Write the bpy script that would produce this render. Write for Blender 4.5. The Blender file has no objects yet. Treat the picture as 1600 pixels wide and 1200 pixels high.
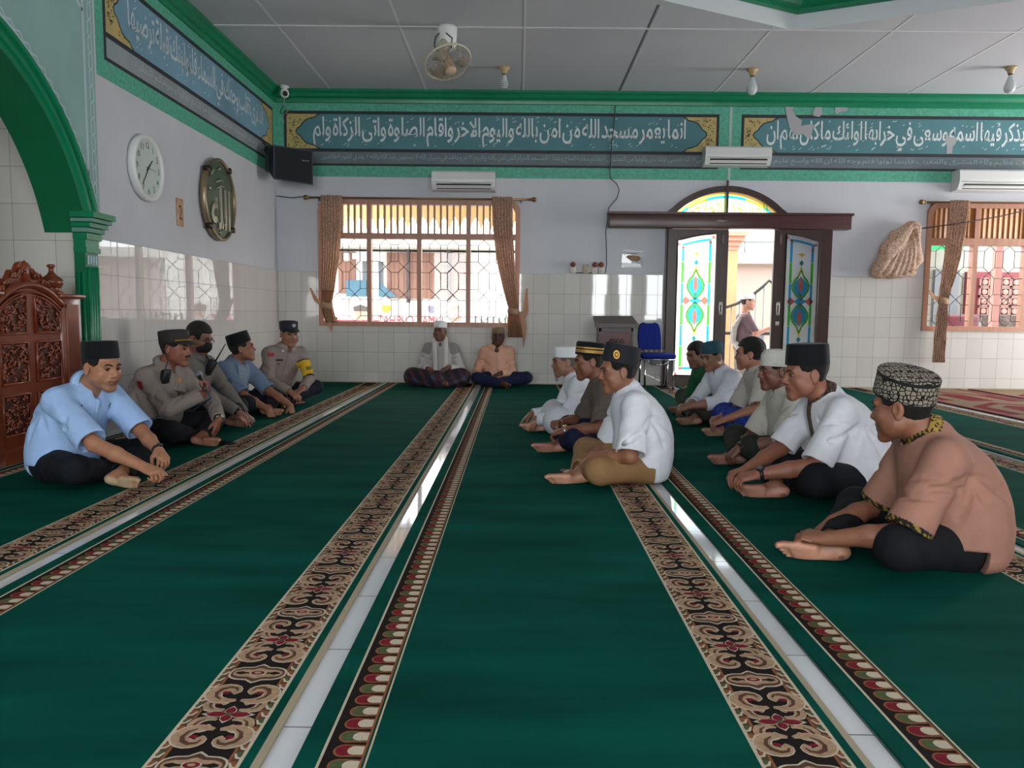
import bpy, bmesh, math, random
import numpy as np
from mathutils import Vector, Matrix
R = math.radians
rnd = random.Random(7)
scene = bpy.context.scene
COL = scene.collection

# ------------------------------------------------------------------ camera
FOC = 1209.0                      # focal length in pixels of a 1600 wide frame
CAM_H = 0.92
cam_d = bpy.data.cameras.new('camera')
cam_d.sensor_fit = 'HORIZONTAL'; cam_d.sensor_width = 36.0
cam_d.lens = 36.0 * FOC / 1600.0
cam_d.clip_start = 0.05; cam_d.clip_end = 300
cam = bpy.data.objects.new('camera', cam_d); COL.objects.link(cam)
CAM_YAW, CAM_PITCH, CAM_ROLL = R(0.36), R(5.2), R(0.6)
cam.matrix_world = (Matrix.Translation((0, 0, CAM_H)) @ Matrix.Rotation(CAM_YAW, 4, 'Z')
                    @ Matrix.Rotation(math.pi / 2 - CAM_PITCH, 4, 'X') @ Matrix.Rotation(CAM_ROLL, 4, 'Z'))
scene.camera = cam

# ------------------------------------------------------------------ view, sky, daylight and fill lamps
scene.view_settings.view_transform = 'Standard'
scene.view_settings.look = 'None'
scene.view_settings.gamma = 1.0
scene.view_settings.use_curve_mapping = False
scene.view_settings.exposure = 0.15
world = bpy.data.worlds.new('overcast_sky'); scene.world = world
world.use_nodes = True
_bg = world.node_tree.nodes['Background']
_bg.inputs[0].default_value = (0.93, 0.97, 1.0, 1); _bg.inputs[1].default_value = 6.5
scene.cycles.max_bounces = 8
scene.cycles.diffuse_bounces = 4
scene.cycles.glossy_bounces = 4
scene.cycles.transmission_bounces = 6
scene.cycles.transparent_max_bounces = 12
scene.cycles.sample_clamp_indirect = 6.0
scene.cycles.caustics_reflective = False
scene.cycles.caustics_refractive = False

def daylight(name, loc, rot, sx, sy, power, col=(1, 1, 1)):
    l = bpy.data.lights.new(name, 'AREA'); l.shape = 'RECTANGLE'; l.size = sx; l.size_y = sy
    l.energy = power; l.color = col
    o = bpy.data.objects.new(name, l); COL.objects.link(o); o.location = loc; o.rotation_euler = rot
    return o
# added fill lamps standing in for daylight at assumed rear and right openings
daylight('rear_fill_light', (-1.2, -3.1, 1.75), (R(90), 0, 0), 2.6, 1.9, 185, (0.95, 0.98, 1))
daylight('rear_fill_light', (3.4, -3.1, 1.75), (R(90), 0, 0), 2.6, 1.9, 185, (0.95, 0.98, 1))
daylight('side_fill_light', (9.3, 8.45, 1.5), (0, R(90), 0), 2.4, 1.9, 170, (1, 0.98, 0.95))
# the far windows and the door let the overcast sky itself in (portals only guide its sampling)
for _x, _z, _w, _h in ((-1.27, 1.5, 2.6, 1.8), (6.5, 1.5, 2.6, 1.8), (2.65, 1.25, 1.6, 2.5)):
    _p = daylight('sky_portal', (_x, 10.3, _z), (R(-90), 0, 0), _w, _h, 1)
    _p.data.cycles.is_portal = True

# ------------------------------------------------------------------ helpers: colour and materials
def lin(c):
    return c / 12.92 if c <= 0.04045 else ((c + 0.055) / 1.055) ** 2.4
def hx(h):
    h = h.lstrip('#')
    return tuple(lin(int(h[i:i + 2], 16) / 255) for i in (0, 2, 4))
_mats = {}
def M(name, col, rough=0.6, metal=0.0, noise=None, bump=None, spec=0.5, sheen=0.0, trans=0.0, coat=0.0, emit=0.0, attr=None, stretch=None):
    """procedural material: noise=(scale, amount) varies the albedo, bump=(scale, strength)."""
    if name in _mats: return _mats[name]
    m = bpy.data.materials.new(name); m.use_nodes = True; _mats[name] = m
    nt = m.node_tree; b = nt.nodes['Principled BSDF']
    c = hx(col) if isinstance(col, str) else col
    b.inputs['Base Color'].default_value = (*c, 1)
    b.inputs['Roughness'].default_value = rough; b.inputs['Metallic'].default_value = metal
    b.inputs['Specular IOR Level'].default_value = spec
    if sheen: b.inputs['Sheen Weight'].default_value = sheen
    if trans: b.inputs['Transmission Weight'].default_value = trans
    if coat: b.inputs['Coat Weight'].default_value = coat; b.inputs['Coat Roughness'].default_value = 0.08
    if emit:
        b.inputs['Emission Color'].default_value = (*c, 1); b.inputs['Emission Strength'].default_value = emit
    if noise or bump or attr:
        tc = nt.nodes.new('ShaderNodeTexCoord'); vec = tc.outputs['Object']
        if stretch:
            mp = nt.nodes.new('ShaderNodeMapping'); mp.inputs['Scale'].default_value = stretch
            nt.links.new(vec, mp.inputs[0]); vec = mp.outputs[0]
    src = None
    if attr:
        a = nt.nodes.new('ShaderNodeAttribute'); a.attribute_name = attr; src = a.outputs['Color']
        nt.links.new(src, b.inputs['Base Color'])
    if noise:
        n = nt.nodes.new('ShaderNodeTexNoise'); n.inputs['Scale'].default_value = noise[0]; n.inputs['Detail'].default_value = 5
        nt.links.new(vec, n.inputs['Vector'])
        mr = nt.nodes.new('ShaderNodeMapRange'); mr.inputs[1].default_value = 0.3; mr.inputs[2].default_value = 0.7
        mr.inputs[3].default_value = 1 - noise[1]; mr.inputs[4].default_value = 1 + noise[1]
        nt.links.new(n.outputs[0], mr.inputs[0])
        mx = nt.nodes.new('ShaderNodeMix'); mx.data_type = 'RGBA'; mx.blend_type = 'MULTIPLY'; mx.inputs[0].default_value = 1
        if src: nt.links.new(src, mx.inputs[6])
        else: mx.inputs[6].default_value = (*c, 1)
        nt.links.new(mr.outputs[0], mx.inputs[7]); nt.links.new(mx.outputs[2], b.inputs['Base Color'])
    if bump:
        n2 = nt.nodes.new('ShaderNodeTexNoise'); n2.inputs['Scale'].default_value = bump[0]; n2.inputs['Detail'].default_value = 4
        nt.links.new(vec, n2.inputs['Vector'])
        bp = nt.nodes.new('ShaderNodeBump'); bp.inputs['Strength'].default_value = bump[1]; bp.inputs['Distance'].default_value = 0.01
        nt.links.new(n2.outputs[0], bp.inputs['Height']); nt.links.new(bp.outputs[0], b.inputs['Normal'])
    return m

def tile_material(name, axis, tw, th, oz, col, grout, rough=0.08, gw=0.004, wave=0.05):
    """glazed ceramic tiles laid in a plain grid; axis picks the two running directions ('xz', 'yz', 'xy')."""
    m = bpy.data.materials.new(name); m.use_nodes = True; _mats[name] = m
    nt = m.node_tree; b = nt.nodes['Principled BSDF']; N = nt.nodes.new; L = nt.links.new
    tc = N('ShaderNodeTexCoord'); sp = N('ShaderNodeSeparateXYZ'); L(tc.outputs['Object'], sp.inputs[0])
    def mth(op, a, bb=None):
        n = N('ShaderNodeMath'); n.operation = op
        for i, v in enumerate((a, bb)):
            if v is None: continue
            if isinstance(v, (int, float)): n.inputs[i].default_value = v
            else: L(v, n.inputs[i])
        return n.outputs[0]
    u = mth('DIVIDE', mth('ADD', sp.outputs['XYZ'.index(axis[0].upper())], 100 * tw), tw)
    v = mth('DIVIDE', mth('ADD', sp.outputs['XYZ'.index(axis[1].upper())], oz + 100 * th), th)
    def edge(q, s):
        f = mth('FRACT', q)
        return mth('LESS_THAN', mth('MINIMUM', f, mth('SUBTRACT', 1.0, f)), gw / s / 2)
    g = mth('MAXIMUM', edge(u, tw), edge(v, th))
    cell = N('ShaderNodeCombineXYZ'); L(mth('FLOOR', u), cell.inputs[0]); L(mth('FLOOR', v), cell.inputs[1])
    wn = N('ShaderNodeTexWhiteNoise'); L(cell.outputs[0], wn.inputs['Vector'])
    mx = N('ShaderNodeMix'); mx.data_type = 'RGBA'
    c = hx(col)
    mx.inputs[6].default_value = (*[q * 0.95 for q in c], 1); mx.inputs[7].default_value = (*[min(1, q * 1.04) for q in c], 1)
    L(wn.outputs[0], mx.inputs[0])
    m2 = N('ShaderNodeMix'); m2.data_type = 'RGBA'; L(g, m2.inputs[0]); L(mx.outputs[2], m2.inputs[6]); m2.inputs[7].default_value = (*hx(grout), 1)
    L(m2.outputs[2], b.inputs['Base Color'])
    mr = N('ShaderNodeMapRange'); mr.inputs[3].default_value = rough; mr.inputs[4].default_value = 0.7
    L(g, mr.inputs[0]); L(mr.outputs[0], b.inputs['Roughness'])
    # every tile is tipped a little, and its glaze is slightly wavy
    geo = N('ShaderNodeNewGeometry')
    sb = N('ShaderNodeVectorMath'); sb.operation = 'SUBTRACT'; L(wn.outputs[1], sb.inputs[0]); sb.inputs[1].default_value = (.5, .5, .5)
    sc = N('ShaderNodeVectorMath'); sc.operation = 'SCALE'; L(sb.outputs[0], sc.inputs[0]); sc.inputs['Scale'].default_value = 0.003
    ad = N('ShaderNodeVectorMath'); L(geo.outputs['Normal'], ad.inputs[0]); L(sc.outputs[0], ad.inputs[1])
    nz = N('ShaderNodeTexNoise'); nz.inputs['Scale'].default_value = 9; L(tc.outputs['Object'], nz.inputs['Vector'])
    hgt = mth('SUBTRACT', nz.outputs[0], mth('MULTIPLY', g, 2.0))
    bp = N('ShaderNodeBump'); bp.inputs['Strength'].default_value = wave; bp.inputs['Distance'].default_value = 0.01
    L(hgt, bp.inputs['Height']); L(ad.outputs[0], bp.inputs['Normal']); L(bp.outputs[0], b.inputs['Normal'])
    return m

def stained(name, col, through=0.55, rough=0.25):
    """coloured or frosted window glass: part of the light goes straight through, part is scattered."""
    if name in _mats: return _mats[name]
    m = bpy.data.materials.new(name); m.use_nodes = True; _mats[name] = m
    nt = m.node_tree; N = nt.nodes.new; L = nt.links.new
    c = (*hx(col), 1)
    t = N('ShaderNodeBsdfTransparent'); t.inputs[0].default_value = c
    tr = N('ShaderNodeBsdfTranslucent'); tr.inputs[0].default_value = c
    gl = N('ShaderNodeBsdfGlossy'); gl.inputs['Roughness'].default_value = rough
    a = N('ShaderNodeMixShader'); a.inputs[0].default_value = 1 - through; L(t.outputs[0], a.inputs[1]); L(tr.outputs[0], a.inputs[2])
    bb = N('ShaderNodeMixShader'); bb.inputs[0].default_value = .06; L(a.outputs[0], bb.inputs[1]); L(gl.outputs[0], bb.inputs[2])
    L(bb.outputs[0], nt.nodes['Material Output'].inputs[0])
    return m

# ------------------------------------------------------------------ helpers: meshes
class MB:
    """collects geometry (several material slots) and links it as ONE mesh object"""
    def __init__(s): s.v = []; s.f = []; s.mi = []; s.mats = []; s.sm = []
    def slot(s, m):
        if m not in s.mats: s.mats.append(m)
        return s.mats.index(m)
    def add(s, vs, fs, m, smooth=False):
        o = len(s.v); k = s.slot(m); s.v += [tuple(v) for v in vs]
        for f in fs: s.f.append([i + o for i in f]); s.mi.append(k); s.sm.append(smooth)
    def box(s, lo, hi, m, rot=None, piv=None):
        x0, y0, z0 = lo; x1, y1, z1 = hi
        vs = [Vector(p) for p in ((x0,y0,z0),(x1,y0,z0),(x1,y1,z0),(x0,y1,z0),(x0,y0,z1),(x1,y0,z1),(x1,y1,z1),(x0,y1,z1))]
        if rot is not None:
            p = Vector(piv) if piv else sum(vs, Vector()) / 8
            vs = [rot @ (q - p) + p for q in vs]
        s.add(vs, [(3,2,1,0),(4,5,6,7),(0,1,5,4),(1,2,6,5),(2,3,7,6),(3,0,4,7)], m)
    def bevbox(s, lo, hi, m, b=0.01, seg=2):
        bm = bmesh.new(); bmesh.ops.create_cube(bm, size=1)
        for v in bm.verts:
            v.co = Vector([lo[i] + (v.co[i] + .5) * (hi[i] - lo[i]) for i in range(3)])
        bmesh.ops.bevel(bm, geom=bm.edges[:], offset=b, segments=seg, profile=0.5, affect='EDGES')
        s.bm(bm, m, True)
    def bm(s, bm, m, smooth=False):
        bm.verts.index_update()
        s.add([v.co for v in bm.verts], [[v.index for v in f.verts] for f in bm.faces], m, smooth); bm.free()
    def poly(s, pts, m): s.add(pts, [list(range(len(pts)))], m)
    def prism(s, pts, d, m):
        """closed outline swept along vector d"""
        n = len(pts); d = Vector(d); a = [Vector(p) for p in pts]; b = [p + d for p in a]
        s.add(a + b, [list(range(n))[::-1], list(range(n, 2 * n))] + [(i, (i + 1) % n, n + (i + 1) % n, n + i) for i in range(n)], m)
    def tube(s, pts, r, m, n=8, smooth=True, cap=True):
        pts = [Vector(p) for p in pts]; rs = r if hasattr(r, '__len__') else [r] * len(pts)
        vs = []; up = None
        for i, p in enumerate(pts):
            t = (pts[min(i + 1, len(pts) - 1)] - pts[max(i - 1, 0)]).normalized()
            if up is None:
                up = Vector((0, 0, 1)) if abs(t.z) < .9 else Vector((1, 0, 0))
            a = t.cross(up).normalized(); up = a.cross(t).normalized()
            for k in range(n):
                q = 2 * math.pi * (k + .5) / n; vs.append(p + (a * math.cos(q) + up * math.sin(q)) * rs[i])
        fs = [(i*n+k, i*n+(k+1)%n, (i+1)*n+(k+1)%n, (i+1)*n+k) for i in range(len(pts)-1) for k in range(n)]
        if cap: fs += [list(range(n))[::-1], [(len(pts)-1)*n + k for k in range(n)]]
        s.add(vs, fs, m, smooth)
    def rings(s, rings, m, smooth=True, closed=True, cap0=True, cap1=True):
        n = len(rings[0]); vs = [p for rr in rings for p in rr]
        kk = n if closed else n - 1
        fs = [(i*n+k, i*n+(k+1)%n, (i+1)*n+(k+1)%n, (i+1)*n+k) for i in range(len(rings)-1) for k in range(kk)]
        if cap0: fs.append(list(range(n))[::-1])
        if cap1: fs.append([(len(rings)-1)*n + k for k in range(n)])
        s.add(vs, fs, m, smooth)
    def lathe(s, prof, c, m, n=24, axis='z', smooth=True, end=True):
        c = Vector(c); rr = []
        for r, h in prof:
            ring = []
            for k in range(n):
                a = 2 * math.pi * k / n; x, y = r * math.cos(a), r * math.sin(a)
                ring.append(c + {'z': Vector((x, y, h)), 'y': Vector((x, h, y)), 'x': Vector((h, x, y))}[axis])
            rr.append(ring)
        s.rings(rr, m, smooth, cap0=prof[0][0] > .001, cap1=end and prof[-1][0] > .001)
    def ribbon(s, pts, w, m, nrm=(0, 0, 1), z=0.0):
        """flat stroke of varying width lying in the plane of nrm"""
        nrm = Vector(nrm); pts = [Vector(p) + nrm * z for p in pts]; ws = w if hasattr(w, '__len__') else [w] * len(pts)
        vs = []
        for i, p in enumerate(pts):
            t = pts[min(i + 1, len(pts) - 1)] - pts[max(i - 1, 0)]
            q = nrm.cross(t).normalized() * ws[i] * .5; vs += [p - q, p + q]
        s.add(vs, [(2*i, 2*i+2, 2*i+3, 2*i+1) for i in range(len(pts) - 1)], m)
    def build(s, name, parent=None, loc=(0, 0, 0), autosmooth=None):
        me = bpy.data.meshes.new(name); me.from_pydata(s.v, [], s.f)
        for m in s.mats: me.materials.append(m)
        me.polygons.foreach_set('material_index', s.mi); me.polygons.foreach_set('use_smooth', s.sm)
        me.update()
        if autosmooth: me.set_sharp_from_angle(angle=R(autosmooth))
        return link(name, me, parent, loc)

def link(name, me, parent=None, loc=(0, 0, 0)):
    o = bpy.data.objects.new(name, me); COL.objects.link(o)
    if parent is not None:
        o.parent = parent
        if parent.type == 'EMPTY' or True:
            w = Vector(parent.get('_w', (0, 0, 0)))
            o.location = Vector(loc) - w; o['_w'] = tuple(Vector(loc))
    else:
        o.location = loc; o['_w'] = tuple(loc)
    return o
def thing(name, label, cat, loc=(0, 0, 0), group=None):
    o = bpy.data.objects.new(name, None); COL.objects.link(o); o.empty_display_size = .1
    o.location = loc; o['_w'] = tuple(loc)
    return tag(o, label, cat, group)
def tag(o, label, cat, group=None, kind=None):
    if label: o['label'] = label
    if cat: o['category'] = cat
    if group: o['group'] = group
    if kind: o['kind'] = kind
    return o
def struct(o):
    o['kind'] = 'structure'; return o
def copy_tree(o, parent=None):
    c = o.copy(); COL.objects.link(c)
    if parent is not None: c.parent = parent
    for ch in list(o.children): copy_tree(ch, c)
    return c
def smooth(pts, k=3, closed=False):
    """Catmull-Rom curve through the points (any dimension)"""
    P = [np.array(p, float) for p in pts]; n = len(P); out = []
    for i in range(n if closed else n - 1):
        g = (lambda j: P[j % n]) if closed else (lambda j: P[min(max(j, 0), n - 1)])
        a, b, c, d = g(i - 1), g(i), g(i + 1), g(i + 2)
        for t in np.arange(k) / k: out.append(.5 * (2 * b + (c - a) * t + (2 * a - 5 * b + 4 * c - d) * t * t + (3 * b - a - 3 * c + d) * t ** 3))
    if not closed: out.append(P[-1])
    return out
def arc(cx, cy, r, a0, a1, n):
    return [(cx + r * math.cos(R(a0 + (a1 - a0) * i / n)), cy + r * math.sin(R(a0 + (a1 - a0) * i / n))) for i in range(n + 1)]
# ================================================================== the hall
XL, XR, YF, YB, ZC = -3.10, 9.2, 10.05, -3.0, 3.70
DADO = 1.435
paint = M('bluish_white_paint', '#c6c7cc', 0.75, noise=(1.3, 0.05), bump=(35, 0.05))
ceil_m = M('grey_white_ceiling_board', '#bdbdc2', 0.8, noise=(0.9, 0.04))
batten_m = M('ceiling_batten_paint', '#d2d2d4', 0.7)
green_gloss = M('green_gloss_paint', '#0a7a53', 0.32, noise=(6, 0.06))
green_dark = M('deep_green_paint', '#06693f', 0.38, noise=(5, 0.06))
teal_paint = M('pale_teal_paint', '#8fb2ac', 0.7, noise=(2.2, 0.07))
mint = M('mottled_mint_paint', '#56a78d', 0.6, noise=(30, 0.2))
orn_white = M('ornament_white_paint', '#b9cbd0', 0.7)
tile_far = tile_material('white_wall_tile_far', 'xz', 0.2, 0.258, -DADO, '#cfccc6', '#8d8a86', 0.03, wave=.008)
tile_left = tile_material('white_wall_tile_left', 'yz', 0.4, 0.258, -DADO, '#cfcac6', '#8a8784', 0.015, wave=.006)
tile_floor = tile_material('white_floor_tile', 'xy', 0.4, 0.4, 0.36, '#d4d5d6', '#55554f', 0.06, 0.004, 0.02)
stone = M('cream_sill_stone', '#a79a86', 0.4)

def wall_holes(name, axis, pos, thick, u0, u1, z0, z1, holes, m):
    """a wall slab with rectangular openings; axis 'x' = wall runs along x at y=pos"""
    us = sorted({u0, u1, *[h[0] for h in holes], *[h[1] for h in holes]})
    zs = sorted({z0, z1, *[h[2] for h in holes], *[h[3] for h in holes]})
    mb = MB()
    for i in range(len(us) - 1):
        for j in range(len(zs) - 1):
            cu, cz = (us[i] + us[i+1]) / 2, (zs[j] + zs[j+1]) / 2
            if any(h[0] < cu < h[1] and h[2] < cz < h[3] for h in holes): continue
            if axis == 'x': mb.box((us[i], min(pos, pos + thick), zs[j]), (us[i+1], max(pos, pos + thick), zs[j+1]), m)
            else: mb.box((min(pos, pos + thick), us[i], zs[j]), (max(pos, pos + thick), us[i+1], zs[j+1]), m)
    return struct(mb.build(name))

W1 = (-2.567, 0.02, 0.738, 2.35); W2 = (5.2, 7.85, 0.755, 2.375); DR = (1.9, 3.41, 0.0, 2.22)
mb = MB(); mb.box((XL - .3, YB - .2, -.12), (XR + .2, YF + .2, 0), tile_floor); struct(mb.build('floor'))
# far wall: openings for two windows and the arched door
mb_holes = [W1, W2, DR]
wf = wall_holes('wall_back', 'x', YF, 0.16, XL - .3, XR + .2, 0, ZC + .4, mb_holes + [(1.9, 3.41, 2.2, 2.60)], paint)
# the wall above the shallow door arch
AX, AZ = 2.655, 2.20
def arch_z(x, top=2.535):
    hw = 0.755; s = top - AZ; rr = (hw * hw + s * s) / (2 * s)
    return AZ + math.sqrt(max(0, rr * rr - (x - AX) ** 2)) - (rr - s)
mb = MB(); xs = [1.9 + 1.51 * i / 20 for i in range(21)]
for a, b in zip(xs, xs[1:]):
    mb.prism([(a, YF, arch_z(a)), (b, YF, arch_z(b)), (b, YF, 2.60), (a, YF, 2.60)], (0, .16, 0), paint)
mb.build('arch_infill', wf)
# tiled dado of the far wall
mb = MB()
for u0, u1, z1 in ((XL, W1[0], DADO), (W1[0], W1[1], W1[2]), (W1[1], 1.86, DADO), (3.45, W2[0], DADO), (W2[0], W2[1], W2[2]), (W2[1], XR, DADO)):
    mb.box((u0, YF - .012, 0), (u1, YF + .005, z1), tile_far)
mb.build('tile_dado', wf)
# left wall with the prayer niche arch
ACY, ACZ, AR, ASP = 4.09, 1.049, 1.532, 1.464
AHW = math.sqrt(AR ** 2 - (ASP - ACZ) ** 2)
mb = MB()
mb.box((XL - .25, ACY + AHW, 0), (XL, YF, ZC + .4), paint)
mb.box((XL - .25, YB - .2, 0), (XL, ACY - AHW, ZC + .4), paint)
ys = [ACY - AHW + 2 * AHW * i / 40 for i in range(41)]
az = lambda y: ACZ + math.sqrt(max(0, AR ** 2 - (y - ACY) ** 2))
for a, b in zip(ys, ys[1:]):
    mb.prism([(XL, a, az(a)), (XL, b, az(b)), (XL, b, ZC + .4), (XL, a, ZC + .4)], (-.25, 0, 0), paint)
wl = struct(mb.build('wall_left'))
mb = MB(); mb.box((XL - .005, 5.655, 0), (XL + .012, YF - .012, DADO), tile_left); mb.build('tile_dado', wl)
mb = MB(); PT = .004                           # painted spandrel round the arch
yy = [2.2 + (5.79 - 2.2) * i / 60 for i in range(61)]
RO = 1.70
zo = lambda y: ACZ + math.sqrt(max(0, RO ** 2 - (y - ACY) ** 2)) if abs(y - ACY) < RO else ASP
for a, b in zip(yy, yy[1:]):
    mb.prism([(XL, a, max(ASP, zo(a))), (XL, b, max(ASP, zo(b))), (XL, b, ZC), (XL, a, ZC)], (PT, 0, 0), teal_paint)
mb.build('painted_spandrel', wl)
# white painted lines and the interlaced chain band beside the spandrel
mb = MB(); X = XL + PT + .0015; n = (1, 0, 0)
pts = [(X, ACY + 1.745 * math.cos(R(t)), ACZ + 1.745 * math.sin(R(t))) for t in np.linspace(15.5, 165, 80)]
mb.ribbon(pts, 0.028, orn_white, n)
pts = [(X, ACY + (1.775 + .012 * math.sin(i * 1.3)) * math.cos(R(t)), ACZ + (1.775 + .012 * math.sin(i * 1.3)) * math.sin(R(t))) for i, t in enumerate(np.linspace(16, 164, 240))]
mb.ribbon(pts, 0.012, orn_white, n)
mb.ribbon([(X, 5.655, 1.62), (X, 5.655, ZC - .1)], 0.028, orn_white, n)
mb.ribbon([(X, 5.655, 3.02), (X, 5.2, 3.30), (X, 4.8, 3.48)], 0.026, orn_white, n)
z = 1.64; k = 0
for ph in (0, 1):
    pts = []; z = 1.62
    while z < ZC - .12:
        s_ = 1 if ph == 0 else -1
        for dz, off in ((0, 1), (.085, 1), (.115, -1), (.20, -1), (.23, 1)):
            pts.append((X + .0006 * ph, 5.735 + .022 * off * s_, z + dz))
        z += .23
    mb.ribbon(pts, 0.013, orn_white, n)
mb.build('painted_ornament', wl)
# green arch: stepped front moulding and deep soffit
mb = MB()
prof = [(0, AR - .005), (.035, AR - .005), (.035, AR + .03), (.055, AR + .04), (.055, AR + .07), (.038, AR + .08), (.038, AR + .105), (.06, AR + .115), (.06, AR + .145), (.03, AR + .155), (0, AR + .17)]
t0 = math.degrees(math.asin((ASP - ACZ) / AR)); ts = np.linspace(t0, 180 - t0, 61)
rings = []
for t in ts: rings.append([(XL + dx, ACY + r * math.cos(R(t)), ACZ + r * math.sin(R(t))) for dx, r in prof])
mb.rings(rings, green_gloss, False, closed=True)
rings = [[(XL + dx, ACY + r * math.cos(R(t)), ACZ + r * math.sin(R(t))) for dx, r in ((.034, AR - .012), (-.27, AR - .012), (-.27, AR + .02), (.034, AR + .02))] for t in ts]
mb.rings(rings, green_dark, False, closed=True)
struct(mb.build('trim_1'))
# pilaster and stepped capital that carry the arch (and its twin nearer the camera)
def pilaster(y0, y1, name, s=1):
    mb = MB(); rx = .03
    mb.box((XL - rx, y0, 0), (XL + .05, y1, 1.45), green_dark)
    w = y1 - y0
    for i in range(4):
        c = y0 + w * (.2 + .2 * i)
        mb.tube([(XL + .052, c, .22), (XL + .052, c, 1.22)], .017, green_gloss, 8)
        mb.box((XL + .05, c - .006, 1.235), (XL + .058, c + .006, 1.30), orn_white)
    for c in (0.0, .03):
        mb.tube([(XL + c, y0 - .002 if s > 0 else y1 + .002, .22), (XL + c, y0 - .002 if s > 0 else y1 + .002, 1.18)], .014, green_gloss, 8)
    mb.box((XL - rx, y0 - .01, 0), (XL + .06, y1 + .005, .16), green_dark)
    for z0, z1, e in ((1.32, 1.355, .02), (1.355, 1.41, .008), (1.41, 1.455, .03), (1.46, 1.49, .05), (1.495, 1.525, .075), (1.53, 1.555, .10), (1.56, 1.60, .125)):
        mb.box((XL - rx, y0 - e * .3, z0), (XL + .05 + e * .7, y1 + e * .8, z1), green_gloss if e not in (.05, .1) else M('grey_green_paint', '#5d8f7d', .5))
    return struct(mb.build(name))
pilaster(5.49, 5.655, 'trim_2'); pilaster(2.52, 2.69, 'trim_3', -1)
# the niche behind the arch
niche_t = tile_material('white_niche_tile', 'xz', 0.3, 0.258, -DADO + .03, '#d3d0c8', '#8f8a80', 0.12)
niche_b = tile_material('white_niche_tile_side', 'yz', 0.3, 0.258, -DADO + .03, '#d3d0c8', '#8f8a80', 0.12)
mb = MB()
mb.box((XL - 1.9, 5.562, 0), (XL - .01, 5.75, 3.3), niche_t); mb.box((XL - 1.9, 2.3, 0), (XL - .01, 2.65, 3.3), niche_t)
mb.box((XL - 2.0, 2.3, 0), (XL - 1.9, 5.75, 3.3), niche_b); mb.box((XL - 2.0, 2.65, 3.2), (XL - .25, 5.562, 3.3), paint)
mb.box((XL - 2.0, 2.3, -.12), (XL - .12, 5.75, 0), tile_floor)
struct(mb.build('wall_niche'))
# unseen walls behind and right; openings assumed, shaped for fill light and tile reflections
wall_holes('wall_front', 'x', YB, -.16, XL - .3, XR + .2, 0, ZC + .4, [(-2.5, -1.5, .8, 2.7), (-.9, .1, .8, 2.7), (2.2, 2.62, .8, 2.7), (3.0, 3.35, .8, 2.7), (3.8, 4.7, .8, 2.7)], paint)
wall_holes('wall_right', 'y', XR, .16, YB, YF, 0, ZC + .4, [(7.5, 9.4, .25, 2.7)], paint)
# ceiling with the raised polygonal bay
from mathutils.geometry import tessellate_polygon
hole = [(2.70, 7.87), (0.05, 6.55), (-.95, 3.9), (.05, 1.25), (2.7, .0), (5.4, 1.25), (6.4, 3.9), (5.4, 6.60)]
outer = [(XL - .3, YB - .2), (XR + .2, YB - .2), (XR + .2, YF + .2), (XL - .3, YF + .2)]
tri = tessellate_polygon([[Vector((*p, 0)) for p in outer], [Vector((*p, 0)) for p in hole]])
mb = MB(); P = outer + hole
mb.add([(x, y, ZC) for x, y in P], [list(t) for t in tri], ceil_m)
mb.add([(x, y, ZC + .27) for x, y in hole], [list(range(8))], ceil_m)
cl = struct(mb.build('ceiling'))
mb = MB()
for i in range(8):
    a, b = hole[i], hole[(i + 1) % 8]
    mb.add([(*a, ZC), (*b, ZC), (*b, ZC + .17), (*a, ZC + .17)], [(0, 1, 2, 3)], M('bay_fascia_paint', '#c9ced0', .7))
mb.build('bay_fascia', cl)
mb = MB(); cen = Vector((2.72, 3.93))
rings = []
for dr, z in ((0, .155), (.05, .165), (.05, .19), (.09, .21), (.13, .255), (.16, .27), (0, .27)):
    rings.append([(*(Vector(p) + (cen - Vector(p)).normalized() * dr * 1.1), ZC + z) for p in hole])
mb.rings(rings + [rings[0]], green_gloss, False, cap0=False, cap1=False)
struct(mb.build('trim_4'))
mb = MB()
for y, x0, x1 in ((7.83, XL, XR), (5.45, XL, -.4), (5.45, 5.9, XR), (3.0, XL, -.75)):
    mb.box((x0, y - .016, ZC - .007), (x1, y + .016, ZC + .002), batten_m)
for x in (-2.38, -1.18, .04, 2.44, 3.63, 4.83, 6.03, 7.23):
    y0 = 7.83 if x > -.9 else YB
    mb.box((x - .012, y0, ZC - .004), (x + .012, YF, ZC + .002), batten_m)
    if 0 < x < 5: 
        yh = 6.55 + (7.87 - 6.55) * (1 - abs(x - 2.7) / 2.65)
        mb.box((x - .012, yh + .02, ZC - .004), (x + .012, 7.83, ZC + .002), batten_m)
mb.build('joint_battens', cl)
mb = MB(); mb.box((1.225, 7.25, ZC - .0015), (1.245, YF, ZC + .001), M('dark_joint', '#55565a', .9)); mb.box((1.26, 7.25, ZC - .003), (1.272, YF, ZC + .001), batten_m)
mb.build('open_joint', cl)
# cornices
def cornice(name, pts_fn, length_pts):
    prof = [(0, .155), (.022, .15), (.03, .115), (.03, .095), (.055, .085), (.075, .045), (.10, .03), (.10, 0), (0, 0)]
    mb = MB(); mb.rings([[pts_fn(l, d, z) for d, z in prof] for l in length_pts], green_gloss, False, closed=True)
    return struct(mb.build(name))
cornice('trim_5', lambda l, d, z: (l, YF - d, ZC - z), (XL, XR))
cornice('trim_6', lambda l, d, z: (XL + d, l, ZC - z), (YB, YF))
mb = MB(); mb.box((XL, YF - .03, 0), (1.86, YF - .012, .02), stone); mb.box((3.45, YF - .03, 0), (XR, YF - .012, .02), stone)
struct(mb.build('baseboard_back'))
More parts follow.
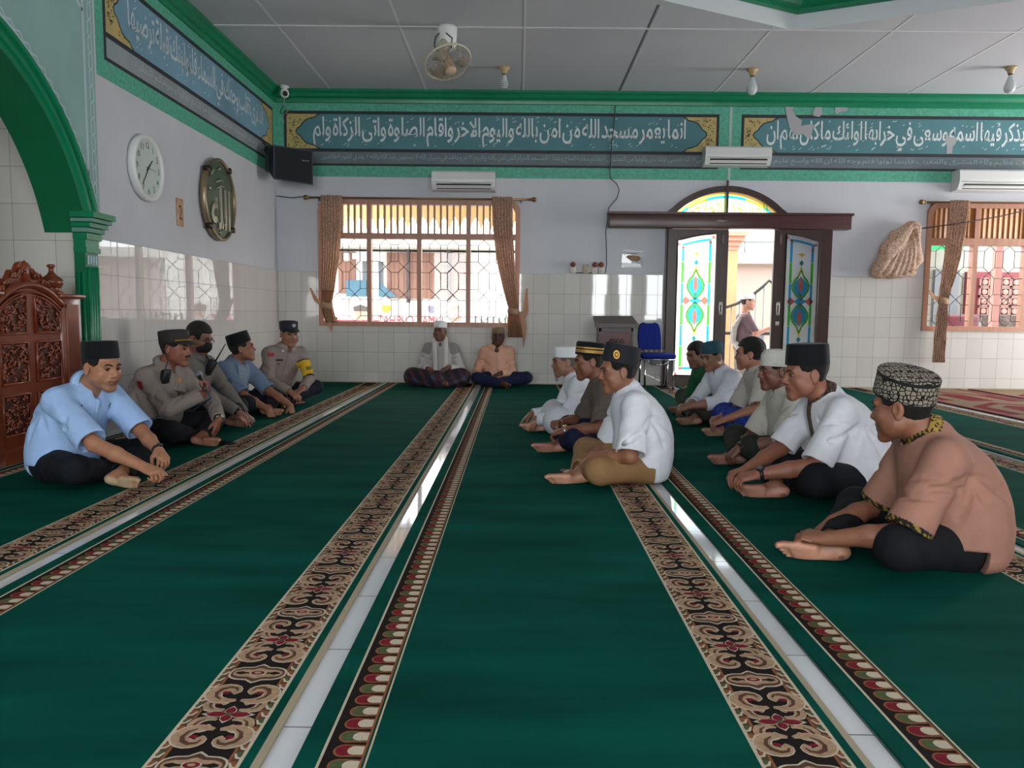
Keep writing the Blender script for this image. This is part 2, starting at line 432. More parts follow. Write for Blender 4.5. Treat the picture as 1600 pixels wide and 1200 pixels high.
# ================================================================== prayer carpets (pile patterns are laid in as coloured faces of the border meshes)
pile = M('dark_green_carpet_pile', '#064a3e', 0.95, noise=(2.2, 0.30), bump=(420, 0.4), spec=0.05, sheen=0.0, stretch=(.5, 2.2, 1))
cream_y = M('cream_carpet_yarn', '#c6b9a2', .95, bump=(300, .4), spec=.1)
tan_y = M('tan_carpet_yarn', '#a98a6e', .95, noise=(60, .18), spec=.1)
brown_y = M('brown_carpet_yarn', '#5a4033', .95, noise=(80, .2), spec=.1)
dark_y = M('black_brown_carpet_yarn', '#221c1a', .95, spec=.1)
red_y = M('wine_red_carpet_yarn', '#74202c', .95, noise=(80, .15), spec=.1)
olive_y = M('olive_carpet_yarn', '#4e5a3a', .95, noise=(80, .15), spec=.1)
orange_y = M('rust_carpet_yarn', '#8a5638', .95, noise=(90, .2), spec=.1)
CT = .010                                       # pile height
Y0, Y1 = -2.4, 10.0
def scroll(mb, cx, cy, sx, sy, size, z):
    """comma shaped scroll with a curl; sx, sy mirror it"""
    def pt(a, b): return (cx + sx * a * size, cy + sy * b * size, z)
    th = [i / 14 for i in range(15)]
    path = [(.0, .52), (.28, .60), (.62, .56), (.88, .36), (.98, .06), (.86, -.22), (.58, -.38), (.30, -.32), (.20, -.12), (.32, .04)]
    w = [.10, .20, .30, .38, .42, .40, .36, .30, .24, .16]
    pw = smooth([(*p, q) for p, q in zip(path, w)], 2); P = [pt(p[0], p[1]) for p in pw]; w = [p[2] for p in pw]
    mb.ribbon(P, [q * size * 1.62 for q in w], cream_y)
    mb.ribbon([(x, y, z + .0004) for x, y, z in P], [q * size * 1.32 for q in w], tan_y)
    q = [(x, y, z + .0008) for x, y, z in P[4:17:2]]
    mb.ribbon([(cx + (x - cx) * .9, y - sy * .03 * size, zz) for x, y, zz in q], [.12 * size * v for v in (.5, 1, 1.3, 1.5, 1.4, 1.1, .6)], brown_y)
    mb.poly([(pt(.52, .0)[0] + .16 * size * math.cos(a), pt(.5, .02)[1] + .12 * size * math.sin(a), z + .001) for a in np.linspace(0, 6.28, 9)[:-1]], red_y)
def flower(mb, cx, cy, s, z, petal, rim):
    for k in range(4):
        a = R(90 * k); d = Vector((math.cos(a), math.sin(a))); l = Vector((-d.y, d.x)); L_ = (1.0 if k % 2 == 0 else .62) * s
        for sc_, m, dz in ((1.18, rim, 0), (1, petal, .0004)):
            pts = [(0, 0), (.35, .22 * sc_), (.72, .2 * sc_), (1.0 * sc_, 0), (.72, -.2 * sc_), (.35, -.22 * sc_)]
            mb.poly([(cx + d.x * p * L_ + l.x * q * s, cy + d.y * p * L_ + l.y * q * s, z + dz + .0001 * k) for p, q in pts], m)
    mb.poly([(cx + .16 * s * math.cos(a), cy + .13 * s * math.sin(a), z + .0009) for a in np.linspace(0, 6.28, 9)[:-1]], olive_y)
def scroll_border():
    """wide flower and scroll border, local x 0..0.19"""
    mb = MB(); W = .192; c = W / 2; z = CT
    mb.box((0, Y0, .001), (W, Y1, z), dark_y)
    for x0, x1, m in ((0, .008, cream_y), (.008, .024, brown_y), (.024, .030, orange_y), (W - .030, W - .024, orange_y), (W - .024, W - .008, brown_y), (W - .008, W, cream_y)):
        mb.box((x0, Y0, z - .002), (x1, Y1, z + .0006), m)
    nb = int((Y1 - Y0) / .033)
    for i in range(nb):                         # rope of beads along both edges
        y = Y0 + .0165 + i * .033; m = orange_y if i % 2 else olive_y
        for sx, x in ((1, .015), (-1, W - .015)):
            mb.poly([(x + sx * .0085 * math.cos(a) + sx * .003 * math.sin(a), y + .011 * math.sin(a), z + .0012) for a in np.linspace(0, 6.28, 7)[:-1]], m)
            mb.ribbon([(x - sx * .010, y - .014, z + .0014), (x + sx * .001, y - .011, z + .0014), (x + sx * .008, y + .004, z + .0014)], [.006, .007, .004], cream_y)
    per = .40; y = Y0 + .07
    while y < Y1 - .1:
        if y + .33 < Y1:
            flower(mb, c, y, .052, z + .0008, red_y, cream_y)
            for sx in (-1, 1):
                for sy in (-1, 1):
                    yy = y + sy * .047
                    if Y0 + .05 < yy < Y1 - .05: scroll(mb, c + sx * .017, yy, sx, -sy, .046, z + .0006)
                    yy = y + sy * .098
                    if Y0 + .05 < yy < Y1 - .05: scroll(mb, c + sx * .006, yy, sx, -sy, .064, z + .0018)
            ym = y + per / 2                    # dumb-bell medallion on a tan cloud
            if ym < Y1 - .06:
                cloud = [(.0, .052), (.02, .036), (.045, .034), (.066, .022), (.072, 0), (.066, -.022), (.045, -.034), (.02, -.036), (0, -.052), (-.02, -.036), (-.045, -.034), (-.066, -.022), (-.072, 0), (-.066, .022), (-.045, .034), (-.02, .036)]
                cloud = [tuple(p) for p in smooth(cloud, 2, True)]
                mb.poly([(c + a, ym + b, z + .0008) for a, b in cloud], cream_y)
                mb.poly([(c + a * .93, ym + b * .86, z + .0012) for a, b in cloud], brown_y)
                mb.poly([(c + a * .86, ym + b * .55, z + .0016) for a, b in cloud], tan_y)
                mb.ribbon([(c - .055, ym, z + .002), (c - .042, ym, z + .002), (c - .03, ym, z + .002), (c + .03, ym, z + .002), (c + .042, ym, z + .002), (c + .055, ym, z + .002)], [.006, .017, .008, .008, .017, .006], dark_y)
                for r_, m, dz in ((.022, cream_y, .0024), (.018, red_y, .0028), (.009, tan_y, .0032)):
                    mb.poly([(c + r_ * math.cos(a), ym + r_ * .62 * math.sin(a), z + dz) for a in np.linspace(0, 6.28, 11)[:-1]], m)
        y += per
    return mb
def feather_border():
    """narrow border of red and olive tongues on black, local x 0..0.10"""
    mb = MB(); z = CT; pitch = .0535
    mb.box((.006, Y0, .001), (.088, Y1, z), dark_y)
    mb.box((0, Y0, .001), (.006, Y1, z + .001), cream_y)
    mb.box((.086, Y0, .002), (.091, Y1, z + .001), orange_y)
    n = int((Y1 - Y0) / pitch)
    for i in range(n):
        y = Y0 + pitch * (i + .5); m = red_y if i % 2 else olive_y
        def tongue(x0, h, dz, mm, x1=.086):
            a = [(x0 + h * (1 - math.cos(t)) * .9, y + h * math.sin(t) - .004 * (1 - math.cos(t)), z + dz) for t in np.linspace(-1.57, 1.57, 7)][::1]
            a = [(x0 + h * .9 - h * .9 * math.cos(t), y + h * math.sin(t), z + dz) for t in np.linspace(-1.57, 1.57, 8)]
            mb.poly(a + [(x1, y + h * .9, z + dz), (x1, y - h * .9, z + dz)], mm)
        tongue(.022, .0235, .0006, orange_y); tongue(.027, .0185, .001, m)
        tongue(.052, .0165, .0014, cream_y)
    return mb
def field(x0, x1):
    mb = MB(); mb.box((x0, Y0, .001), (x1, Y1, CT), pile); return mb
_sb = scroll_border(); _fb = feather_border()
sb_me = fb_me = None
def runner(xa, xb, label, left=True, right=True):
    """one green runner between the bare tile strips at xa and xb"""
    global sb_me, fb_me
    t = thing('prayer_carpet', label, 'carpet', ((xa + xb) / 2, 3.8, 0), 'green prayer carpets laid side by side')
    L_, R_ = xa + .03, xb - .05
    mb = MB()
    fx0 = L_ + (.150 if left else 0); fx1 = R_ - (.217 if right else 0)
    f = field(fx0, fx1).build('green_field', t)
    if left:
        mb.box((L_, Y0, .001), (L_ + .047, Y1, CT), pile); mb.box((L_ + .137, Y0, .001), (L_ + .150, Y1, CT), pile)
        mb.box((L_ + .143, Y0, .003), (L_ + .147, Y1, CT + .0012), cream_y)
        if fb_me is None: o = _fb.build('tongue_border', t, (L_ + .047, 0, 0)); fb_me = o.data
        else: o = link('tongue_border', fb_me, t, (L_ + .047, 0, 0))
    if right:
        if sb_me is None: o = _sb.build('scroll_border', t, (R_ - .217, 0, 0)); sb_me = o.data
        else: o = link('scroll_border', sb_me, t, (R_ - .217, 0, 0))
        mb.box((R_ - .025, Y0, .001), (R_ - .004, Y1, CT), pile)
        mb.box((R_ - .004, Y0, .001), (R_ + .014, Y1, CT - .001), M('beige_binding', '#a2957c', .9))
    if mb.v: mb.build('edge_binding', t)
ST = [-2.96, -1.706, -.473, .772, 2.02, 3.27, 4.50]
runner(ST[0], ST[1], 'green prayer carpet along the tiled wall, under the seated officers')
runner(ST[1], ST[2], 'empty green prayer carpet whose scroll border runs to the man in the white scarf')
runner(ST[2], ST[3], 'green prayer carpet in the middle, the man in khaki trousers sits on its scroll border')
runner(ST[3], ST[4], 'green prayer carpet under the row of men facing the officers, in front of the door')
runner(ST[4], ST[5], 'green prayer carpet behind the man in the salmon shirt')
runner(ST[5], ST[6], 'green prayer carpet beside the red patterned carpet')
# red and tan mats beyond the green rows
def red_mat(x0, x1, label):
    t = thing('red_carpet', label, 'carpet', ((x0 + x1) / 2, 4, 0), 'red patterned carpets on the right')
    mb = MB(); tanw = M('tan_mat_weave', '#85705a', .95, noise=(40, .15), spec=.1); redw = M('red_mat_weave', '#741d27', .95, noise=(40, .12), spec=.1)
    mb.box((x0, Y0, .001), (x1, Y1, .010), tanw); w = x1 - x0
    for a, b in ((0, .05), (w * .93, w)): mb.box((x0 + a, Y0, .002), (x0 + b, Y1, .0108), redw)
    y = Y0 + .1; k = 0
    while y < Y1 - 1.3:                          # long pointed arches woven in red
        xc = x0 + w * .5; h = 1.15
        for s_ in (.40, .27, .13):
            mb.poly([(xc - w * s_, y + .05, .0108 + .0006 * (1 - s_)), (xc + w * s_, y + .05, .0108 + .0006 * (1 - s_)), (xc + w * s_, y + h * .6, .0108 + .0006 * (1 - s_)), (xc, y + h * (.6 + s_ * .9), .0108 + .0006 * (1 - s_)), (xc - w * s_, y + h * .6, .0108 + .0006 * (1 - s_))], redw if s_ != .27 else tanw)
        y += 1.2
    mb.build('patterned_pile', t)
red_mat(4.60, 5.72, 'red and tan patterned carpet right of the green rows')
red_mat(5.83, 6.95, 'red and tan patterned carpet furthest right, beyond a bare tile strip')
# ================================================================== writing
_pf = {}
def _reg(ch, base, n):
    _pf[ch] = [chr(base + i) for i in range(n)]
for ch, b, n in (('\u0621', 0xFE80, 1), ('\u0622', 0xFE81, 2), ('\u0623', 0xFE83, 2), ('\u0624', 0xFE85, 2), ('\u0625', 0xFE87, 2), ('\u0626', 0xFE89, 4), ('\u0627', 0xFE8D, 2), ('\u0628', 0xFE8F, 4), ('\u0629', 0xFE93, 2), ('\u062a', 0xFE95, 4), ('\u062b', 0xFE99, 4), ('\u062c', 0xFE9D, 4), ('\u062d', 0xFEA1, 4), ('\u062e', 0xFEA5, 4), ('\u062f', 0xFEA9, 2), ('\u0630', 0xFEAB, 2), ('\u0631', 0xFEAD, 2), ('\u0632', 0xFEAF, 2), ('\u0633', 0xFEB1, 4), ('\u0634', 0xFEB5, 4), ('\u0635', 0xFEB9, 4), ('\u0636', 0xFEBD, 4), ('\u0637', 0xFEC1, 4), ('\u0638', 0xFEC5, 4), ('\u0639', 0xFEC9, 4), ('\u063a', 0xFECD, 4), ('\u0641', 0xFED1, 4), ('\u0642', 0xFED5, 4), ('\u0643', 0xFED9, 4), ('\u0644', 0xFEDD, 4), ('\u0645', 0xFEE1, 4), ('\u0646', 0xFEE5, 4), ('\u0647', 0xFEE9, 4), ('\u0648', 0xFEED, 2), ('\u0649', 0xFEEF, 2), ('\u064a', 0xFEF1, 4)):
    _reg(ch, b, n)
def shape_arabic(s):
    """joined presentation forms in left-to-right drawing order"""
    out = []
    for w in s.split(' '):
        r = []; i = 0
        while i < len(w):
            c = w[i]; f = _pf[c]
            prev = i > 0 and len(_pf[w[i-1]]) == 4
            if c == '\u0644' and i + 1 < len(w) and w[i+1] == '\u0627':
                r.append('\ufefc' if prev else '\ufefb'); i += 2; continue
            nxt = len(f) == 4 and i + 1 < len(w) and len(_pf[w[i+1]]) > 1
            k = (3 if prev and nxt else 2 if nxt else 1 if prev else 0)
            r.append(f[min(k, len(f) - 1)]); i += 1
        out.append(''.join(r)[::-1])
    return ' '.join(out[::-1])
def text_geo(mb, s, m, org, right, up, width=None, height=None, depth=0.0, lift=0.001, align='L', shear=0.0, spacing=1.0, word=1.0, bold=0.0):
    """lettering laid on a plane: org = lower left corner (or centre for align 'C')"""
    cu = bpy.data.curves.new('t', 'FONT'); cu.body = s; cu.extrude = 0.0; cu.space_character = spacing; cu.space_word = word; cu.resolution_u = 2; cu.offset = bold
    o = bpy.data.objects.new('t', cu); COL.objects.link(o)
    dg = bpy.context.evaluated_depsgraph_get(); me = bpy.data.meshes.new_from_object(o.evaluated_get(dg))
    co = np.array([v.co[:] for v in me.vertices]); fs = [list(p.vertices) for p in me.polygons]
    bpy.data.objects.remove(o); bpy.data.curves.remove(cu); bpy.data.meshes.remove(me)
    co[:, :2] -= co[:, :2].min(0); w, h = co[:, 0].max(), co[:, 1].max()
    sx = width / w if width else height / h; sy = height / h if height else sx
    x = co[:, 0] * sx + shear * co[:, 1] * sy; y = co[:, 1] * sy
    if align == 'C': x -= w * sx / 2; y -= h * sy / 2
    right, up, org = np.array(right, float), np.array(up, float), np.array(org, float); n = np.cross(right, up)
    P = org + np.outer(x, right) + np.outer(y, up) + n * (lift + depth)
    mb.add(P, fs, m)
    if depth:                                     # raised letters get sides
        from collections import Counter
        ec = Counter()
        for f in fs:
            for a, b in zip(f, f[1:] + f[:1]): ec[(min(a, b), max(a, b))] += 1
        vs = []; ff = []
        for f in fs:
            for a, b in zip(f, f[1:] + f[:1]):
                if ec[(min(a, b), max(a, b))] == 1:
                    k = len(vs); vs += [P[a], P[b], P[b] - n * depth, P[a] - n * depth]; ff.append((k, k+3, k+2, k+1))
        mb.add(vs, ff, m)
    return w * sx
# ================================================================== calligraphy friezes
black_line = M('black_frame_paint', '#2b2d33', .7); panel_teal = M('blue_teal_panel_paint', '#4f7f86', .7, noise=(1.6, .12)); panel_blue = M('faded_blue_panel_paint', '#739bae', .75, noise=(1.1, .2))
strip_grey = M('slate_grey_strip_paint', '#6a7479', .75, noise=(1.4, .14)); gold_p = M('pale_gold_paint', '#b9a568', .6, noise=(8, .12)); letter_w = M('greyish_white_lettering', '#d2dada', .7, noise=(3, .1))
letter_s = M('pale_green_small_lettering', '#8faaa6', .75); letter_f = M('faded_lettering', '#c0ccce', .8, noise=(5, .2)); torn_m = M('bare_grey_plaster', '#a9a9ab', .85)
FZ = dict(top=3.55, b0=3.45, b1=3.41, p0=2.985, b2=2.945, s0=2.80, b3=2.772, bot=2.635)
def frieze(name, label, org, right, u0, u1, p0, p1, verse, tw, small, panel, letter, lsm, seed, gl=True, gr=True, strip=None):
    """painted band: mint borders, black frames, panel with gold corner brackets and lettering"""
    rg = random.Random(seed); org, right = Vector(org), Vector(right); up = Vector((0, 0, 1)); nrm = right.cross(up)
    t = thing(name, label, 'calligraphy', org + right * (u0 + u1) / 2 + up * FZ['bot'], 'painted calligraphy bands')
    P = lambda u, z, d=0.0: org + right * u + up * z + nrm * d
    def rect(mb, a, b, z0, z1, m, d): mb.prism([P(a, z0), P(b, z0), P(b, z1), P(a, z1)], nrm * d, m)
    mb = MB(); rect(mb, u0, u1, FZ['bot'], FZ['top'], mint, .003); mb.build('mint_band', t)
    mb = MB(); rect(mb, p0, p1, FZ['b3'], FZ['b0'], black_line, .0045); mb.build('black_frame', t)
    mb = MB(); rect(mb, p0 + .035, p1 - .035, FZ['p0'], FZ['b1'], panel, .0055); mb.build('lettered_panel', t)
    mb = MB(); rect(mb, p0 + .035, p1 - .035, FZ['s0'], FZ['b2'], strip or strip_grey, .0055); mb.build('small_lettered_strip', t)
    g = MB(); z0, z1 = FZ['p0'], FZ['b1']; H = z1 - z0
    og = [(.42, 0), (.385, .03), (.36, .09), (.30, .12), (.24, .17), (.20, .27), (.175, .36), (.135, .42), (.115, .5)]
    og = og + [(a, 1 - b) for a, b in og[::-1][1:]]
    for on, s, ue in ((gl, 1, p0 + .035), (gr, -1, p1 - .035)):
        if not on: continue
        pts = [P(ue + s * a, z0 + b * H, .0065) for a, b in og]
        half = len(og) // 2
        for seg in (range(0, half + 1), range(half, len(og))):
            q = [pts[i] for i in seg]; e = [P(ue, z0 + og[i][1] * H, .0065) for i in seg]
            g.add(q + e, [(i, i + 1, len(q) + i + 1, len(q) + i) for i in range(len(q) - 1)], gold_p)
        g.ribbon(pts, .014, black_line, nrm, .0008)
        for i in range(46):                       # painted scrollwork inside the gold corner
            b = rg.uniform(.05, .95); lim = np.interp(b, [q[1] for q in og], [q[0] for q in og]) - .05
            if lim < .06: lim = .065
            a = rg.uniform(.03, min(lim, .30)); r_ = rg.uniform(.008, .017); a0 = rg.uniform(0, 6.28)
            g.ribbon([P(ue + s * (a + r_ * math.cos(a0 + k * .7)), z0 + b * H + r_ * math.sin(a0 + k * .7), .0075) for k in range(5)], [.002, .007, .008, .006, .002], black_line, nrm)
    g.build('gold_corner_bracket', t)
    l = MB(); u = tw[0]
    text_geo(l, shape_arabic(verse), letter, P(tw[0], z0 + .03), right, up, tw[1] - tw[0], H - .06, lift=.0072, word=.4, spacing=.95, bold=.012)
    for i in range(int((tw[1] - tw[0]) * 26)):      # vowel marks above and below the line
        uu = rg.uniform(*tw); zz = z0 + H * rg.choice([rg.uniform(.72, .93), rg.uniform(.07, .2), rg.uniform(.3, .7)]); k = rg.uniform(.018, .04)
        l.ribbon([P(uu, zz, .008), P(uu + k * .5, zz + k * .25, .008), P(uu + k, zz + k * .65, .008)], [.003, .008, .003], letter, nrm)
    l.build('white_lettering', t)
    l = MB(); text_geo(l, shape_arabic(small), lsm, P(tw[0] + .1, FZ['s0'] + .03), right, up, tw[1] - tw[0] + .2, .095, lift=.0072, word=.5); l.build('small_lettering', t)
    return t, P, nrm
V1 = 'انما يعمر مسجد الله من امن بالله واليوم الاخر واقام الصلوة واتى الزكاة ولم'
S1 = 'يخش الا الله فعسى اولئك ان يكونوا من المهتدين اجعلتم سقاية الحاج وعمارة المسجد الحرام كمن امن بالله واليوم الاخر وجاهد في سبيل الله لا يستوون عند الله والله لا يهدي القوم الظالمين'
V2 = 'ومن اظلم ممن منع مساجد الله ان يذكر فيها اسمه وسعى في خرابها اولئك ما كان لهم ان'
S2 = 'يدخلوها الا خائفين لهم في الدنيا خزي ولهم في الاخرة عذاب عظيم ولله المشرق والمغرب فاينما تولوا فثم وجه الله ان الله واسع عليم'
V3 = 'قد نرى تقلب وجهك في السماء فلنولينك قبلة ترضيها'
S3 = 'فول وجهك شطر المسجد الحرام وحيث ما كنتم فولوا وجوهكم شطره'
frieze('calligraphy_frieze', 'white Arabic verse on teal between two gold corner brackets, above the left window', (0, YF, 0), (1, 0, 0), XL, 2.655, -2.99, 2.52, V1, (-2.62, 2.10), S1, panel_teal, letter_w, letter_s, 1)
t2, P2, n2 = frieze('calligraphy_frieze', 'white Arabic verse on teal with torn bare patches, above the right window', (0, YF, 0), (1, 0, 0), 2.675, XR, 2.80, 8.9, V2, (3.12, 8.5), S2, panel_teal, letter_w, letter_s, 2)
frieze('calligraphy_frieze', 'faded Arabic verse on blue, along the wall over the clock', (XL, 0, 0), (0, 1, 0), 5.82, YF, 5.93, 9.93, V3, (6.3, 9.55), S3, panel_blue, letter_f, M('faded_small_lettering', '#a9b2b4', .8), 3, strip=M('pale_grey_strip_paint', '#8c9598', .75, noise=(1.4, .14)))
mb = MB(); mb.box((2.648, YF - .005, FZ['bot']), (2.682, YF, FZ['top']), M('pale_divider_paint', '#a8b8b4', .7)); struct(mb.build('trim_7'))
fwx = lambda px: 3.523 + (px - 1250) * .00832
fwz = lambda px, py: CAM_H + (490 + (px - 808) * .0105 - py) * .00833
mb = MB()                                         # places where the paint has come away
for poly in ([(1230, 168), (1241, 168), (1243, 176), (1239, 184), (1245, 193), (1254, 199), (1253, 207), (1272, 204), (1269, 226), (1262, 224), (1256, 219), (1249, 221), (1243, 220), (1236, 210), (1231, 194), (1228, 180)],
             [(1274, 179), (1284, 179), (1284, 190), (1280, 194), (1271, 192), (1270, 188)], [(1304, 177), (1316, 179), (1321, 176), (1323, 185), (1313, 186), (1306, 190), (1303, 185)],
             [(1473, 219), (1480, 224), (1490, 224), (1488, 234), (1484, 238), (1484, 248), (1475, 249), (1475, 238), (1472, 229)]):
    mb.poly([(fwx(x), YF - .0095, fwz(x, y)) for x, y in poly], torn_m)
mb.build('torn_patch', t2, (0, 0, 0))
# ================================================================== windows and door
wood_w = M('rose_brown_window_wood', '#b08069', .45, noise=(4, .1), stretch=(6, 6, 1)); iron = M('dark_grille_iron', '#3d3835', .5, .3)
slat_m = M('ochre_slat_wood', '#a87f57', .5, noise=(5, .12)); clear = M('clear_window_glass', '#ffffff', .02, trans=0)
def clear_glass():
    m = clear; nt = m.node_tree
    if nt.nodes.get('tr'): return m
    t = nt.nodes.new('ShaderNodeBsdfTransparent'); t.name = 'tr'; g = nt.nodes.new('ShaderNodeBsdfGlossy'); g.inputs['Roughness'].default_value = .02
    x = nt.nodes.new('ShaderNodeMixShader'); x.inputs[0].default_value = .02
    nt.links.new(t.outputs[0], x.inputs[1]); nt.links.new(g.outputs[0], x.inputs[2]); nt.links.new(x.outputs[0], nt.nodes['Material Output'].inputs[0]); return m
clear_glass()
def window(name, W, mull, slats, sl_m, trans=(1.856, 1.93), grille_m=iron):
    x0, x1, z0, z1 = W; ya, yb = YF - .035, YF + .09; fr = .062
    mb = MB(); rr = .14
    out = [(x0, z0), (x1, z0)] + [(x1 - rr + rr * math.cos(R(a)), z1 - rr + rr * math.sin(R(a))) for a in (0, 22, 45, 67, 90)] + [(x0 + rr + rr * math.cos(R(a)), z1 - rr + rr * math.sin(R(a))) for a in (90, 113, 135, 158, 180)]
    r2 = rr - fr * .6
    inn = [(x0 + fr, z0 + fr), (x1 - fr, z0 + fr)] + [(x1 - fr - r2 + r2 * math.cos(R(a)), z1 - fr - r2 + r2 * math.sin(R(a))) for a in (0, 22, 45, 67, 90)] + [(x0 + fr + r2 + r2 * math.cos(R(a)), z1 - fr - r2 + r2 * math.sin(R(a))) for a in (90, 113, 135, 158, 180)]
    n = len(out); vs = [(x, ya, z) for x, z in out] + [(x, ya, z) for x, z in inn] + [(x, yb, z) for x, z in inn] + [(x, yb, z) for x, z in out]
    mb.add(vs, [(k * n + i, k * n + (i + 1) % n, ((k + 1) % 4) * n + (i + 1) % n, ((k + 1) % 4) * n + i) for k in range(4) for i in range(n)], wood_w)
    for a in (0, 1):                              # corner pieces behind the rounded frame
        xx = x0 if a == 0 else x1; s = 1 if a == 0 else -1
        mb.prism([(xx, YF + .02, z1)] + [(xx + s * (rr - rr * math.cos(R(q))), YF + .02, z1 - rr + rr * math.sin(R(q))) for q in (0, 22, 45, 67, 90)], (0, .12, 0), paint)
    for m_ in mull: mb.box((m_ - .028, ya + .008, z0 + fr), (m_ + .028, yb - .01, z1 - fr), wood_w)
    mb.box((x0 + fr, ya + .004, trans[0]), (x1 - fr, yb - .012, trans[1]), wood_w)
    w = struct(mb.build(name))
    edges = [x0 + fr] + [e for m_ in mull for e in (m_ - .028, m_ + .028)] + [x1 - fr]
    for k in range(0, len(edges), 2):
        a, b = edges[k], edges[k + 1]
        s = MB()
        if slats == 'thin':
            for i in range(1, 7):
                c = a + (b - a) * i / 7; s.box((c - .011, YF - .005, trans[1]), (c + .011, YF + .055, z1 - fr), slat_m)
        else:
            for i in range(9):
                c = a + (b - a) * (i + .5) / 9; s.box((c - .046, YF + .012, trans[1]), (c + .046, YF + .020, z1 - fr), sl_m, Matrix.Rotation(R(17), 3, 'Z'))
        s.build('slat_light', w)
        g = MB(); zz0, zz1 = z0 + fr, trans[0]; hh = (zz1 - zz0) / 3; hw = .072; sh = hh * .2; cs = [a + (b - a) * .3, a + (b - a) * .7]; yg = YF + .02
        for c in cs:
            for j in range(3):
                q0 = zz0 + j * hh; q1 = q0 + hh
                hexa = [(c, yg, q0), (c + hw, yg, q0 + sh), (c + hw, yg, q1 - sh), (c, yg, q1), (c - hw, yg, q1 - sh), (c - hw, yg, q0 + sh)]
                for u, v in zip(hexa, hexa[1:] + hexa[:1]): g.tube([u, v], .0045, grille_m, 5)
        for j in range(3):
            for q in (zz0 + j * hh + sh, zz0 + (j + 1) * hh - sh):
                for u, v in ((a, cs[0] - hw), (cs[0] + hw, cs[1] - hw), (cs[1] + hw, b)): g.tube([(u, yg, q), (v, yg, q)], .004, grille_m, 5)
        g.build('leaded_grille', w)
        p = MB(); p.box((a - .01, YF + .035, zz0 - .01), (b + .01, YF + .041, zz1 + .01), clear); p.build('pane', w)
    return w
window('window_1', W1, (-1.916, -1.272, -.641), 'thin', slat_m)
window('window_2', W2, (5.835, 6.50, 7.165), 'wide', M('varnished_louvre_wood', '#b07840', .4, noise=(4, .15)), (1.845, 1.935))
# door: arched fanlight, sliding rail box, two leaves with stained glass
dark_w = M('dark_mahogany_wood', '#3a2622', .35, noise=(3, .2), stretch=(8, 8, 1)); rail_w = M('red_brown_rail_wood', '#4a2a28', .3, noise=(3, .2), stretch=(1, 8, 8))
mb = MB(); ya, yb = YF - .02, YF + .16
for s in (1.90, 3.37): mb.box((s - .02, ya, 0), (s + .06, yb, 2.22), dark_w)
xs = [1.88 + 1.55 * i / 24 for i in range(25)]
top = [(x, arch_z(min(max(x, 1.9), 3.41)) + .03) for x in xs]; bot = [(AX + (x - AX) * .94, arch_z(min(max(x, 1.9), 3.41)) - .045) for x in xs]
n = 25
vs = [(x, ya, z) for x, z in top] + [(x, ya, z) for x, z in bot] + [(x, yb, z) for x, z in bot] + [(x, yb, z) for x, z in top]
mb.add(vs, [(k * n + i, k * n + i + 1, ((k + 1) % 4) * n + i + 1, ((k + 1) % 4) * n + i) for k in range(4) for i in range(n - 1)], dark_w)
mb.box((2.635, ya - .01, 2.2), (2.665, yb - .06, 2.55), dark_w); mb.box((2.64, ya - .012, 2.5), (2.66, ya + .02, 2.63), dark_w)
door = struct(mb.build('door_1'))
mb = MB(); mb.box((1.90, YF - .0, .0), (3.41, YF + .16, .055), dark_w); mb.build('threshold', door)
W_ = stained('frosted_white_glass', '#fbfdff', .5); SG = {k: stained(k + '_stained_glass', c, .6) for k, c in dict(blue='#1ea8dc', green='#43c322', yellow='#e8e02a', coral='#f0705a', olive='#9ac428', gold='#f7c843', teal='#1f8f9a').items()}
mb = MB()
mb.add([(x, YF + .03, z) for x, z in bot] + [(x, YF + .03, 2.2) for x, z in bot], [(i, i + 1, n + i + 1, n + i) for i in range(n - 1)], W_)
def band(o0, o1, seq, y):
    for i in range(n - 1):
        a, b = bot[i], bot[i + 1]; m = seq[int(i / (n - 1) * len(seq)) % len(seq)]
        mb.add([(a[0], y, a[1] - o0), (b[0], y, b[1] - o0), (b[0], y, b[1] - o1), (a[0], y, a[1] - o1)], [(0, 1, 2, 3)], SG[m])
band(.004, .035, ['gold'], YF + .028); band(.04, .075, ['blue', 'olive', 'blue', 'blue', 'olive', 'blue'], YF + .027)
for x in (1.985, 3.29): mb.box((x, YF + .025, 2.2), (x + .035, YF + .027, 2.36), SG['yellow'])
text_geo(mb, shape_arabic('المسجد الاخلاص'), SG['olive'], (2.12, YF + .022, 2.13), (1, 0, 0), (0, 0, 1), 1.06, .28, bold=.01)
mb.build('fanlight_glass', door)
mb = MB(); mb.bevbox((1.142, YF - .17, 2.017), (4.18, YF - .005, 2.19), rail_w, .006); mb.box((1.125, YF - .185, 2.185), (4.20, YF - .003, 2.213), rail_w)
mb.box((2.66, YF - .172, 2.02), (2.666, YF - .1, 2.19), dark_w)
t = thing('sliding_rail_box', 'long dark wooden rail box across the doorway under the arched fanlight', 'door rail', (2.66, YF, 2.017)); mb.build('rail_box', t)
mb = MB(); mb.ribbon([(2.48, YF - .1712, 2.10), (2.53, YF - .1712, 2.112), (2.57, YF - .1712, 2.102), (2.62, YF - .1712, 2.115)], [.006, .022, .018, .004], M('worn_white_mark', '#8d8480', .6), (0, -1, 0)); mb.build('worn_sticker', t)
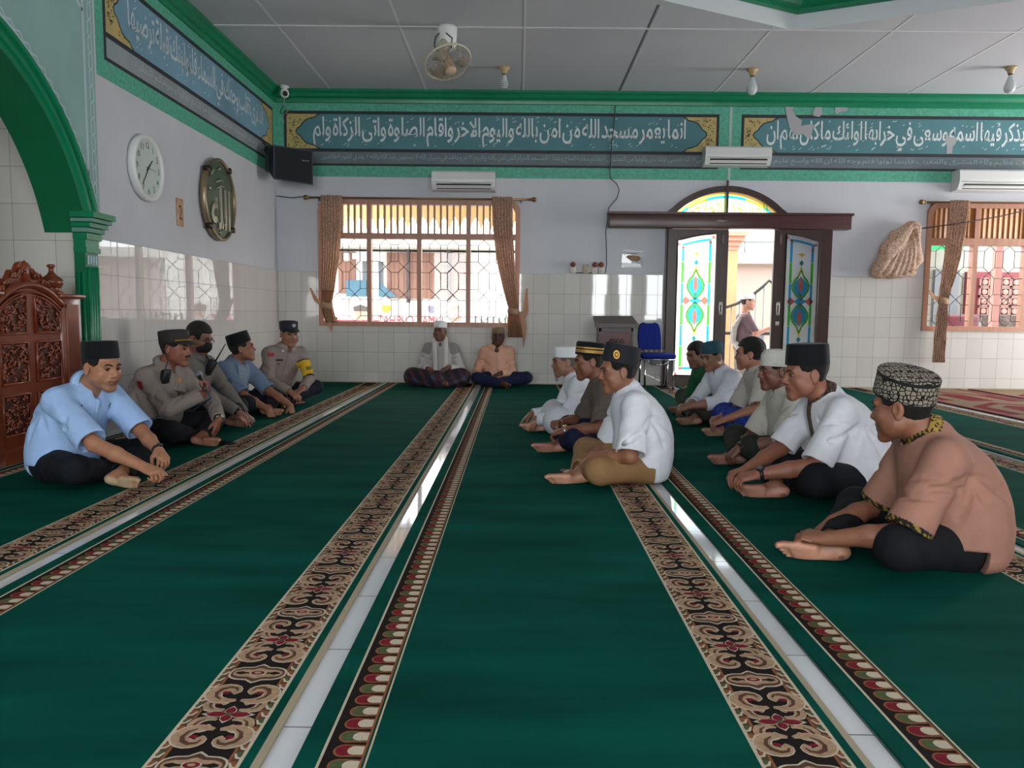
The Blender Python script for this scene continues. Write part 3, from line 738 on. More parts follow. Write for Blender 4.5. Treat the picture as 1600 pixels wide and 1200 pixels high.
def leaf(name, label, x0, x1, yq, left):
    t = thing(name, label, 'door', ((x0 + x1) / 2, yq, 0), 'sliding stained glass door leaves')
    y0, y1 = yq - .022, yq + .022; z0, z1 = .035, 2.012; gx0, gx1 = (x0 + .12, x1 - .15) if left else (x0 + .15, x1 - .16)
    gb = .15; ga, gb2 = (1.865, 1.955) if left else (1.955, 1.865)     # the glass top rises towards the meeting stile
    N_ = 9; tops = [(gx0 + (gx1 - gx0) * i / (N_ - 1), ga + (gb2 - ga) * math.sin(math.pi / 2 * (i / (N_ - 1))) if left else gb2 + (ga - gb2) * math.cos(math.pi / 2 * i / (N_ - 1))) for i in range(N_)]
    mb = MB()
    mb.box((x0, y0, z0), (gx0, y1, z1), dark_w); mb.box((gx1, y0, z0), (x1, y1, z1), dark_w); mb.box((gx0, y0, z0), (gx1, y1, gb), dark_w)
    for (a, za), (b, zb) in zip(tops, tops[1:]): mb.prism([(a, y0, za), (b, y0, zb), (b, y0, z1), (a, y0, z1)], (0, .044, 0), dark_w)
    mb.tube([(x, y0 - .004, z) for x, z in [(gx0, gb)] + tops + [(gx1, gb), (gx0, gb)]], .009, dark_w, 6)
    mb.build('leaf_frame', t)
    g = MB()
    for (a, za), (b, zb) in zip(tops, tops[1:]): g.add([(a, yq, gb), (b, yq, gb), (b, yq, zb), (a, yq, za)], [(0, 1, 2, 3)], W_)
    yc = yq - .003; zt = lambda x: np.interp(x, [p[0] for p in tops], [p[1] for p in tops]); gw = gx1 - gx0
    def R_(a, b, c, d, m): g.add([(a, yc, c), (b, yc, c), (b, yc, d), (a, yc, d)], [(0, 1, 2, 3)], SG[m])
    for i, xx in enumerate((gx0 + .06, gx1 - .09)):
        zz = gb + .11; k = 0; seq = ['green', 'blue', 'green', 'blue', 'green', 'blue', 'green']
        while zz < zt(xx) - .1:
            e = min(zz + .265, zt(xx) - .09); R_(xx, xx + .032, zz, e, seq[k % 7]); zz = e + .004; k += 1
    R_(gx0 + .095, gx1 - .095, gb + .075, gb + .105, 'blue')
    for (a, za), (b, zb) in list(zip(tops, tops[1:]))[1:-1]: g.add([(a, yc, za - .085), (b, yc, zb - .085), (b, yc, zb - .055), (a, yc, za - .055)], [(0, 1, 2, 3)], SG['blue'])
    for a, b in ((gx0, gb), (gx0 + .06, gb + .07), (gx1 - .055, zt(gx1) - .06), (gx1 - .09, zt(gx1) - .12), (gx0 + .005, zt(gx0) - .06), (gx0 + .06, zt(gx0) - .1)): R_(a, a + .035, b, b + .035, 'coral')
    cx = (gx0 + gx1) / 2; cz = 1.11; sx_, sz_ = .84, .74
    def P_(pts, m, dy=0): g.poly([(cx + a * sx_, yc - .0008 - dy, cz + b * sz_) for a, b in pts], SG[m])
    for s in (1, -1):
        # heart-like outer band, inner drop, coral core, yellow tip
        lob = [(0, .02), (.075, .10), (.125, .19), (.135, .27), (.105, .36), (.05, .43), (.0, .54)]
        inn = [(0, .05), (.06, .12), (.10, .20), (.105, .27), (.08, .34), (.035, .40), (.0, .50)]
        for q in (1, -1):
            for k in range(len(lob) - 1):
                P_([(q * lob[k][0], s * lob[k][1]), (q * lob[k+1][0], s * lob[k+1][1]), (q * inn[k+1][0], s * inn[k+1][1]), (q * inn[k][0], s * inn[k][1])], 'green')
        core = [(0, .14), (.024, .21), (.034, .28), (.022, .35), (0, .43)]
        for q in (1, -1):
            P_([(0, s * .05)] + [(q * a, s * b) for a, b in inn[1:5]] + [(q * .02, s * .40), (0, s * .43)] + [(q * a, s * b) for a, b in core[3:0:-1]] + [(0, s * .14)], 'blue', .0006)
            P_([(q * .05, s * .43), (0, s * .62), (0, s * .50), (q * .03, s * .41)], 'yellow', .002)
        P_([(a, s * b) for a, b in core] + [(-a, s * b) for a, b in core[3:0:-1]], 'coral', .0006)
        P_([(0, s * .60), (.035, s * .655), (0, s * .71), (-.035, s * .655)], 'teal', .002)
        P_([(s * .07, 0), (s * .15, .075), (s * .20, .0), (s * .15, -.075)], 'coral', .001)
        P_([(0, s * .07), (.03, s * .10), (0, s * .135), (-.03, s * .10)], 'yellow', .0024)
    P_([(.10, 0), (0, .07), (-.10, 0), (0, -.07)], 'blue', .0014)
    P_([(-.07, .80), (-.03, .79), (0, .75), (.03, .79), (.07, .80), (.02, .815), (0, .84), (-.02, .815)], 'gold')
    for s in (1, -1):
        pts = [(cx + a * sx_, yc - .004, cz + s * b * sz_) for a, b in ([(0, .02), (.075, .10), (.125, .19), (.135, .27), (.105, .36), (.05, .43), (.0, .54)])]
        g.tube(pts, .004, iron, 5); g.tube([(2 * cx - x, y, z) for x, y, z in pts], .004, iron, 5)
    g.build('stained_glass', t)
    h = MB(); hx_ = (x1 - .075) if left else (x0 + .075); st = M('brushed_handle_steel', '#a7a39a', .35, .8)
    h.bevbox((hx_ - .022, y0 - .010, .93), (hx_ + .022, y0, 1.10), st, .006); h.box((hx_ - .010, y0 - .011, .97), (hx_ + .010, y0 - .006, 1.06), dark_w)
    if not left: h.bevbox((hx_ - .022, y0 - .010, .80), (hx_ + .022, y0, .855), st, .006)
    h.build('flush_handle', t)
    mb = MB(); mb.bevbox((hx_ - .014, y0 - .012, 1.83), (hx_ + .014, y0, 1.96), M('grey_bolt', '#5c5653', .4, .7), .004); mb.build('sliding_bolt', t)
leaf('sliding_door_leaf', 'closed door leaf with bright backlit stained glass beside the blue chair', 1.905, 2.67, YF - .055, True)
leaf('sliding_door_leaf', 'slid-back door leaf with dim stained glass in front of the wall', 3.235, 3.965, YF - .105, False)
# ================================================================== curtains, rods
rod_m = M('antique_brass_rod', '#8b6a42', .35, .8); curt_m = M('brown_figured_curtain', '#e6cdb9', .9, bump=(90, .3), spec=.1); lin_m = M('beige_curtain_lining', '#d3ae90', .9, noise=(5, .1), spec=.1)
def figure(m, sc=(95, 95, 55), c2='#b8967f', thr=.52):
    nt = m.node_tree; b = nt.nodes['Principled BSDF']; N = nt.nodes.new
    tc = N('ShaderNodeTexCoord'); mp = N('ShaderNodeMapping'); mp.inputs['Scale'].default_value = sc
    v = N('ShaderNodeTexVoronoi'); v.feature = 'DISTANCE_TO_EDGE'; v.inputs['Scale'].default_value = .35
    cr = N('ShaderNodeMath'); cr.operation = 'LESS_THAN'; cr.inputs[1].default_value = .06
    mx = N('ShaderNodeMix'); mx.data_type = 'RGBA'; mx.inputs[6].default_value = b.inputs['Base Color'].default_value; mx.inputs[7].default_value = (*hx(c2), 1)
    nt.links.new(tc.outputs['Object'], mp.inputs[0]); nt.links.new(mp.outputs[0], v.inputs['Vector']); nt.links.new(v.outputs[0], cr.inputs[0]); nt.links.new(cr.outputs[0], mx.inputs[0]); nt.links.new(mx.outputs[2], b.inputs['Base Color'])
figure(curt_m)
for m_ in (curt_m, lin_m):                        # daylight glows through the thin cloth
    nt = m_.node_tree; b_ = nt.nodes['Principled BSDF']; tl = nt.nodes.new('ShaderNodeBsdfTranslucent'); x_ = nt.nodes.new('ShaderNodeMixShader'); x_.inputs[0].default_value = .42
    lk = b_.inputs['Base Color'].links
    if lk: nt.links.new(lk[0].from_socket, tl.inputs[0])
    nt.links.new(b_.outputs[0], x_.inputs[1]); nt.links.new(tl.outputs[0], x_.inputs[2]); nt.links.new(x_.outputs[0], nt.nodes['Material Output'].inputs[0])
def rod(name, label, x0, x1, z):
    t = thing(name, label, 'curtain rod', ((x0 + x1) / 2, YF, z), 'brass curtain rods'); mb = MB(); y = YF - .09
    mb.tube([(x0, y, z), (x1, y, z)], .011, rod_m, 10); mb.build('pole', t)
    for x in (x0, x1):
        f = MB(); s = -1 if x == x0 else 1; f.lathe([(.0, -.02), (.013, -.015), (.02, 0), (.013, .012), (.03, .03), (.032, .05), (.022, .068), (0, .075)] if s > 0 else [(0, -.075), (.022, -.068), (.032, -.05), (.03, -.03), (.013, -.012), (.02, 0), (.013, .015), (0, .02)], (x, y, z), rod_m, 12, 'x'); f.build('finial', t)
    for x in (x0 + .12, x1 - .12):
        b = MB(); b.tube([(x, YF, z - .03), (x, y, z - .012)], .008, rod_m, 6); b.build('bracket', t)
def curtain(name, label, keys, tie_z, folds, seed, lining_below, tails):
    """keys: (z, centre x, width, depth) down the curtain; pleats run from the rod into the tie"""
    rg = random.Random(seed); t = thing(name, label, 'curtain', (keys[-1][1], YF - .09, keys[-1][0]), 'brown curtains tied back')
    nz, nu = 64, folds * 8 + 1; zs = np.linspace(keys[0][0], keys[-1][0], nz); kz = [-k[0] for k in keys]
    ph = [rg.uniform(0, 6.28) for _ in range(3)]
    fr, bk = MB(), MB(); V = []
    for z in zs:
        cx, w, d = (np.interp(-z, kz, [k[j] for k in keys]) for j in (1, 2, 3)); row = []
        for j in range(nu):
            u = j / (nu - 1); a = u * folds * 2 * math.pi + .5 * math.sin(z * 5 + ph[0]) + .6 * math.sin(u * 9 + ph[1])
            row.append((cx + w * (u - .5) + .18 * w / folds * math.sin(a * 1.0 + 1.2), YF - .108 - d * (.5 + .5 * math.sin(a)) - .006 * math.sin(z * 23 + u * 6 + ph[2]), z))
        V.append(row)
    flat = [p for r in V for p in r]
    for part, cond in ((fr, lambda z: z >= lining_below), (bk, lambda z: z < lining_below)):
        fs = [(i*nu+j, i*nu+j+1, (i+1)*nu+j+1, (i+1)*nu+j) for i in range(nz-1) for j in range(nu-1) if cond(zs[i])]
        if fs: part.add(flat, fs, curt_m if part is fr else lin_m, True)
    def thick(o):
        md = o.modifiers.new('cloth_thickness', 'SOLIDIFY'); md.thickness = .004; md.offset = 0
    thick(fr.build('drape', t))
    if bk.f: thick(bk.build('lining_end', t))
    tie = MB(); cx, w, d = (np.interp(-tie_z, kz, [k[j] for k in keys]) for j in (1, 2, 3))
    ring = []
    for zz, e in ((tie_z + .035, .004), (tie_z + .02, .012), (tie_z - .02, .012), (tie_z - .04, .003)):
        ring.append([(cx + (w / 2 + e) * math.cos(R(a)), YF - .108 - d / 2 + (d * .62 + e) * math.sin(R(a)), zz + .01 * math.sin(R(a * 2))) for a in range(0, 360, 20)])
    tie.rings(ring, lin_m)
    tie.build('tie_band', t)
    for pts, ws in tails:
        b = MB(); b.ribbon([(x, YF - .14 - .012 * i, z) for i, (x, z) in enumerate(pts)], ws, lin_m, (0, -1, 0)); o = b.build('tie_tail', t)
        md = o.modifiers.new('cloth_thickness', 'SOLIDIFY'); md.thickness = .008; md.offset = 0
rod('curtain_rod', 'brass curtain rod over the left window', -2.66, .15, 2.36)
mb = MB(); mb.tube([(-3.09, YF - .02, 2.385), (-2.9, YF - .03, 2.36), (-2.74, YF - .085, 2.372)], .005, M('black_cord', '#26262a', .7), 6); tag(mb.build('corner_cord'), 'short black cord from the corner to the left window curtain rod', 'cord')
rod('curtain_rod', 'brass curtain rod over the right window, beside the hanging cloth bundle', 5.12, 8.0, 2.375)
curtain('curtain', 'left curtain of the left window, tied near the speaker corner', [(2.385, -2.37, .27, .05), (2.0, -2.375, .26, .05), (1.6, -2.39, .22, .055), (1.25, -2.42, .17, .06), (1.02, -2.44, .13, .07), (.90, -2.42, .15, .08), (.78, -2.38, .13, .07)], 1.0, 7, 3, 1.2,
        [([(-2.47, .99), (-2.58, 1.08), (-2.64, 1.22)], [.06, .05, .02]), ([(-2.45, .98), (-2.40, .82), (-2.38, .66)], [.07, .06, .015]), ([(-2.46, .93), (-2.36, .84), (-2.30, .82)], [.08, .07, .05])])
curtain('curtain', 'right curtain of the left window, hanging beside the man in the peach shirt', [(2.385, -.215, .255, .05), (2.0, -.205, .25, .05), (1.6, -.165, .22, .055), (1.25, -.11, .17, .06), (.97, -.055, .12, .07), (.85, -.05, .17, .08), (.62, -.03, .19, .07)], .95, 7, 5, .97,
        [([(.02, .80), (.10, .95), (.115, 1.24)], [.10, .075, .02]), ([(.05, .95), (.09, .75), (.075, .50)], [.06, .06, .015])])
curtain('curtain', 'tied curtain of the right window, right of the hanging cloth bundle', [(2.395, 5.535, .25, .05), (2.0, 5.51, .245, .05), (1.6, 5.47, .21, .055), (1.3, 5.42, .16, .06), (1.13, 5.395, .105, .07), (.95, 5.395, .14, .07), (.6, 5.385, .155, .06), (.355, 5.385, .155, .06)], 1.14, 6, 9, -1,
        [([(5.36, 1.15), (5.26, 1.19), (5.20, 1.27)], [.05, .05, .02])])
mb = MB(); mb.tube([(4.97, YF - .05, 2.03), (5.5, YF - .2, 2.10), (6.0, YF - .24, 2.19), (6.6, YF - .2, 2.34), (8.0, YF - .1, 2.62)], .007, M('dark_cord', '#4d463f', .8), 6)
tag(mb.build('hanging_cord'), 'thin cord rising from the cloth bundle across the right window', 'cord')
# ================================================================== things on the walls and the ceiling
white_pl = M('white_appliance_plastic', '#d9d9d6', .35, noise=(2, .03)); grey_pl = M('grey_appliance_plastic', '#8d8d8c', .45); black_pl = M('black_plastic', '#1b1c1f', .4); slot_m = M('dark_air_slot', '#2a2522', .7)
def air_con(label, x0, x1, z0, z1):
    t = thing('air_conditioner', label, 'air conditioner', ((x0 + x1) / 2, YF, z0), 'white wall air conditioners'); h = z1 - z0
    prof = [(0, 0), (-.14, .01), (-.175, .045), (-.195, .10), (-.20, h * .55), (-.19, h * .92), (-.17, h), (0, h)]
    mb = MB(); mb.rings([[(x, YF - .010 + a, z0 + b) for a, b in prof] for x in (x0, x0 + .012, x1 - .012, x1)], white_pl, False); mb.build('body', t)
    mb = MB(); mb.rings([[(x, YF - .013 + a * 1.01, z0 + b) for a, b in [(-.145, .018), (-.172, .05), (-.186, .078), (-.12, .078)]] for x in (x0 + .06, x1 - .05)], slot_m, False); mb.build('air_outlet', t)
    mb = MB(); mb.box((x0 + .065, YF - .20, z0 + .045), (x1 - .055, YF - .185, z0 + .056), white_pl, Matrix.Rotation(R(-28), 3, 'X')); mb.build('louvre', t)
    mb = MB(); mb.tube([(x0 + .02, YF - .206, z0 + h * .42), ((x0 + x1) / 2, YF - .209, z0 + h * .36), (x1 - .02, YF - .206, z0 + h * .42)], .003, grey_pl, 5); mb.build('panel_seam', t)
air_con('white air conditioner above the left window', -1.094, -.301, 2.452, 2.69)
air_con('white air conditioner overlapping the calligraphy, above the doorway', 2.314, 3.135, 2.79, 3.02)
air_con('white air conditioner above the right window, cut by the picture edge', 5.475, 6.50, 2.51, 2.765)
# loudspeaker in the corner
t = thing('loudspeaker', 'black wedge loudspeaker high in the corner, beside the left window', 'speaker', (-2.86, 9.62, 2.45))
rot = Matrix.Rotation(R(27), 3, 'Z'); c = Vector((-2.77, 9.56, 2.66))
mb = MB(); pr = [(-.23, -.17, -.19), (.23, -.17, -.22), (.23, .17, -.06), (-.23, .17, -.05)]; tp = [(-.23, -.17, .21), (.23, -.17, .19), (.23, .17, .19), (-.23, .17, .20)]
cab = M('black_speaker_cabinet', '#2b2e3a', .5, bump=(200, .2))
vs = [c + rot @ Vector(p) for p in pr + tp]; mb.add(vs, [(3, 2, 1, 0), (4, 5, 6, 7), (0, 1, 5, 4), (1, 2, 6, 5), (2, 3, 7, 6), (3, 0, 4, 7)], cab); mb.build('cabinet', t)
mb = MB(); mb.add([c + rot @ Vector(p) for p in ((-.215, -.174, -.175), (.215, -.174, -.205), (.215, -.174, .175), (-.215, -.174, .195))], [(0, 1, 2, 3)], M('black_speaker_grille', '#1a1b20', .8, bump=(350, .6))); mb.build('grille', t)
mb = MB(); 
for i in range(3): mb.poly([c + rot @ Vector((.115 + i * .028 + .009 * math.cos(a), -.176, .06 + .009 * math.sin(a))) for a in np.linspace(0, 6.28, 9)[:-1]], M('silver_badge', '#a0a4ab', .3, .7))
mb.build('badge', t)
mb = MB(); mb.box((XL + .007, 9.60, 2.62), (XL + .10, 9.68, 2.92), black_pl); mb.tube([(XL + .03, 9.52, 2.84), (XL + .05, 9.5, 2.9), (XL + .03, 9.46, 2.93)], .012, black_pl, 6); mb.build('wall_bracket', t)
# clock
t = thing('wall_clock', 'round white wall clock showing half past one beside the round plaque', 'clock', (XL, 6.48, 1.8)); cy, cz = 6.485, 2.08
mb = MB(); mb.lathe([(0, .002), (.262, .002), (.268, .03), (.268, .052), (.255, .066), (.236, .06), (.226, .045)], (XL, cy, cz), white_pl, 48, 'x', True, False); mb.build('case', t)
mb = MB(); mb.lathe([(0, .044), (.23, .044)], (XL, cy, cz), M('pale_clock_dial', '#c7cfc9', .5), 48, 'x', False, False); mb.build('dial', t)
mb = MB(); ink = M('black_clock_ink', '#16181b', .5)
for h in range(1, 13):
    a = R(30 * h); text_geo(mb, str(h), ink, (XL + .0445, cy + .185 * math.sin(a), cz + .185 * math.cos(a)), (0, 1, 0), (0, 0, 1), None, .05, align='C')
mb.build('numerals', t)
def hand(nm, ang, l0, l1, w, d, m):
    mb = MB(); a = R(ang); u = Vector((0, math.sin(a), math.cos(a))); o = Vector((XL + .046 + d, cy, cz))
    mb.ribbon([o - u * l0, o, o + u * l1], [w, w, w * .5], m, (1, 0, 0)); ob = mb.build(nm, t); md = ob.modifiers.new('thickness', 'SOLIDIFY'); md.thickness = .002
hand('hour_hand', 47, .03, .105, .016, .001, ink); hand('minute_hand', 217, .03, .165, .011, .004, ink); hand('second_hand', 92, .05, .15, .003, .007, M('dark_second_hand', '#40424a', .4))
mb = MB(); mb.lathe([(0, .050), (.225, .050)], (XL, cy, cz), clear, 40, 'x', False, False); mb.build('cover_glass', t)
# round calligraphy plaque
t = thing('round_plaque', 'round green plaque with raised metal Arabic lettering beside the clock', 'plaque', (XL, 8.0, 1.65)); cy, cz = 8.0, 2.04
bronze = M('worn_bronze_rim', '#8b7a62', .35, .6, noise=(6, .2)); silv = M('tarnished_silver_letter', '#a9a99a', .35, .7)
mb = MB(); mb.lathe([(0, .01), (.40, .01), (.412, .03), (.412, .07), (.395, .078), (.382, .07), (.38, .05)], (XL, cy, cz), bronze, 48, 'x', True, False); mb.build('rim', t)
mb = MB(); mb.lathe([(0, .05), (.385, .05)], (XL, cy, cz), M('dark_green_plaque_field', '#4a5a45', .4), 48, 'x', False, False); mb.build('field', t)
mb = MB(); text_geo(mb, '\ufefa\ufee0\ufedf\ufe8d'.replace('\ufefa', '\ufeea'), silv, (XL + .051, cy, cz - .09), (0, 1, 0), (0, 0, 1), .50, .42, depth=.016, align='C', bold=.02)
for a, b, c_, d_ in ((-.12, .16, .10, .20), (-.10, .10, .12, .14), (-.24, .21, -.15, .29), (-.05, .29, .02, .31)):
    mb.tube([(XL + .06, cy + a, cz + b), (XL + .068, cy + (a + c_) / 2, cz + (b + d_) / 2 + .02), (XL + .06, cy + c_, cz + d_)], [.007, .013, .006], silv, 6)
for a, b in ((-.02, -.33), (.22, .05), (-.26, .08), (.24, -.10)): mb.lathe([(0, .0), (.022, .0), (.018, .015), (0, .018)], (XL + .05, cy + a, cz + b), silv, 8, 'x')
mb.build('raised_lettering', t)
for a in (55, 140, 225, 318):
    mb = MB(); q = R(a); mb.bevbox((XL + .02, cy + .405 * math.cos(q) - .03, cz + .405 * math.sin(q) - .03), (XL + .09, cy + .405 * math.cos(q) + .03, cz + .405 * math.sin(q) + .03), M('dark_clip_metal', '#3a342c', .3, .9), .012); mb.build('rim_clip', t)
# number tag
t = thing('number_tag', 'small wooden tag with a figure 2 between the clock and the plaque', 'sign', (XL, 7.155, 1.68)); mb = MB(); mb.bevbox((XL, 7.09, 1.685), (XL + .012, 7.22, 1.935), M('peach_tag_wood', '#b58f74', .6, noise=(12, .2)), .003); mb.build('plate', t)
mb = MB(); text_geo(mb, '2', M('brown_tag_ink', '#4a2d22', .6), (XL + .0125, 7.155, 1.81), (0, 1, 0), (0, 0, 1), .07, .13, align='C'); mb.build('figure', t)
# security camera
t = thing('security_camera', 'small white dome security camera at the ceiling corner above the speaker', 'camera', (-2.92, 9.88, 3.62))
mb = MB(); mb.lathe([(0, .10), (.05, .10), (.055, .085), (.05, .075), (.03, .07), (.05, .04), (.058, .01), (.05, -.02), (.03, -.04), (0, -.045)], (-2.92, 9.86, 3.60), white_pl, 20); mb.build('housing', t)
mb = MB(); mb.lathe([(0, -.062), (.022, -.058), (.03, -.04), (.03, -.02)], (-2.90, 9.85, 3.597), black_pl, 14, 'y'); mb.build('lens', t)
mb = MB(); mb.tube([(-2.93, 9.89, 3.56), (-2.97, 9.97, 3.5), (-2.93, 10.03, 3.44), (-3.0, 10.03, 3.38), (-2.98, 10.03, 3.30)], .006, grey_pl, 5); mb.tube([(-2.97, 9.97, 3.5), (-3.03, 10.02, 3.42), (-2.94, 10.035, 3.39)], .006, black_pl, 5); mb.build('cable', t)
# ceiling fan
t = thing('ceiling_fan', 'caged orbit fan hanging from a white canister under the ceiling', 'fan', (-.72, 7.82, ZC)); fx, fy = -.72, 7.84
ivory = M('yellowed_ivory_plastic', '#c9c0a6', .45); cage = M('thin_cage_wire', '#8b8574', .4, .5)
mb = MB(); mb.lathe([(0, 0), (.098, 0), (.098, -.03), (.09, -.20), (.08, -.21), (0, -.21)], (fx, fy, ZC), white_pl, 28); mb.build('canister', t)
mb = MB(); mb.tube([(fx - .02, fy - .05, ZC - .16), (fx - .04, fy - .11, ZC - .24), (fx - .02, fy - .12, ZC - .33)], [.045, .055, .05], ivory, 14); mb.build('motor_neck', t)
mb = MB(); mb.tube([(fx - .07, fy - .09, ZC - .09), (fx - .10, fy - .13, ZC - .14), (fx - .11, fy - .14, ZC - .22), (fx - .08, fy - .13, ZC - .27)], .006, black_pl, 6); mb.tube([(fx + .0, fy - .10, ZC - .09), (fx + .06, fy - .11, ZC - .14), (fx + .05, fy - .12, ZC - .24)], .006, black_pl, 6); mb.build('power_cable', t)
ax = (Matrix.Rotation(R(-20), 3, 'Y') @ Matrix.Rotation(R(-24), 3, 'X')); fc = Vector((fx + .03, fy - .15, ZC - .40))
T3 = lambda p: fc + ax @ Vector(p)
mb = MB(); rr = .225
mb.tube([T3((rr * math.cos(a), rr * math.sin(a), .03)) for a in np.linspace(0, 2 * math.pi, 41)], .010, ivory, 8, cap=False); mb.build('cage_rim', t)
mb = MB()
for k in range(28):
    a = k / 28 * 2 * math.pi
    for z0, z1, z2 in ((-.075, -.07, .03), (.12, .115, .03)): mb.tube([T3((r_ * math.cos(a), r_ * math.sin(a), z)) for r_, z in ((.05, z0), (.15, z1), (.205, (z1 + z2) / 2), (rr, z2))], .0016, cage, 4)
for r_ in (.10, .16): mb.tube([T3((r_ * math.cos(a), r_ * math.sin(a), -.073)) for a in np.linspace(0, 2 * math.pi, 33)], .0016, cage, 4, cap=False)
mb.build('cage_wires', t)
for k in range(3):
    mb = MB(); a0 = R(120 * k + 20); pts = []
    for i in range(5):
        for j in range(5):
            r_ = .03 + .165 * i / 4; a = a0 + (j / 4 - .5) * (.75 + .5 * i / 4); pts.append(T3((r_ * math.cos(a), r_ * math.sin(a), .02 + .05 * (j / 4 - .5))))
    mb.add(pts, [(i*5+j, i*5+j+1, (i+1)*5+j+1, (i+1)*5+j) for i in range(4) for j in range(4)], M('smoky_fan_blade', '#8f8474', .4), True); o = mb.build('blade', t); md = o.modifiers.new('thickness', 'SOLIDIFY'); md.thickness = .003
mb = MB(); rg_ = [[T3((r_ * math.cos(a), r_ * math.sin(a), z)) for a in np.linspace(0, 2 * math.pi, 21)[:-1]] for r_, z in ((.01, -.09), (.05, -.088), (.055, -.07), (.045, .10), (.02, .12))]
mb.rings(rg_, M('peach_fan_hub', '#c6ab8c', .45)); mb.build('hub', t)
# bulbs
for nm, lab, x, y, sp in (('ceiling_bulb', 'spiral bulb on a cream holder beside the fan', -.182, 9.06, 1), ('ceiling_bulb', 'pear bulb on a ceiling holder above the doorway', 2.626, 9.05, 0), ('ceiling_bulb', 'pear bulb on a ceiling holder near the right picture edge', 5.44, 8.9, 0)):
    t = thing(nm, lab, 'light bulb', (x, y, ZC), 'unlit ceiling bulbs')
    mb = MB(); mb.lathe([(0, 0), (.062, 0), (.06, -.02), (.04, -.035), (.03, -.075), (.0, -.075)], (x, y, ZC), M('cream_bulb_holder', '#b8a177', .5), 20); mb.build('holder', t)
    mb = MB(); mb.lathe([(0, -.072), (.024, -.072), (.024, -.09), (0, -.09)], (x, y, ZC), M('brass_cap', '#5a4a30', .4, .8), 14); mb.build('screw_cap', t)
    mb = MB(); gl = M('milky_bulb_glass', '#c3ccca', .15)
    if sp:
        mb.lathe([(0, -.088), (.026, -.088), (.03, -.13), (.03, -.14), (0, -.142)], (x, y, ZC), gl, 16)
        mb.tube([(x + (.03 + .012 * math.sin(i / 60 * math.pi)) * math.cos(i * .42), y + (.03 + .012 * math.sin(i / 60 * math.pi)) * math.sin(i * .42), ZC - .145 - .085 * i / 60) for i in range(61)], .0075, gl, 6)
        mb.lathe([(.026, -.142), (.018, -.2), (.0, -.228)], (x, y, ZC), gl, 12)
    else: mb.lathe([(0, -.085), (.022, -.085), (.026, -.11), (.04, -.15), (.056, -.19), (.06, -.225), (.05, -.26), (.028, -.28), (0, -.286)], (x, y, ZC), gl, 20)
    mb.build('bulb', t)
# black cable down the far wall
mb = MB(); y = YF - .013
pts = [(1.206, y, 3.66), (1.19, y, 3.3), (1.165, y, 3.03), (1.15, y, 2.72), (1.165, y, 2.64), (1.24, y, 2.58), (1.275, y, 2.50), (1.25, y, 2.40), (1.15, y, 2.28), (1.12, YF - .19, 2.215), (1.115, YF - .19, 2.1), (1.115, y, 1.98), (1.13, y, 1.71), (1.135, y, 1.56), (1.12, y, 1.455), (1.02, y, 1.45), (.72, y, 1.45)]
mb.tube(pts, .006, M('dark_cable_sheath', '#3c3d40', .6), 6); tag(mb.build('wall_cable'), 'thin black cable hanging down the far wall beside the rail box', 'cable')
# sockets with red plugs
for i, (x, lab, plug) in enumerate(((.704, 'white wall socket with a red plug, leftmost of the row', 1), (.868, 'cream wall socket without a plug', 0), (.985, 'wall socket with red plug next to the cream socket', 1), (1.065, 'wall socket with red plug nearest the hanging cable', 1))):
    t = thing('wall_socket', lab, 'socket', (x, YF, 1.44), 'wall sockets above the tiles')
    mb = MB(); mb.bevbox((x - .036, YF - .03, 1.445), (x + .036, YF, 1.535 if plug else 1.555), M('white_socket_plastic', '#cfc9bd', .45) if plug else M('cream_socket_plastic', '#b3a58c', .5), .006)
    for d in (-.008, .008): mb.lathe([(0, -.033), (.004, -.033), (.004, -.028)], (x + d, YF, 1.475), black_pl, 6, 'y')
    mb.build('faceplate', t)
    if plug: mb = MB(); mb.lathe([(0, -.062), (.028, -.06), (.034, -.05), (.034, 0)], (x, YF, 1.555), M('brick_red_plug', '#7c3b30', .5), 16, 'y'); mb.build('red_plug', t)
# clear sleeve with torn paper
t = thing('plastic_sleeve', 'clear plastic sleeve with brown paper scraps taped beside the door', 'notice', (1.48, YF, 1.5)); mb = MB(); mb.box((1.33, YF - .004, 1.53), (1.61, YF - .002, 1.74), clear); mb.build('sleeve', t)
mb = MB(); pc = M('brown_paper_scrap', '#8d7454', .8, noise=(30, .25))
mb.poly([(1.38, YF - .0045, 1.66), (1.42, YF - .0045, 1.685), (1.55, YF - .0045, 1.67), (1.575, YF - .0045, 1.635), (1.53, YF - .0045, 1.60), (1.44, YF - .0045, 1.615)], pc); mb.poly([(1.40, YF - .0045, 1.70), (1.53, YF - .0045, 1.705), (1.53, YF - .0045, 1.698), (1.41, YF - .0045, 1.694)], M('dark_ink_line', '#55483c', .8))
mb.poly([(1.33, YF - .0048, 1.585), (1.57, YF - .0048, 1.575), (1.58, YF - .0048, 1.53), (1.34, YF - .0048, 1.535)], M('clear_tape', '#b9b9b6', .15)); mb.poly([(1.33, YF - .0048, 1.75), (1.60, YF - .0048, 1.735), (1.61, YF - .0048, 1.72), (1.34, YF - .0048, 1.73)], M('clear_tape', '#b9b9b6', .15)); mb.build('paper_scrap', t)
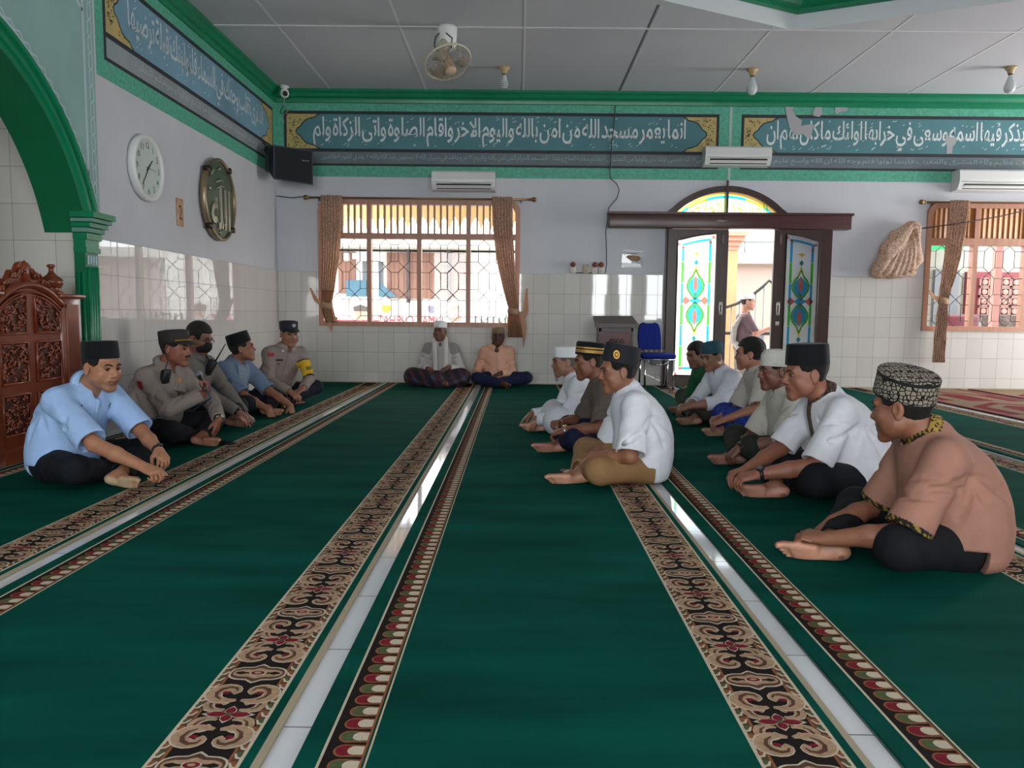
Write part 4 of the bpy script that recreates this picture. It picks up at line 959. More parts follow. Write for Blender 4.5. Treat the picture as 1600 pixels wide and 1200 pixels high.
# ================================================================== furniture
redwood = M('carved_teak_wood', '#76351d', .3, noise=(2.2, .22), coat=.35, stretch=(1, 1, 6)); redwood_d = M('dark_teak_recess', '#451a0e', .4, noise=(14, .25)); dark_lect = M('dark_lectern_wood', '#3a2724', .35, noise=(3, .2)); lect_r = M('red_brown_lectern_panel', '#5a2a24', .4, noise=(4, .2))
t = thing('lectern', 'dark wooden lectern with slanted top standing beside the blue chair', 'lectern', (1.21, 9.68, 0))
mb = MB(); mb.add([(.95, 9.45, .745), (1.475, 9.45, .75), (1.475, 9.45, .785), (.95, 9.45, .78), (.955, 9.86, .86), (1.455, 9.86, .865), (1.455, 9.86, .895), (.955, 9.86, .89)], [(3, 2, 1, 0), (4, 5, 6, 7), (0, 1, 5, 4), (1, 2, 6, 5), (2, 3, 7, 6), (3, 0, 4, 7)], dark_lect); mb.box((.95, 9.435, .755), (1.475, 9.45, .80), dark_lect); mb.build('slanted_top', t)
mb = MB(); mb.box((1.0, 9.52, .04), (1.42, 9.84, .77), lect_r)
for x in (1.0, 1.395): mb.box((x, 9.505, .04), (x + .025, 9.53, .75), dark_lect)
mb.box((1.0, 9.505, .70), (1.42, 9.53, .75), dark_lect); mb.box((.97, 9.48, 0), (1.45, 9.86, .05), dark_lect); mb.build('body', t)
mb = MB()
for i in range(5):
    for s in (-1, 1):
        c = Vector((1.21 + s * .025 * i * .9, 9.517, .56 + .03 * (i % 2))); mb.tube([c + Vector((s * .012 * math.cos(k * .8), -.004, .02 * math.sin(k * .8))) for k in range(7)], .006, dark_lect, 5)
mb.build('carved_ornament', t); t.location.z += .0128
# blue stacking chair
t = thing('stacking_chair', 'blue upholstered chair with chrome legs between the lectern and the door', 'chair', (1.70, 9.66, 0)); blue_f = M('royal_blue_upholstery', '#13267c', .75, bump=(150, .2), spec=.2); chrome = M('chrome_tube', '#c2c4c6', .15, 1.0)
mb = MB(); N_ = 7
out = [(1.545, .46), (1.525, .60), (1.535, .74), (1.555, .79), (1.60, .815), (1.625, .80), (1.72, .80), (1.745, .815), (1.79, .79), (1.81, .74), (1.825, .60), (1.825, .46)]
yb_ = lambda z: 9.80 + (z - .45) * .16
mb.add([(x, yb_(z), z) for x, z in out] + [(x, yb_(z) + .045, z) for x, z in out], [list(range(12)), list(range(23, 11, -1))] + [(i, 12 + i, 12 + (i + 1) % 12, (i + 1) % 12) for i in range(12)], blue_f); bo = mb.build('backrest', t); bv = bo.modifiers.new('soft_edge', 'BEVEL'); bv.width = .014; bv.segments = 3
mb = MB(); mb.bevbox((1.525, 9.40, .375), (1.935, 9.80, .435), blue_f, .025, 3); mb.build('seat', t)
for x in (1.555, 1.90):
    for y0, y1 in ((9.43, 9.40), (9.76, 9.84)):
        mb = MB(); mb.tube([(x, y0, .37), (x + .005, y1, .0)], .0125, chrome, 10); mb.lathe([(0, 0), (.018, 0), (.016, .025), (0, .025)], (x + .005, y1, 0), black_pl, 10); mb.build('leg', t)
mb = MB(); mb.tube([(1.545, 9.42, .365), (1.915, 9.42, .365), (1.915, 9.78, .365), (1.545, 9.78, .365), (1.545, 9.42, .365)], .011, chrome, 8); mb.tube([(1.60, 9.45, .35), (1.66, 9.5, .30), (1.80, 9.5, .30), (1.87, 9.45, .35)], .01, chrome, 8); mb.build('seat_frame', t); t.location.z += .0155
mb = MB(); 
for i in range(9): mb.box((1.585 + i * .032, 9.765 + (i % 2) * .004, .437), (1.585 + i * .032 + .03, 9.80, .468), M('tan_check_cloth', '#9a8c70', .9) if i % 2 else black_pl)
tag(mb.build('checked_cloth', None, (0, 0, .0160)), 'black and tan checked cloth strip lying on the blue chair seat', 'cloth')
# carved prayer pulpit
t = thing('carved_pulpit', 'carved reddish wooden pulpit front with a crest in the green arch', 'pulpit', (-3.05, 4.725, 0)); PX = -2.98; cyy = 4.725
mb = MB(); ya, yb2 = 4.42, 5.03
def arch_top(y): return 1.075 - 1.05 * (y - cyy) ** 2 - .35 * abs(y - cyy) ** 3
yy = np.linspace(4.40, 5.05, 17)
for a, b in zip(yy, yy[1:]):
    mb.prism([(PX, a, .0), (PX, b, .0), (PX, b, arch_top(b)), (PX, a, arch_top(a))], (-.30, 0, 0), redwood)
mb.prism([(PX + .012, 4.18, 0), (PX + .012, 5.27, 0), (PX + .012, 5.27, .09), (PX + .012, 4.18, .09)], (-.32, 0, 0), redwood)
mb.build('front_board', t)
mb = MB(); mb.tube([(PX + .006, y, arch_top(y) - .012) for y in np.linspace(4.40, 5.05, 25)], .022, redwood, 8); mb.tube([(PX + .012, y, arch_top(y) - .055) for y in np.linspace(4.42, 5.03, 25)], .008, redwood, 6); mb.build('arched_rail', t)
for y0, y1 in ((4.19, 4.42), (5.03, 5.26)):
    p = MB(); p.bevbox((PX - .24, y0, 0), (PX + .015, y1, 1.0), redwood, .008); p.box((PX + .015, y0 + .05, .12), (PX + .024, y1 - .05, .95), redwood); p.bevbox((PX - .26, y0 - .025, .99), (PX + .04, y1 + .025, 1.018), redwood, .008); post = p.build('post', t)
    f = MB(); f.lathe([(0, 0), (.075, 0), (.07, .015), (.045, .025), (.06, .05), (.073, .075), (.065, .10), (.03, .125), (.016, .145), (.014, .17), (.028, .182), (.02, .195), (0, .197)], (PX - .11, (y0 + y1) / 2, 1.017), redwood, 24); f.build('finial', post, (0, 0, 0))
def carved(y0, y1, z0, z1, seed, arched=False):
    g = random.Random(seed); mb = MB(); ztop = (lambda y: arch_top(y) - .075) if arched else (lambda y: z1)
    ys_ = np.linspace(y0, y1, 8); m_ = .012
    mb.add([(PX + .0015, y, z0) for y in ys_] + [(PX + .0015, y, ztop(y)) for y in ys_], [(i, i + 1, 8 + i + 1, 8 + i) for i in range(7)], redwood_d)
    mb.tube([(PX + .006, y0, z0), (PX + .006, y1, z0)] + [(PX + .006, y, ztop(y)) for y in ys_[::-1]] + [(PX + .006, y0, z0)], .008, redwood, 6)
    for i in range(58):                           # leafy scrolls mirrored about the middle
        u = g.uniform(.05, .95); v = g.uniform(.06, .94); y = y0 + u * (y1 - y0); z = z0 + v * (ztop(y) - z0); r_ = g.uniform(.010, .023); a0 = g.uniform(0, 6.28); sg = g.choice((-1, 1))
        pts = [(PX + .004 + .009 * math.sin(k / 7 * math.pi), min(max(y + r_ * (1 - k / 10) * math.cos(a0 + sg * k * .75), y0 + m_), y1 - m_), min(max(z + r_ * (1 - k / 10) * math.sin(a0 + sg * k * .75), z0 + m_), ztop(y) - m_)) for k in range(8)]
        mb.tube(pts, [.002, .004, .0055, .006, .006, .005, .004, .002], redwood, 5)
    return mb.build('carved_panel', t)
for k, (z0, z1, ar) in enumerate(((.77, 1.0, True), (.475, .715, False), (.17, .405, False))):
    carved(4.77, 5.02, z0, z1, 40 + k, ar); carved(4.43, 4.68, z0, z1, 50 + k, ar)
mb = MB(); g = random.Random(3)
ol = [(y, arch_top(y) + .006) for y in np.linspace(4.47, 4.98, 15)]
crest = [(4.49, .03), (4.53, .06), (4.56, .05), (4.60, .09), (4.64, .075), (4.67, .115), (4.725, .13), (4.78, .115), (4.81, .075), (4.85, .09), (4.89, .05), (4.92, .06), (4.96, .03)]
mb.prism([(PX - .02, y, z) for y, z in ol] + [(PX - .02, y, arch_top(y) + h) for y, h in [tuple(p) for p in smooth(crest, 3)][::-1]], (-.03, 0, 0), redwood)
for y, h in crest:
    c0 = Vector((PX - .012, y, arch_top(y) + h * .6)); s = 1 if y > cyy else -1
    mb.tube([c0 + Vector((.006, s * .022 * (1 - k / 9) * math.cos(k * .8), .026 * (1 - k / 9) * math.sin(k * .8 - .5))) for k in range(8)], [.009, .009, .009, .008, .007, .006, .005, .004], redwood, 6)
mb.tube([(PX - .02, cyy, arch_top(cyy)), (PX - .02, cyy, 1.17), (PX - .02, cyy, 1.21)], [.03, .022, .006], redwood, 8)
mb.build('carved_crest', t)
# phone on the carpet
t = thing('mobile_phone', 'black mobile phone lying on the scroll border before the officers', 'phone', (-1.99, 5.2, .011)); rot = Matrix.Rotation(R(62), 3, 'Z')
mb = MB(); mb.bevbox((-.036, -.075, .0122), (.036, .075, .0205), black_pl, .004, 2); mb.v = [tuple(rot @ Vector(v) + Vector((-1.985, 5.22, 0))) for v in mb.v]; mb.build('case', t)
mb = MB(); mb.box((-.032, -.068, .0203), (.032, .068, .0208), M('glossy_phone_screen', '#0c0d0f', .08)); mb.v = [tuple(rot @ Vector(v) + Vector((-1.985, 5.22, 0))) for v in mb.v]; mb.build('screen', t); t.location.z += .002
# ================================================================== where everybody sits (metres)
PEOPLE_POSE = {
    'p01': dict(hip=(-2.481, 4.080), head=(-2.177, 4.030, 0.611), neck=(-2.278, 4.080, 0.512), wrR=(-1.839, 3.750, 0.149), tipR=(-1.723, 3.720, 0.113), wrL=(-1.875, 4.000, 0.183), tipL=(-1.767, 3.880, 0.116)),
    'p02': dict(hip=(-2.463, 5.293), head=(-2.346, 5.293, 0.653), neck=(-2.413, 5.293, 0.538), wrR=(-2.094, 5.143, 0.366), tipR=(-2.076, 5.143, 0.453), wrL=(-2.058, 5.293, 0.168), tipL=(-2.089, 5.243, 0.008)),
    'p03': dict(hip=(-2.488, 6.169), head=(-2.539, 6.169, 0.694), neck=(-2.564, 6.169, 0.553), wrR=(-2.167, 5.969, 0.132), tipR=(-2.032, 5.919, 0.015), wrL=(-2.220, 6.269, 0.071), tipL=(-2.133, 6.219, 0.035)),
    'p04': dict(hip=(-2.475, 6.858), head=(-2.444, 6.858, 0.579), neck=(-2.503, 6.858, 0.478), wrR=(-2.123, 6.568, 0.074), tipR=(-2.073, 6.548, -0.047), wrL=(-2.020, 6.858, 0.078), tipL=(-1.983, 6.808, -0.021)),
    'p05': dict(hip=(-2.241, 7.626), head=(-2.251, 7.626, 0.693), neck=(-2.279, 7.626, 0.571), wrR=(-2.156, 7.326, 0.153), tipR=(-2.066, 7.276, 0.103), wrL=(-2.052, 7.376, 0.185), tipL=(-2.122, 7.296, 0.131)),
    'p06': dict(hip=(-0.949, 9.713), head=(-0.968, 9.693, 0.686), neck=(-0.960, 9.713, 0.545), wrR=(-1.098, 9.513, 0.172), tipR=(-0.998, 9.413, 0.112), wrL=(-0.851, 9.513, 0.184), tipL=(-0.949, 9.413, 0.142)),
    'p07': dict(hip=(-0.240, 9.798), head=(-0.244, 9.778, 0.631), neck=(-0.254, 9.798, 0.504), wrR=(-0.445, 9.598, 0.112), tipR=(-0.486, 9.448, 0.006), wrL=(-0.210, 9.548, 0.154), tipL=(-0.356, 9.498, 0.092)),
    'p08': dict(hip=(0.623, 6.061), head=(0.378, 6.061, 0.541), neck=(0.434, 6.061, 0.438), wrR=(0.114, 6.211, 0.108), tipR=(-0.031, 6.161, -0.005), wrL=(0.146, 5.911, 0.115), tipL=(0.088, 5.861, -0.007)),
    'p09': dict(hip=(0.673, 5.171), head=(0.484, 5.171, 0.599), neck=(0.556, 5.171, 0.493), wrR=(0.297, 5.271, 0.175), tipR=(0.255, 5.191, 0.196), wrL=(0.305, 4.921, 0.176), tipL=(0.210, 4.971, 0.144)),
    'p10': dict(hip=(0.670, 4.221), head=(0.556, 4.221, 0.606), neck=(0.607, 4.221, 0.512), wrR=(0.384, 4.271, 0.091), tipR=(0.328, 4.241, 0.042), wrL=(0.409, 4.101, 0.162), tipL=(0.320, 4.141, 0.078)),
    'p11': dict(hip=(1.903, 7.198), head=(1.667, 7.198, 0.553), neck=(1.720, 7.198, 0.434), wrR=(1.580, 7.148, 0.119), tipR=(1.492, 7.098, 0.084), wrL=(1.566, 6.998, 0.136), tipL=(1.467, 6.978, 0.098)),
    'p12': dict(hip=(1.862, 6.518), head=(1.644, 6.518, 0.575), neck=(1.711, 6.518, 0.468), wrR=(1.431, 6.468, 0.168), tipR=(1.340, 6.418, 0.164), wrL=(1.393, 6.218, 0.188), tipL=(1.308, 6.218, 0.157)),
    'p13': dict(hip=(1.974, 5.902), head=(1.772, 5.902, 0.627), neck=(1.817, 5.902, 0.526), wrR=(1.570, 5.902, 0.146), tipR=(1.492, 5.852, 0.144), wrL=(1.518, 5.602, 0.166), tipL=(1.427, 5.622, 0.127)),
    'p14': dict(hip=(1.743, 4.806), head=(1.605, 4.806, 0.579), neck=(1.662, 4.806, 0.469), wrR=(1.364, 4.806, 0.080), tipR=(1.266, 4.756, 0.029), wrL=(1.325, 4.556, 0.138), tipL=(1.240, 4.556, 0.058)),
    'p15': dict(hip=(1.731, 3.898), head=(1.454, 3.898, 0.625), neck=(1.548, 3.898, 0.529), wrR=(1.179, 3.918, 0.136), tipR=(1.111, 3.898, 0.123), wrL=(1.167, 3.678, 0.162), tipL=(1.059, 3.698, 0.134)),
    'p16': dict(hip=(1.661, 2.826), head=(1.441, 2.876, 0.580), neck=(1.509, 2.846, 0.498), wrR=(1.243, 2.976, 0.122), tipR=(1.185, 2.926, 0.099), wrL=(1.140, 2.776, 0.111), tipL=(1.092, 2.826, 0.111)),
}
# ================================================================== organic modelling: blended distance fields turned into one smooth surface
F4 = np.float32
def nrm_(v): v = np.asarray(v, float); return v / (np.linalg.norm(v) + 1e-12)
def frame(f, u):
    """rotation matrix whose columns are side, forward, up"""
    f = nrm_(f); s = nrm_(np.cross(f, u)); return np.stack([s, f, np.cross(s, f)], 1)
class Sculpt:
    def __init__(s): s.ops = []
    def _add(s, fn, lo, hi, k, op): s.ops.append((fn, np.array(lo), np.array(hi), k, op))
    def cap(s, a, b, ra, rb=None, k=.02, op='+'):
        a, b = np.array(a, float), np.array(b, float); rb = ra if rb is None else rb; r = max(ra, rb); ba = b - a; L2 = float(ba @ ba) + 1e-9
        def fn(x, y, z):
            px, py, pz = x - F4(a[0]), y - F4(a[1]), z - F4(a[2])
            h = np.clip((px * F4(ba[0]) + py * F4(ba[1]) + pz * F4(ba[2])) / F4(L2), 0, 1)
            return np.sqrt((px - h * F4(ba[0])) ** 2 + (py - h * F4(ba[1])) ** 2 + (pz - h * F4(ba[2])) ** 2) - (F4(ra) + h * F4(rb - ra))
        s._add(fn, np.minimum(a, b) - r, np.maximum(a, b) + r, k, op); return s
    def ell(s, c, rad, Rm=None, k=.02, op='+'):
        c = np.array(c, float); Rm = np.eye(3) if Rm is None else np.array(Rm, float); rad = np.array(rad, float); e = np.abs(Rm) @ rad
        def fn(x, y, z):
            px, py, pz = x - F4(c[0]), y - F4(c[1]), z - F4(c[2]); k0 = 0; k1 = 0
            for i in range(3):
                q = (px * F4(Rm[0, i]) + py * F4(Rm[1, i]) + pz * F4(Rm[2, i])) / F4(rad[i]); k0 = k0 + q * q; k1 = k1 + (q / F4(rad[i])) ** 2
            k0 = np.sqrt(k0); return k0 * (k0 - 1) / np.sqrt(k1 + F4(1e-9))
        s._add(fn, c - e, c + e, k, op); return s
    def box(s, c, half, Rm=None, rnd=.01, k=.01, op='+'):
        c = np.array(c, float); Rm = np.eye(3) if Rm is None else np.array(Rm, float); half = np.array(half, float); e = np.abs(Rm) @ half
        def fn(x, y, z):
            px, py, pz = x - F4(c[0]), y - F4(c[1]), z - F4(c[2]); q = [np.abs(px * F4(Rm[0, i]) + py * F4(Rm[1, i]) + pz * F4(Rm[2, i])) - F4(half[i] - rnd) for i in range(3)]
            return np.sqrt(sum(np.maximum(v, 0) ** 2 for v in q)) + np.minimum(np.maximum(np.maximum(q[0], q[1]), q[2]), 0) - F4(rnd)
        s._add(fn, c - e, c + e, k, op); return s
    def sleeve(s, a, b, ra, rb, th=.007, k=.03, flat=None):
        """tapered tube closed at a, cut square and hollow at b"""
        a, b = np.array(a, float), np.array(b, float); d = nrm_(b - a); b2 = b + d * .05; r = max(ra, rb) + .01; ba = b2 - a; L2 = float(ba @ ba); n = d if flat is None else nrm_(flat)
        def fn(x, y, z):
            px, py, pz = x - F4(a[0]), y - F4(a[1]), z - F4(a[2]); h = np.clip((px * F4(ba[0]) + py * F4(ba[1]) + pz * F4(ba[2])) / F4(L2), 0, 1)
            dc = np.sqrt((px - h * F4(ba[0])) ** 2 + (py - h * F4(ba[1])) ** 2 + (pz - h * F4(ba[2])) ** 2) - (F4(ra) + h * F4(rb - ra))
            pl = (x - F4(b[0])) * F4(n[0]) + (y - F4(b[1])) * F4(n[1]) + (z - F4(b[2])) * F4(n[2])
            return np.maximum(np.maximum(dc, pl), -np.maximum(dc + F4(th), -(pl + F4(.03))))
        s._add(fn, np.minimum(a, b2) - r, np.maximum(a, b2) + r, k, '+'); return s
    def plane(s, p, n, k=.004):
        p, n = np.array(p, float), nrm_(n)
        s.ops.append((lambda x, y, z: (x - F4(p[0])) * F4(n[0]) + (y - F4(p[1])) * F4(n[1]) + (z - F4(p[2])) * F4(n[2]), None, None, k, 'cut')); return s
    def field(s, res, wr=0, seed=0, wk=26):
        lo = np.min([o[1] for o in s.ops if o[4] == '+'], 0) - 3 * res; hi = np.max([o[2] for o in s.ops if o[4] == '+'], 0) + 3 * res
        n = np.ceil((hi - lo) / res).astype(int) + 1; G = [(lo[i] + np.arange(n[i]) * res).astype(F4) for i in range(3)]
        D = np.ones(n, F4)
        for fn, a, b, k, op in s.ops:
            if op == 'cut': sl = (slice(None),) * 3
            else:
                pad = k + 2.5 * res; i0 = np.clip(((a - pad - lo) / res).astype(int), 0, n); i1 = np.clip(((b + pad - lo) / res).astype(int) + 2, 0, n)
                if np.any(i1 <= i0): continue
                sl = tuple(slice(p, q) for p, q in zip(i0, i1))
            d = fn(G[0][sl[0]][:, None, None], G[1][sl[1]][None, :, None], G[2][sl[2]][None, None, :]).astype(F4); A = D[sl]
            if op == '+': h = np.clip(.5 + .5 * (d - A) / F4(k), 0, 1); D[sl] = d + (A - d) * h - F4(k) * h * (1 - h)
            else:
                if op == '-': d = -d
                h = np.clip(.5 - .5 * (d - A) / F4(k), 0, 1); D[sl] = d + (A - d) * h + F4(k) * h * (1 - h)
        if wr:
            idx = np.nonzero(np.abs(D) < 3 * res + wr); p = np.stack([G[i][idx[i]] for i in range(3)], 1); g = np.random.RandomState(seed); w = 0
            q = p + .02 * np.sin(p[:, [1, 2, 0]] * 17 + g.rand(3) * 6)
            for j in range(5):
                kv = g.randn(3) * np.array([1, 1, .75]); kv = kv / np.linalg.norm(kv) * wk * g.uniform(.6, 2.1); sg = np.sin(q @ kv + g.rand() * 6.28); w = w + (1 - np.abs(sg)) * g.uniform(.4, 1)
            D[idx] += (wr * (w / 2.0 - .65)).astype(F4)
        s.D, s.lo, s.res, s.n = D, lo, res, n; return s
    def at(s, p):
        i = np.round((np.asarray(p) - s.lo) / s.res).astype(int)
        return float(s.D[tuple(i)]) if np.all(i >= 0) and np.all(i < s.n) else 1.0
    def hit(s, o, d, maxd=.5):
        """first surface point along a ray"""
        o, d = np.array(o, float), nrm_(d); t = 0
        while t < maxd:
            if s.at(o + d * t) < 0: return o + d * (t - s.res * .4)
            t += s.res * .5
        return o + d * maxd
    def crease(s, pts, r=.009, k=.02, lift=.003):
        for a, b in zip(pts, pts[1:]):
            lo, hi = np.minimum(a, b) - r - k - 2 * s.res, np.maximum(a, b) + r + k + 2 * s.res; i0 = np.clip(((lo - s.lo) / s.res).astype(int), 0, s.n); i1 = np.clip(((hi - s.lo) / s.res).astype(int) + 1, 0, s.n)
            if np.any(i1 <= i0): continue
            G = [(s.lo[i] + np.arange(i0[i], i1[i]) * s.res).astype(F4) for i in range(3)]; t = Sculpt().cap(a, b, r); d = -t.ops[0][0](G[0][:, None, None], G[1][None, :, None], G[2][None, None, :]); sl = tuple(slice(p, q) for p, q in zip(i0, i1)); A = s.D[sl]
            h = np.clip(.5 - .5 * (d - A) / F4(k), 0, 1); s.D[sl] = d + (A - d) * h + F4(k) * h * (1 - h)
    def surface(s):
        D, lo, res = s.D, s.lo, s.res; I = D < 0; n = np.array(D.shape)
        c = [I[i:n[0]-1+i, j:n[1]-1+j, k:n[2]-1+k] for i in (0, 1) for j in (0, 1) for k in (0, 1)]
        al = c[0].copy(); an = c[0].copy()
        for q in c[1:]: al &= q; an |= q
        act = an & ~al; ci = np.argwhere(act); cell = np.full(act.shape, -1, np.int32); cell[act] = np.arange(len(ci))
        off = np.array([(i, j, k) for i in (0, 1) for j in (0, 1) for k in (0, 1)])
        val = np.stack([D[tuple((ci + o).T)] for o in off], 1); acc = np.zeros((len(ci), 3)); cnt = np.zeros(len(ci))
        for a in range(8):
            for b in range(a + 1, 8):
                if np.abs(off[a] - off[b]).sum() != 1: continue
                m = (val[:, a] < 0) != (val[:, b] < 0); va, vb = val[m, a], val[m, b]; t = va / (va - vb)
                acc[m] += off[a] + t[:, None] * (off[b] - off[a]); cnt[m] += 1
        V = lo + (ci + acc / cnt[:, None]) * res; Q = []
        for ax in range(3):
            sl0 = [slice(None)] * 3; sl1 = [slice(None)] * 3; sl0[ax] = slice(0, -1); sl1[ax] = slice(1, None)
            ch = I[tuple(sl0)] != I[tuple(sl1)]; e = np.argwhere(ch); u, v = [(1, 2), (2, 0), (0, 1)][ax]
            e = e[(e[:, u] > 0) & (e[:, v] > 0) & (e[:, u] < n[u] - 1) & (e[:, v] < n[v] - 1)]; fl = I[tuple(e.T)]
            du = np.zeros(3, int); dv = np.zeros(3, int); du[u] = 1; dv[v] = 1
            q = np.stack([cell[tuple((e - du - dv).T)], cell[tuple((e - dv).T)], cell[tuple(e.T)], cell[tuple((e - du).T)]], 1)
            q[~fl] = q[~fl][:, ::-1]; Q.append(q)
        Q = np.concatenate(Q); Q = Q[(Q >= 0).all(1)]
        for _ in range(1):                            # light relaxation
            S = np.zeros_like(V); C = np.zeros(len(V))
            for a in range(4):
                np.add.at(S, Q[:, a], V[Q[:, (a + 1) % 4]]); np.add.at(S, Q[:, a], V[Q[:, (a + 3) % 4]]); np.add.at(C, Q[:, a], 2)
            V = V * .5 + .5 * S / np.maximum(C, 1)[:, None]
        return V, Q
    def mesh(s, name, mat, parent=None, col=None, org=None, free=True):
        V, Q = s.surface(); org = np.array(parent['_w'] if parent is not None else (org if org is not None else (0, 0, 0)), float)
        me = bpy.data.meshes.new(name); me.vertices.add(len(V)); me.vertices.foreach_set('co', (V - org).astype(F4).ravel()); me.loops.add(len(Q) * 4); me.loops.foreach_set('vertex_index', Q.astype(np.int32).ravel())
        me.polygons.add(len(Q)); me.polygons.foreach_set('loop_start', np.arange(0, len(Q) * 4, 4, dtype=np.int32)); me.polygons.foreach_set('loop_total', np.full(len(Q), 4, np.int32)); me.polygons.foreach_set('use_smooth', np.ones(len(Q), bool))
        me.update(calc_edges=True); me.validate(); me.materials.append(mat)
        if col is not None:
            c = np.ones((len(V), 4), F4); c[:, :3] = col(V); at = me.color_attributes.new('Col', 'FLOAT_COLOR', 'POINT'); at.data.foreach_set('color', c.ravel())
        o = bpy.data.objects.new(name, me); COL.objects.link(o)
        if parent is not None: o.parent = parent; o['_w'] = tuple(parent['_w'])
        else: o.location = org; o['_w'] = tuple(org)
        if free: s.D = None if False else s.D
        return o
def ik(S, W, l1, l2, pole):
    S, W = np.array(S, float), np.array(W, float); d = np.linalg.norm(W - S)
    if d > (l1 + l2) * .985: q = d / ((l1 + l2) * .985); l1, l2 = l1 * q, l2 * q
    u = nrm_(W - S); a = (l1 * l1 - l2 * l2 + d * d) / (2 * d); h = math.sqrt(max(0, l1 * l1 - a * a)); p = np.array(pole, float); p = nrm_(p - u * (p @ u))
    return S + u * a + p * h
def hand(sc, W, d, n, thumb, curl=(25, 30, 20), spread=6, s=1.0, grip=False):
    W = np.array(W, float); d = nrm_(d); n = np.array(n, float); n = nrm_(n - d * (n @ d)); a = np.cross(d, n) * (-1 if thumb < 0 else 1)   # a points to the thumb side
    sc.ell(W + d * .045 * s - n * .002, (.036 * s, .05 * s, .0155 * s), np.stack([a, d, n], 1), k=.015)
    for i, (off, L, r) in enumerate(((.028, .074, .0086), (.0095, .083, .0088), (-.0095, .077, .0084), (-.0275, .060, .0075))):
        b = W + (d * (.086 - .004 * abs(i - 1)) + a * off) * s; sc.cap(W + d * .02 * s + a * off * .5 * s, b, .014 * s, .0105 * s, k=.010)
        sp = R((1.5 - i) * spread); dd = d * math.cos(sp) + a * math.sin(sp); nn = n.copy(); p = b
        for j, (fr, c) in enumerate(zip((.45, .31, .24), curl)):
            c = R(c * (1 + .12 * (i - 1))); dd, nn = dd * math.cos(c) - nn * math.sin(c), nn * math.cos(c) + dd * math.sin(c)
            q = p + dd * L * fr * s; sc.cap(p, q, r * (1 - .07 * j) * s, r * (.93 - .09 * j) * s, k=.003); p = q
    t0 = W + (d * .022 + a * .018 - n * .006) * s; td = nrm_(d * .72 + a * .62 - n * (.25 if not grip else .6)); t1 = t0 + td * .042 * s; sc.cap(t0, t1, .0155 * s, .012 * s, k=.010)
    td = nrm_(d * .9 + a * (.25 if not grip else -.1) - n * (.3 if not grip else .7)); t2 = t1 + td * .032 * s; sc.cap(t1, t2, .0108 * s, .0098 * s, k=.004)
    td = nrm_(d * .95 - a * .05 - n * (.3 if not grip else .5)); sc.cap(t2, t2 + td * .025 * s, .0098 * s, .0078 * s, k=.003)
def foot(sc, A, T, up, side, s=1.0):
    A, T = np.array(A, float), np.array(T, float); d = nrm_(T - A); up = np.array(up, float); up = nrm_(up - d * (up @ d)); a = np.cross(d, up) * side   # a towards the big toe
    sc.ell(A - d * .025 * s - up * .03 * s, (.030 * s, .038 * s, .032 * s), np.stack([a, d, up], 1), k=.02)
    sc.cap(A - up * .005 * s, A + d * .09 * s - up * .026 * s, .036 * s, .024 * s, k=.02); sc.cap(A - up * .03 * s - a * .012 * s, A + d * .10 * s - up * .038 * s - a * .02 * s, .024 * s, .018 * s, k=.015)
    for off, L, r in ((.030, .045, .0135), (.012, .040, .0095), (-.003, .036, .0088), (-.017, .031, .0082), (-.030, .025, .0078)):
        b = A + (d * (.135 + off * .5) + a * off - up * .036) * s; sc.cap(A + d * .07 * s - up * .03 * s + a * off * .6 * s, b, .020 * s, .0135 * s, k=.012)
        m = b + (d * L * .55 + up * .004) * s; sc.cap(b, m, r * s, r * s, k=.004); sc.cap(m, m + (d * L * .45 - up * .006) * s, r * s, r * .92 * s, k=.003)
# ------------------------------------------------------------------ materials for people
def skin_mat():
    m = M('skin', '#9a6a4c', .5, noise=(40, .07), bump=(260, .12), attr='Col'); b = m.node_tree.nodes['Principled BSDF']
    b.inputs['Subsurface Weight'].default_value = .12; b.inputs['Subsurface Radius'].default_value = (.01, .004, .002); b.inputs['Subsurface Scale'].default_value = .4; return m
SKIN = skin_mat(); CLOTH = M('woven_shirt_cloth', '#888888', .85, noise=(18, .05), bump=(15, .55), attr='Col', spec=.25); HAIR = M('short_black_hair', '#17130f', .6, noise=(150, .35), bump=(500, .8), spec=.4, stretch=(1, 1, .4)); VELVET = M('black_velvet', '#0d0e12', .8, bump=(400, .25), spec=.2, sheen=.1)
EYEW = M('eye_white', '#8d7d72', .3); IRIS = M('dark_iris', '#1a100b', .12); BROW = M('dark_brow_hair', '#1b1410', .8)
def flatcol(h): c = np.array(hx(h)); return lambda V: np.broadcast_to(c, (len(V), 3))
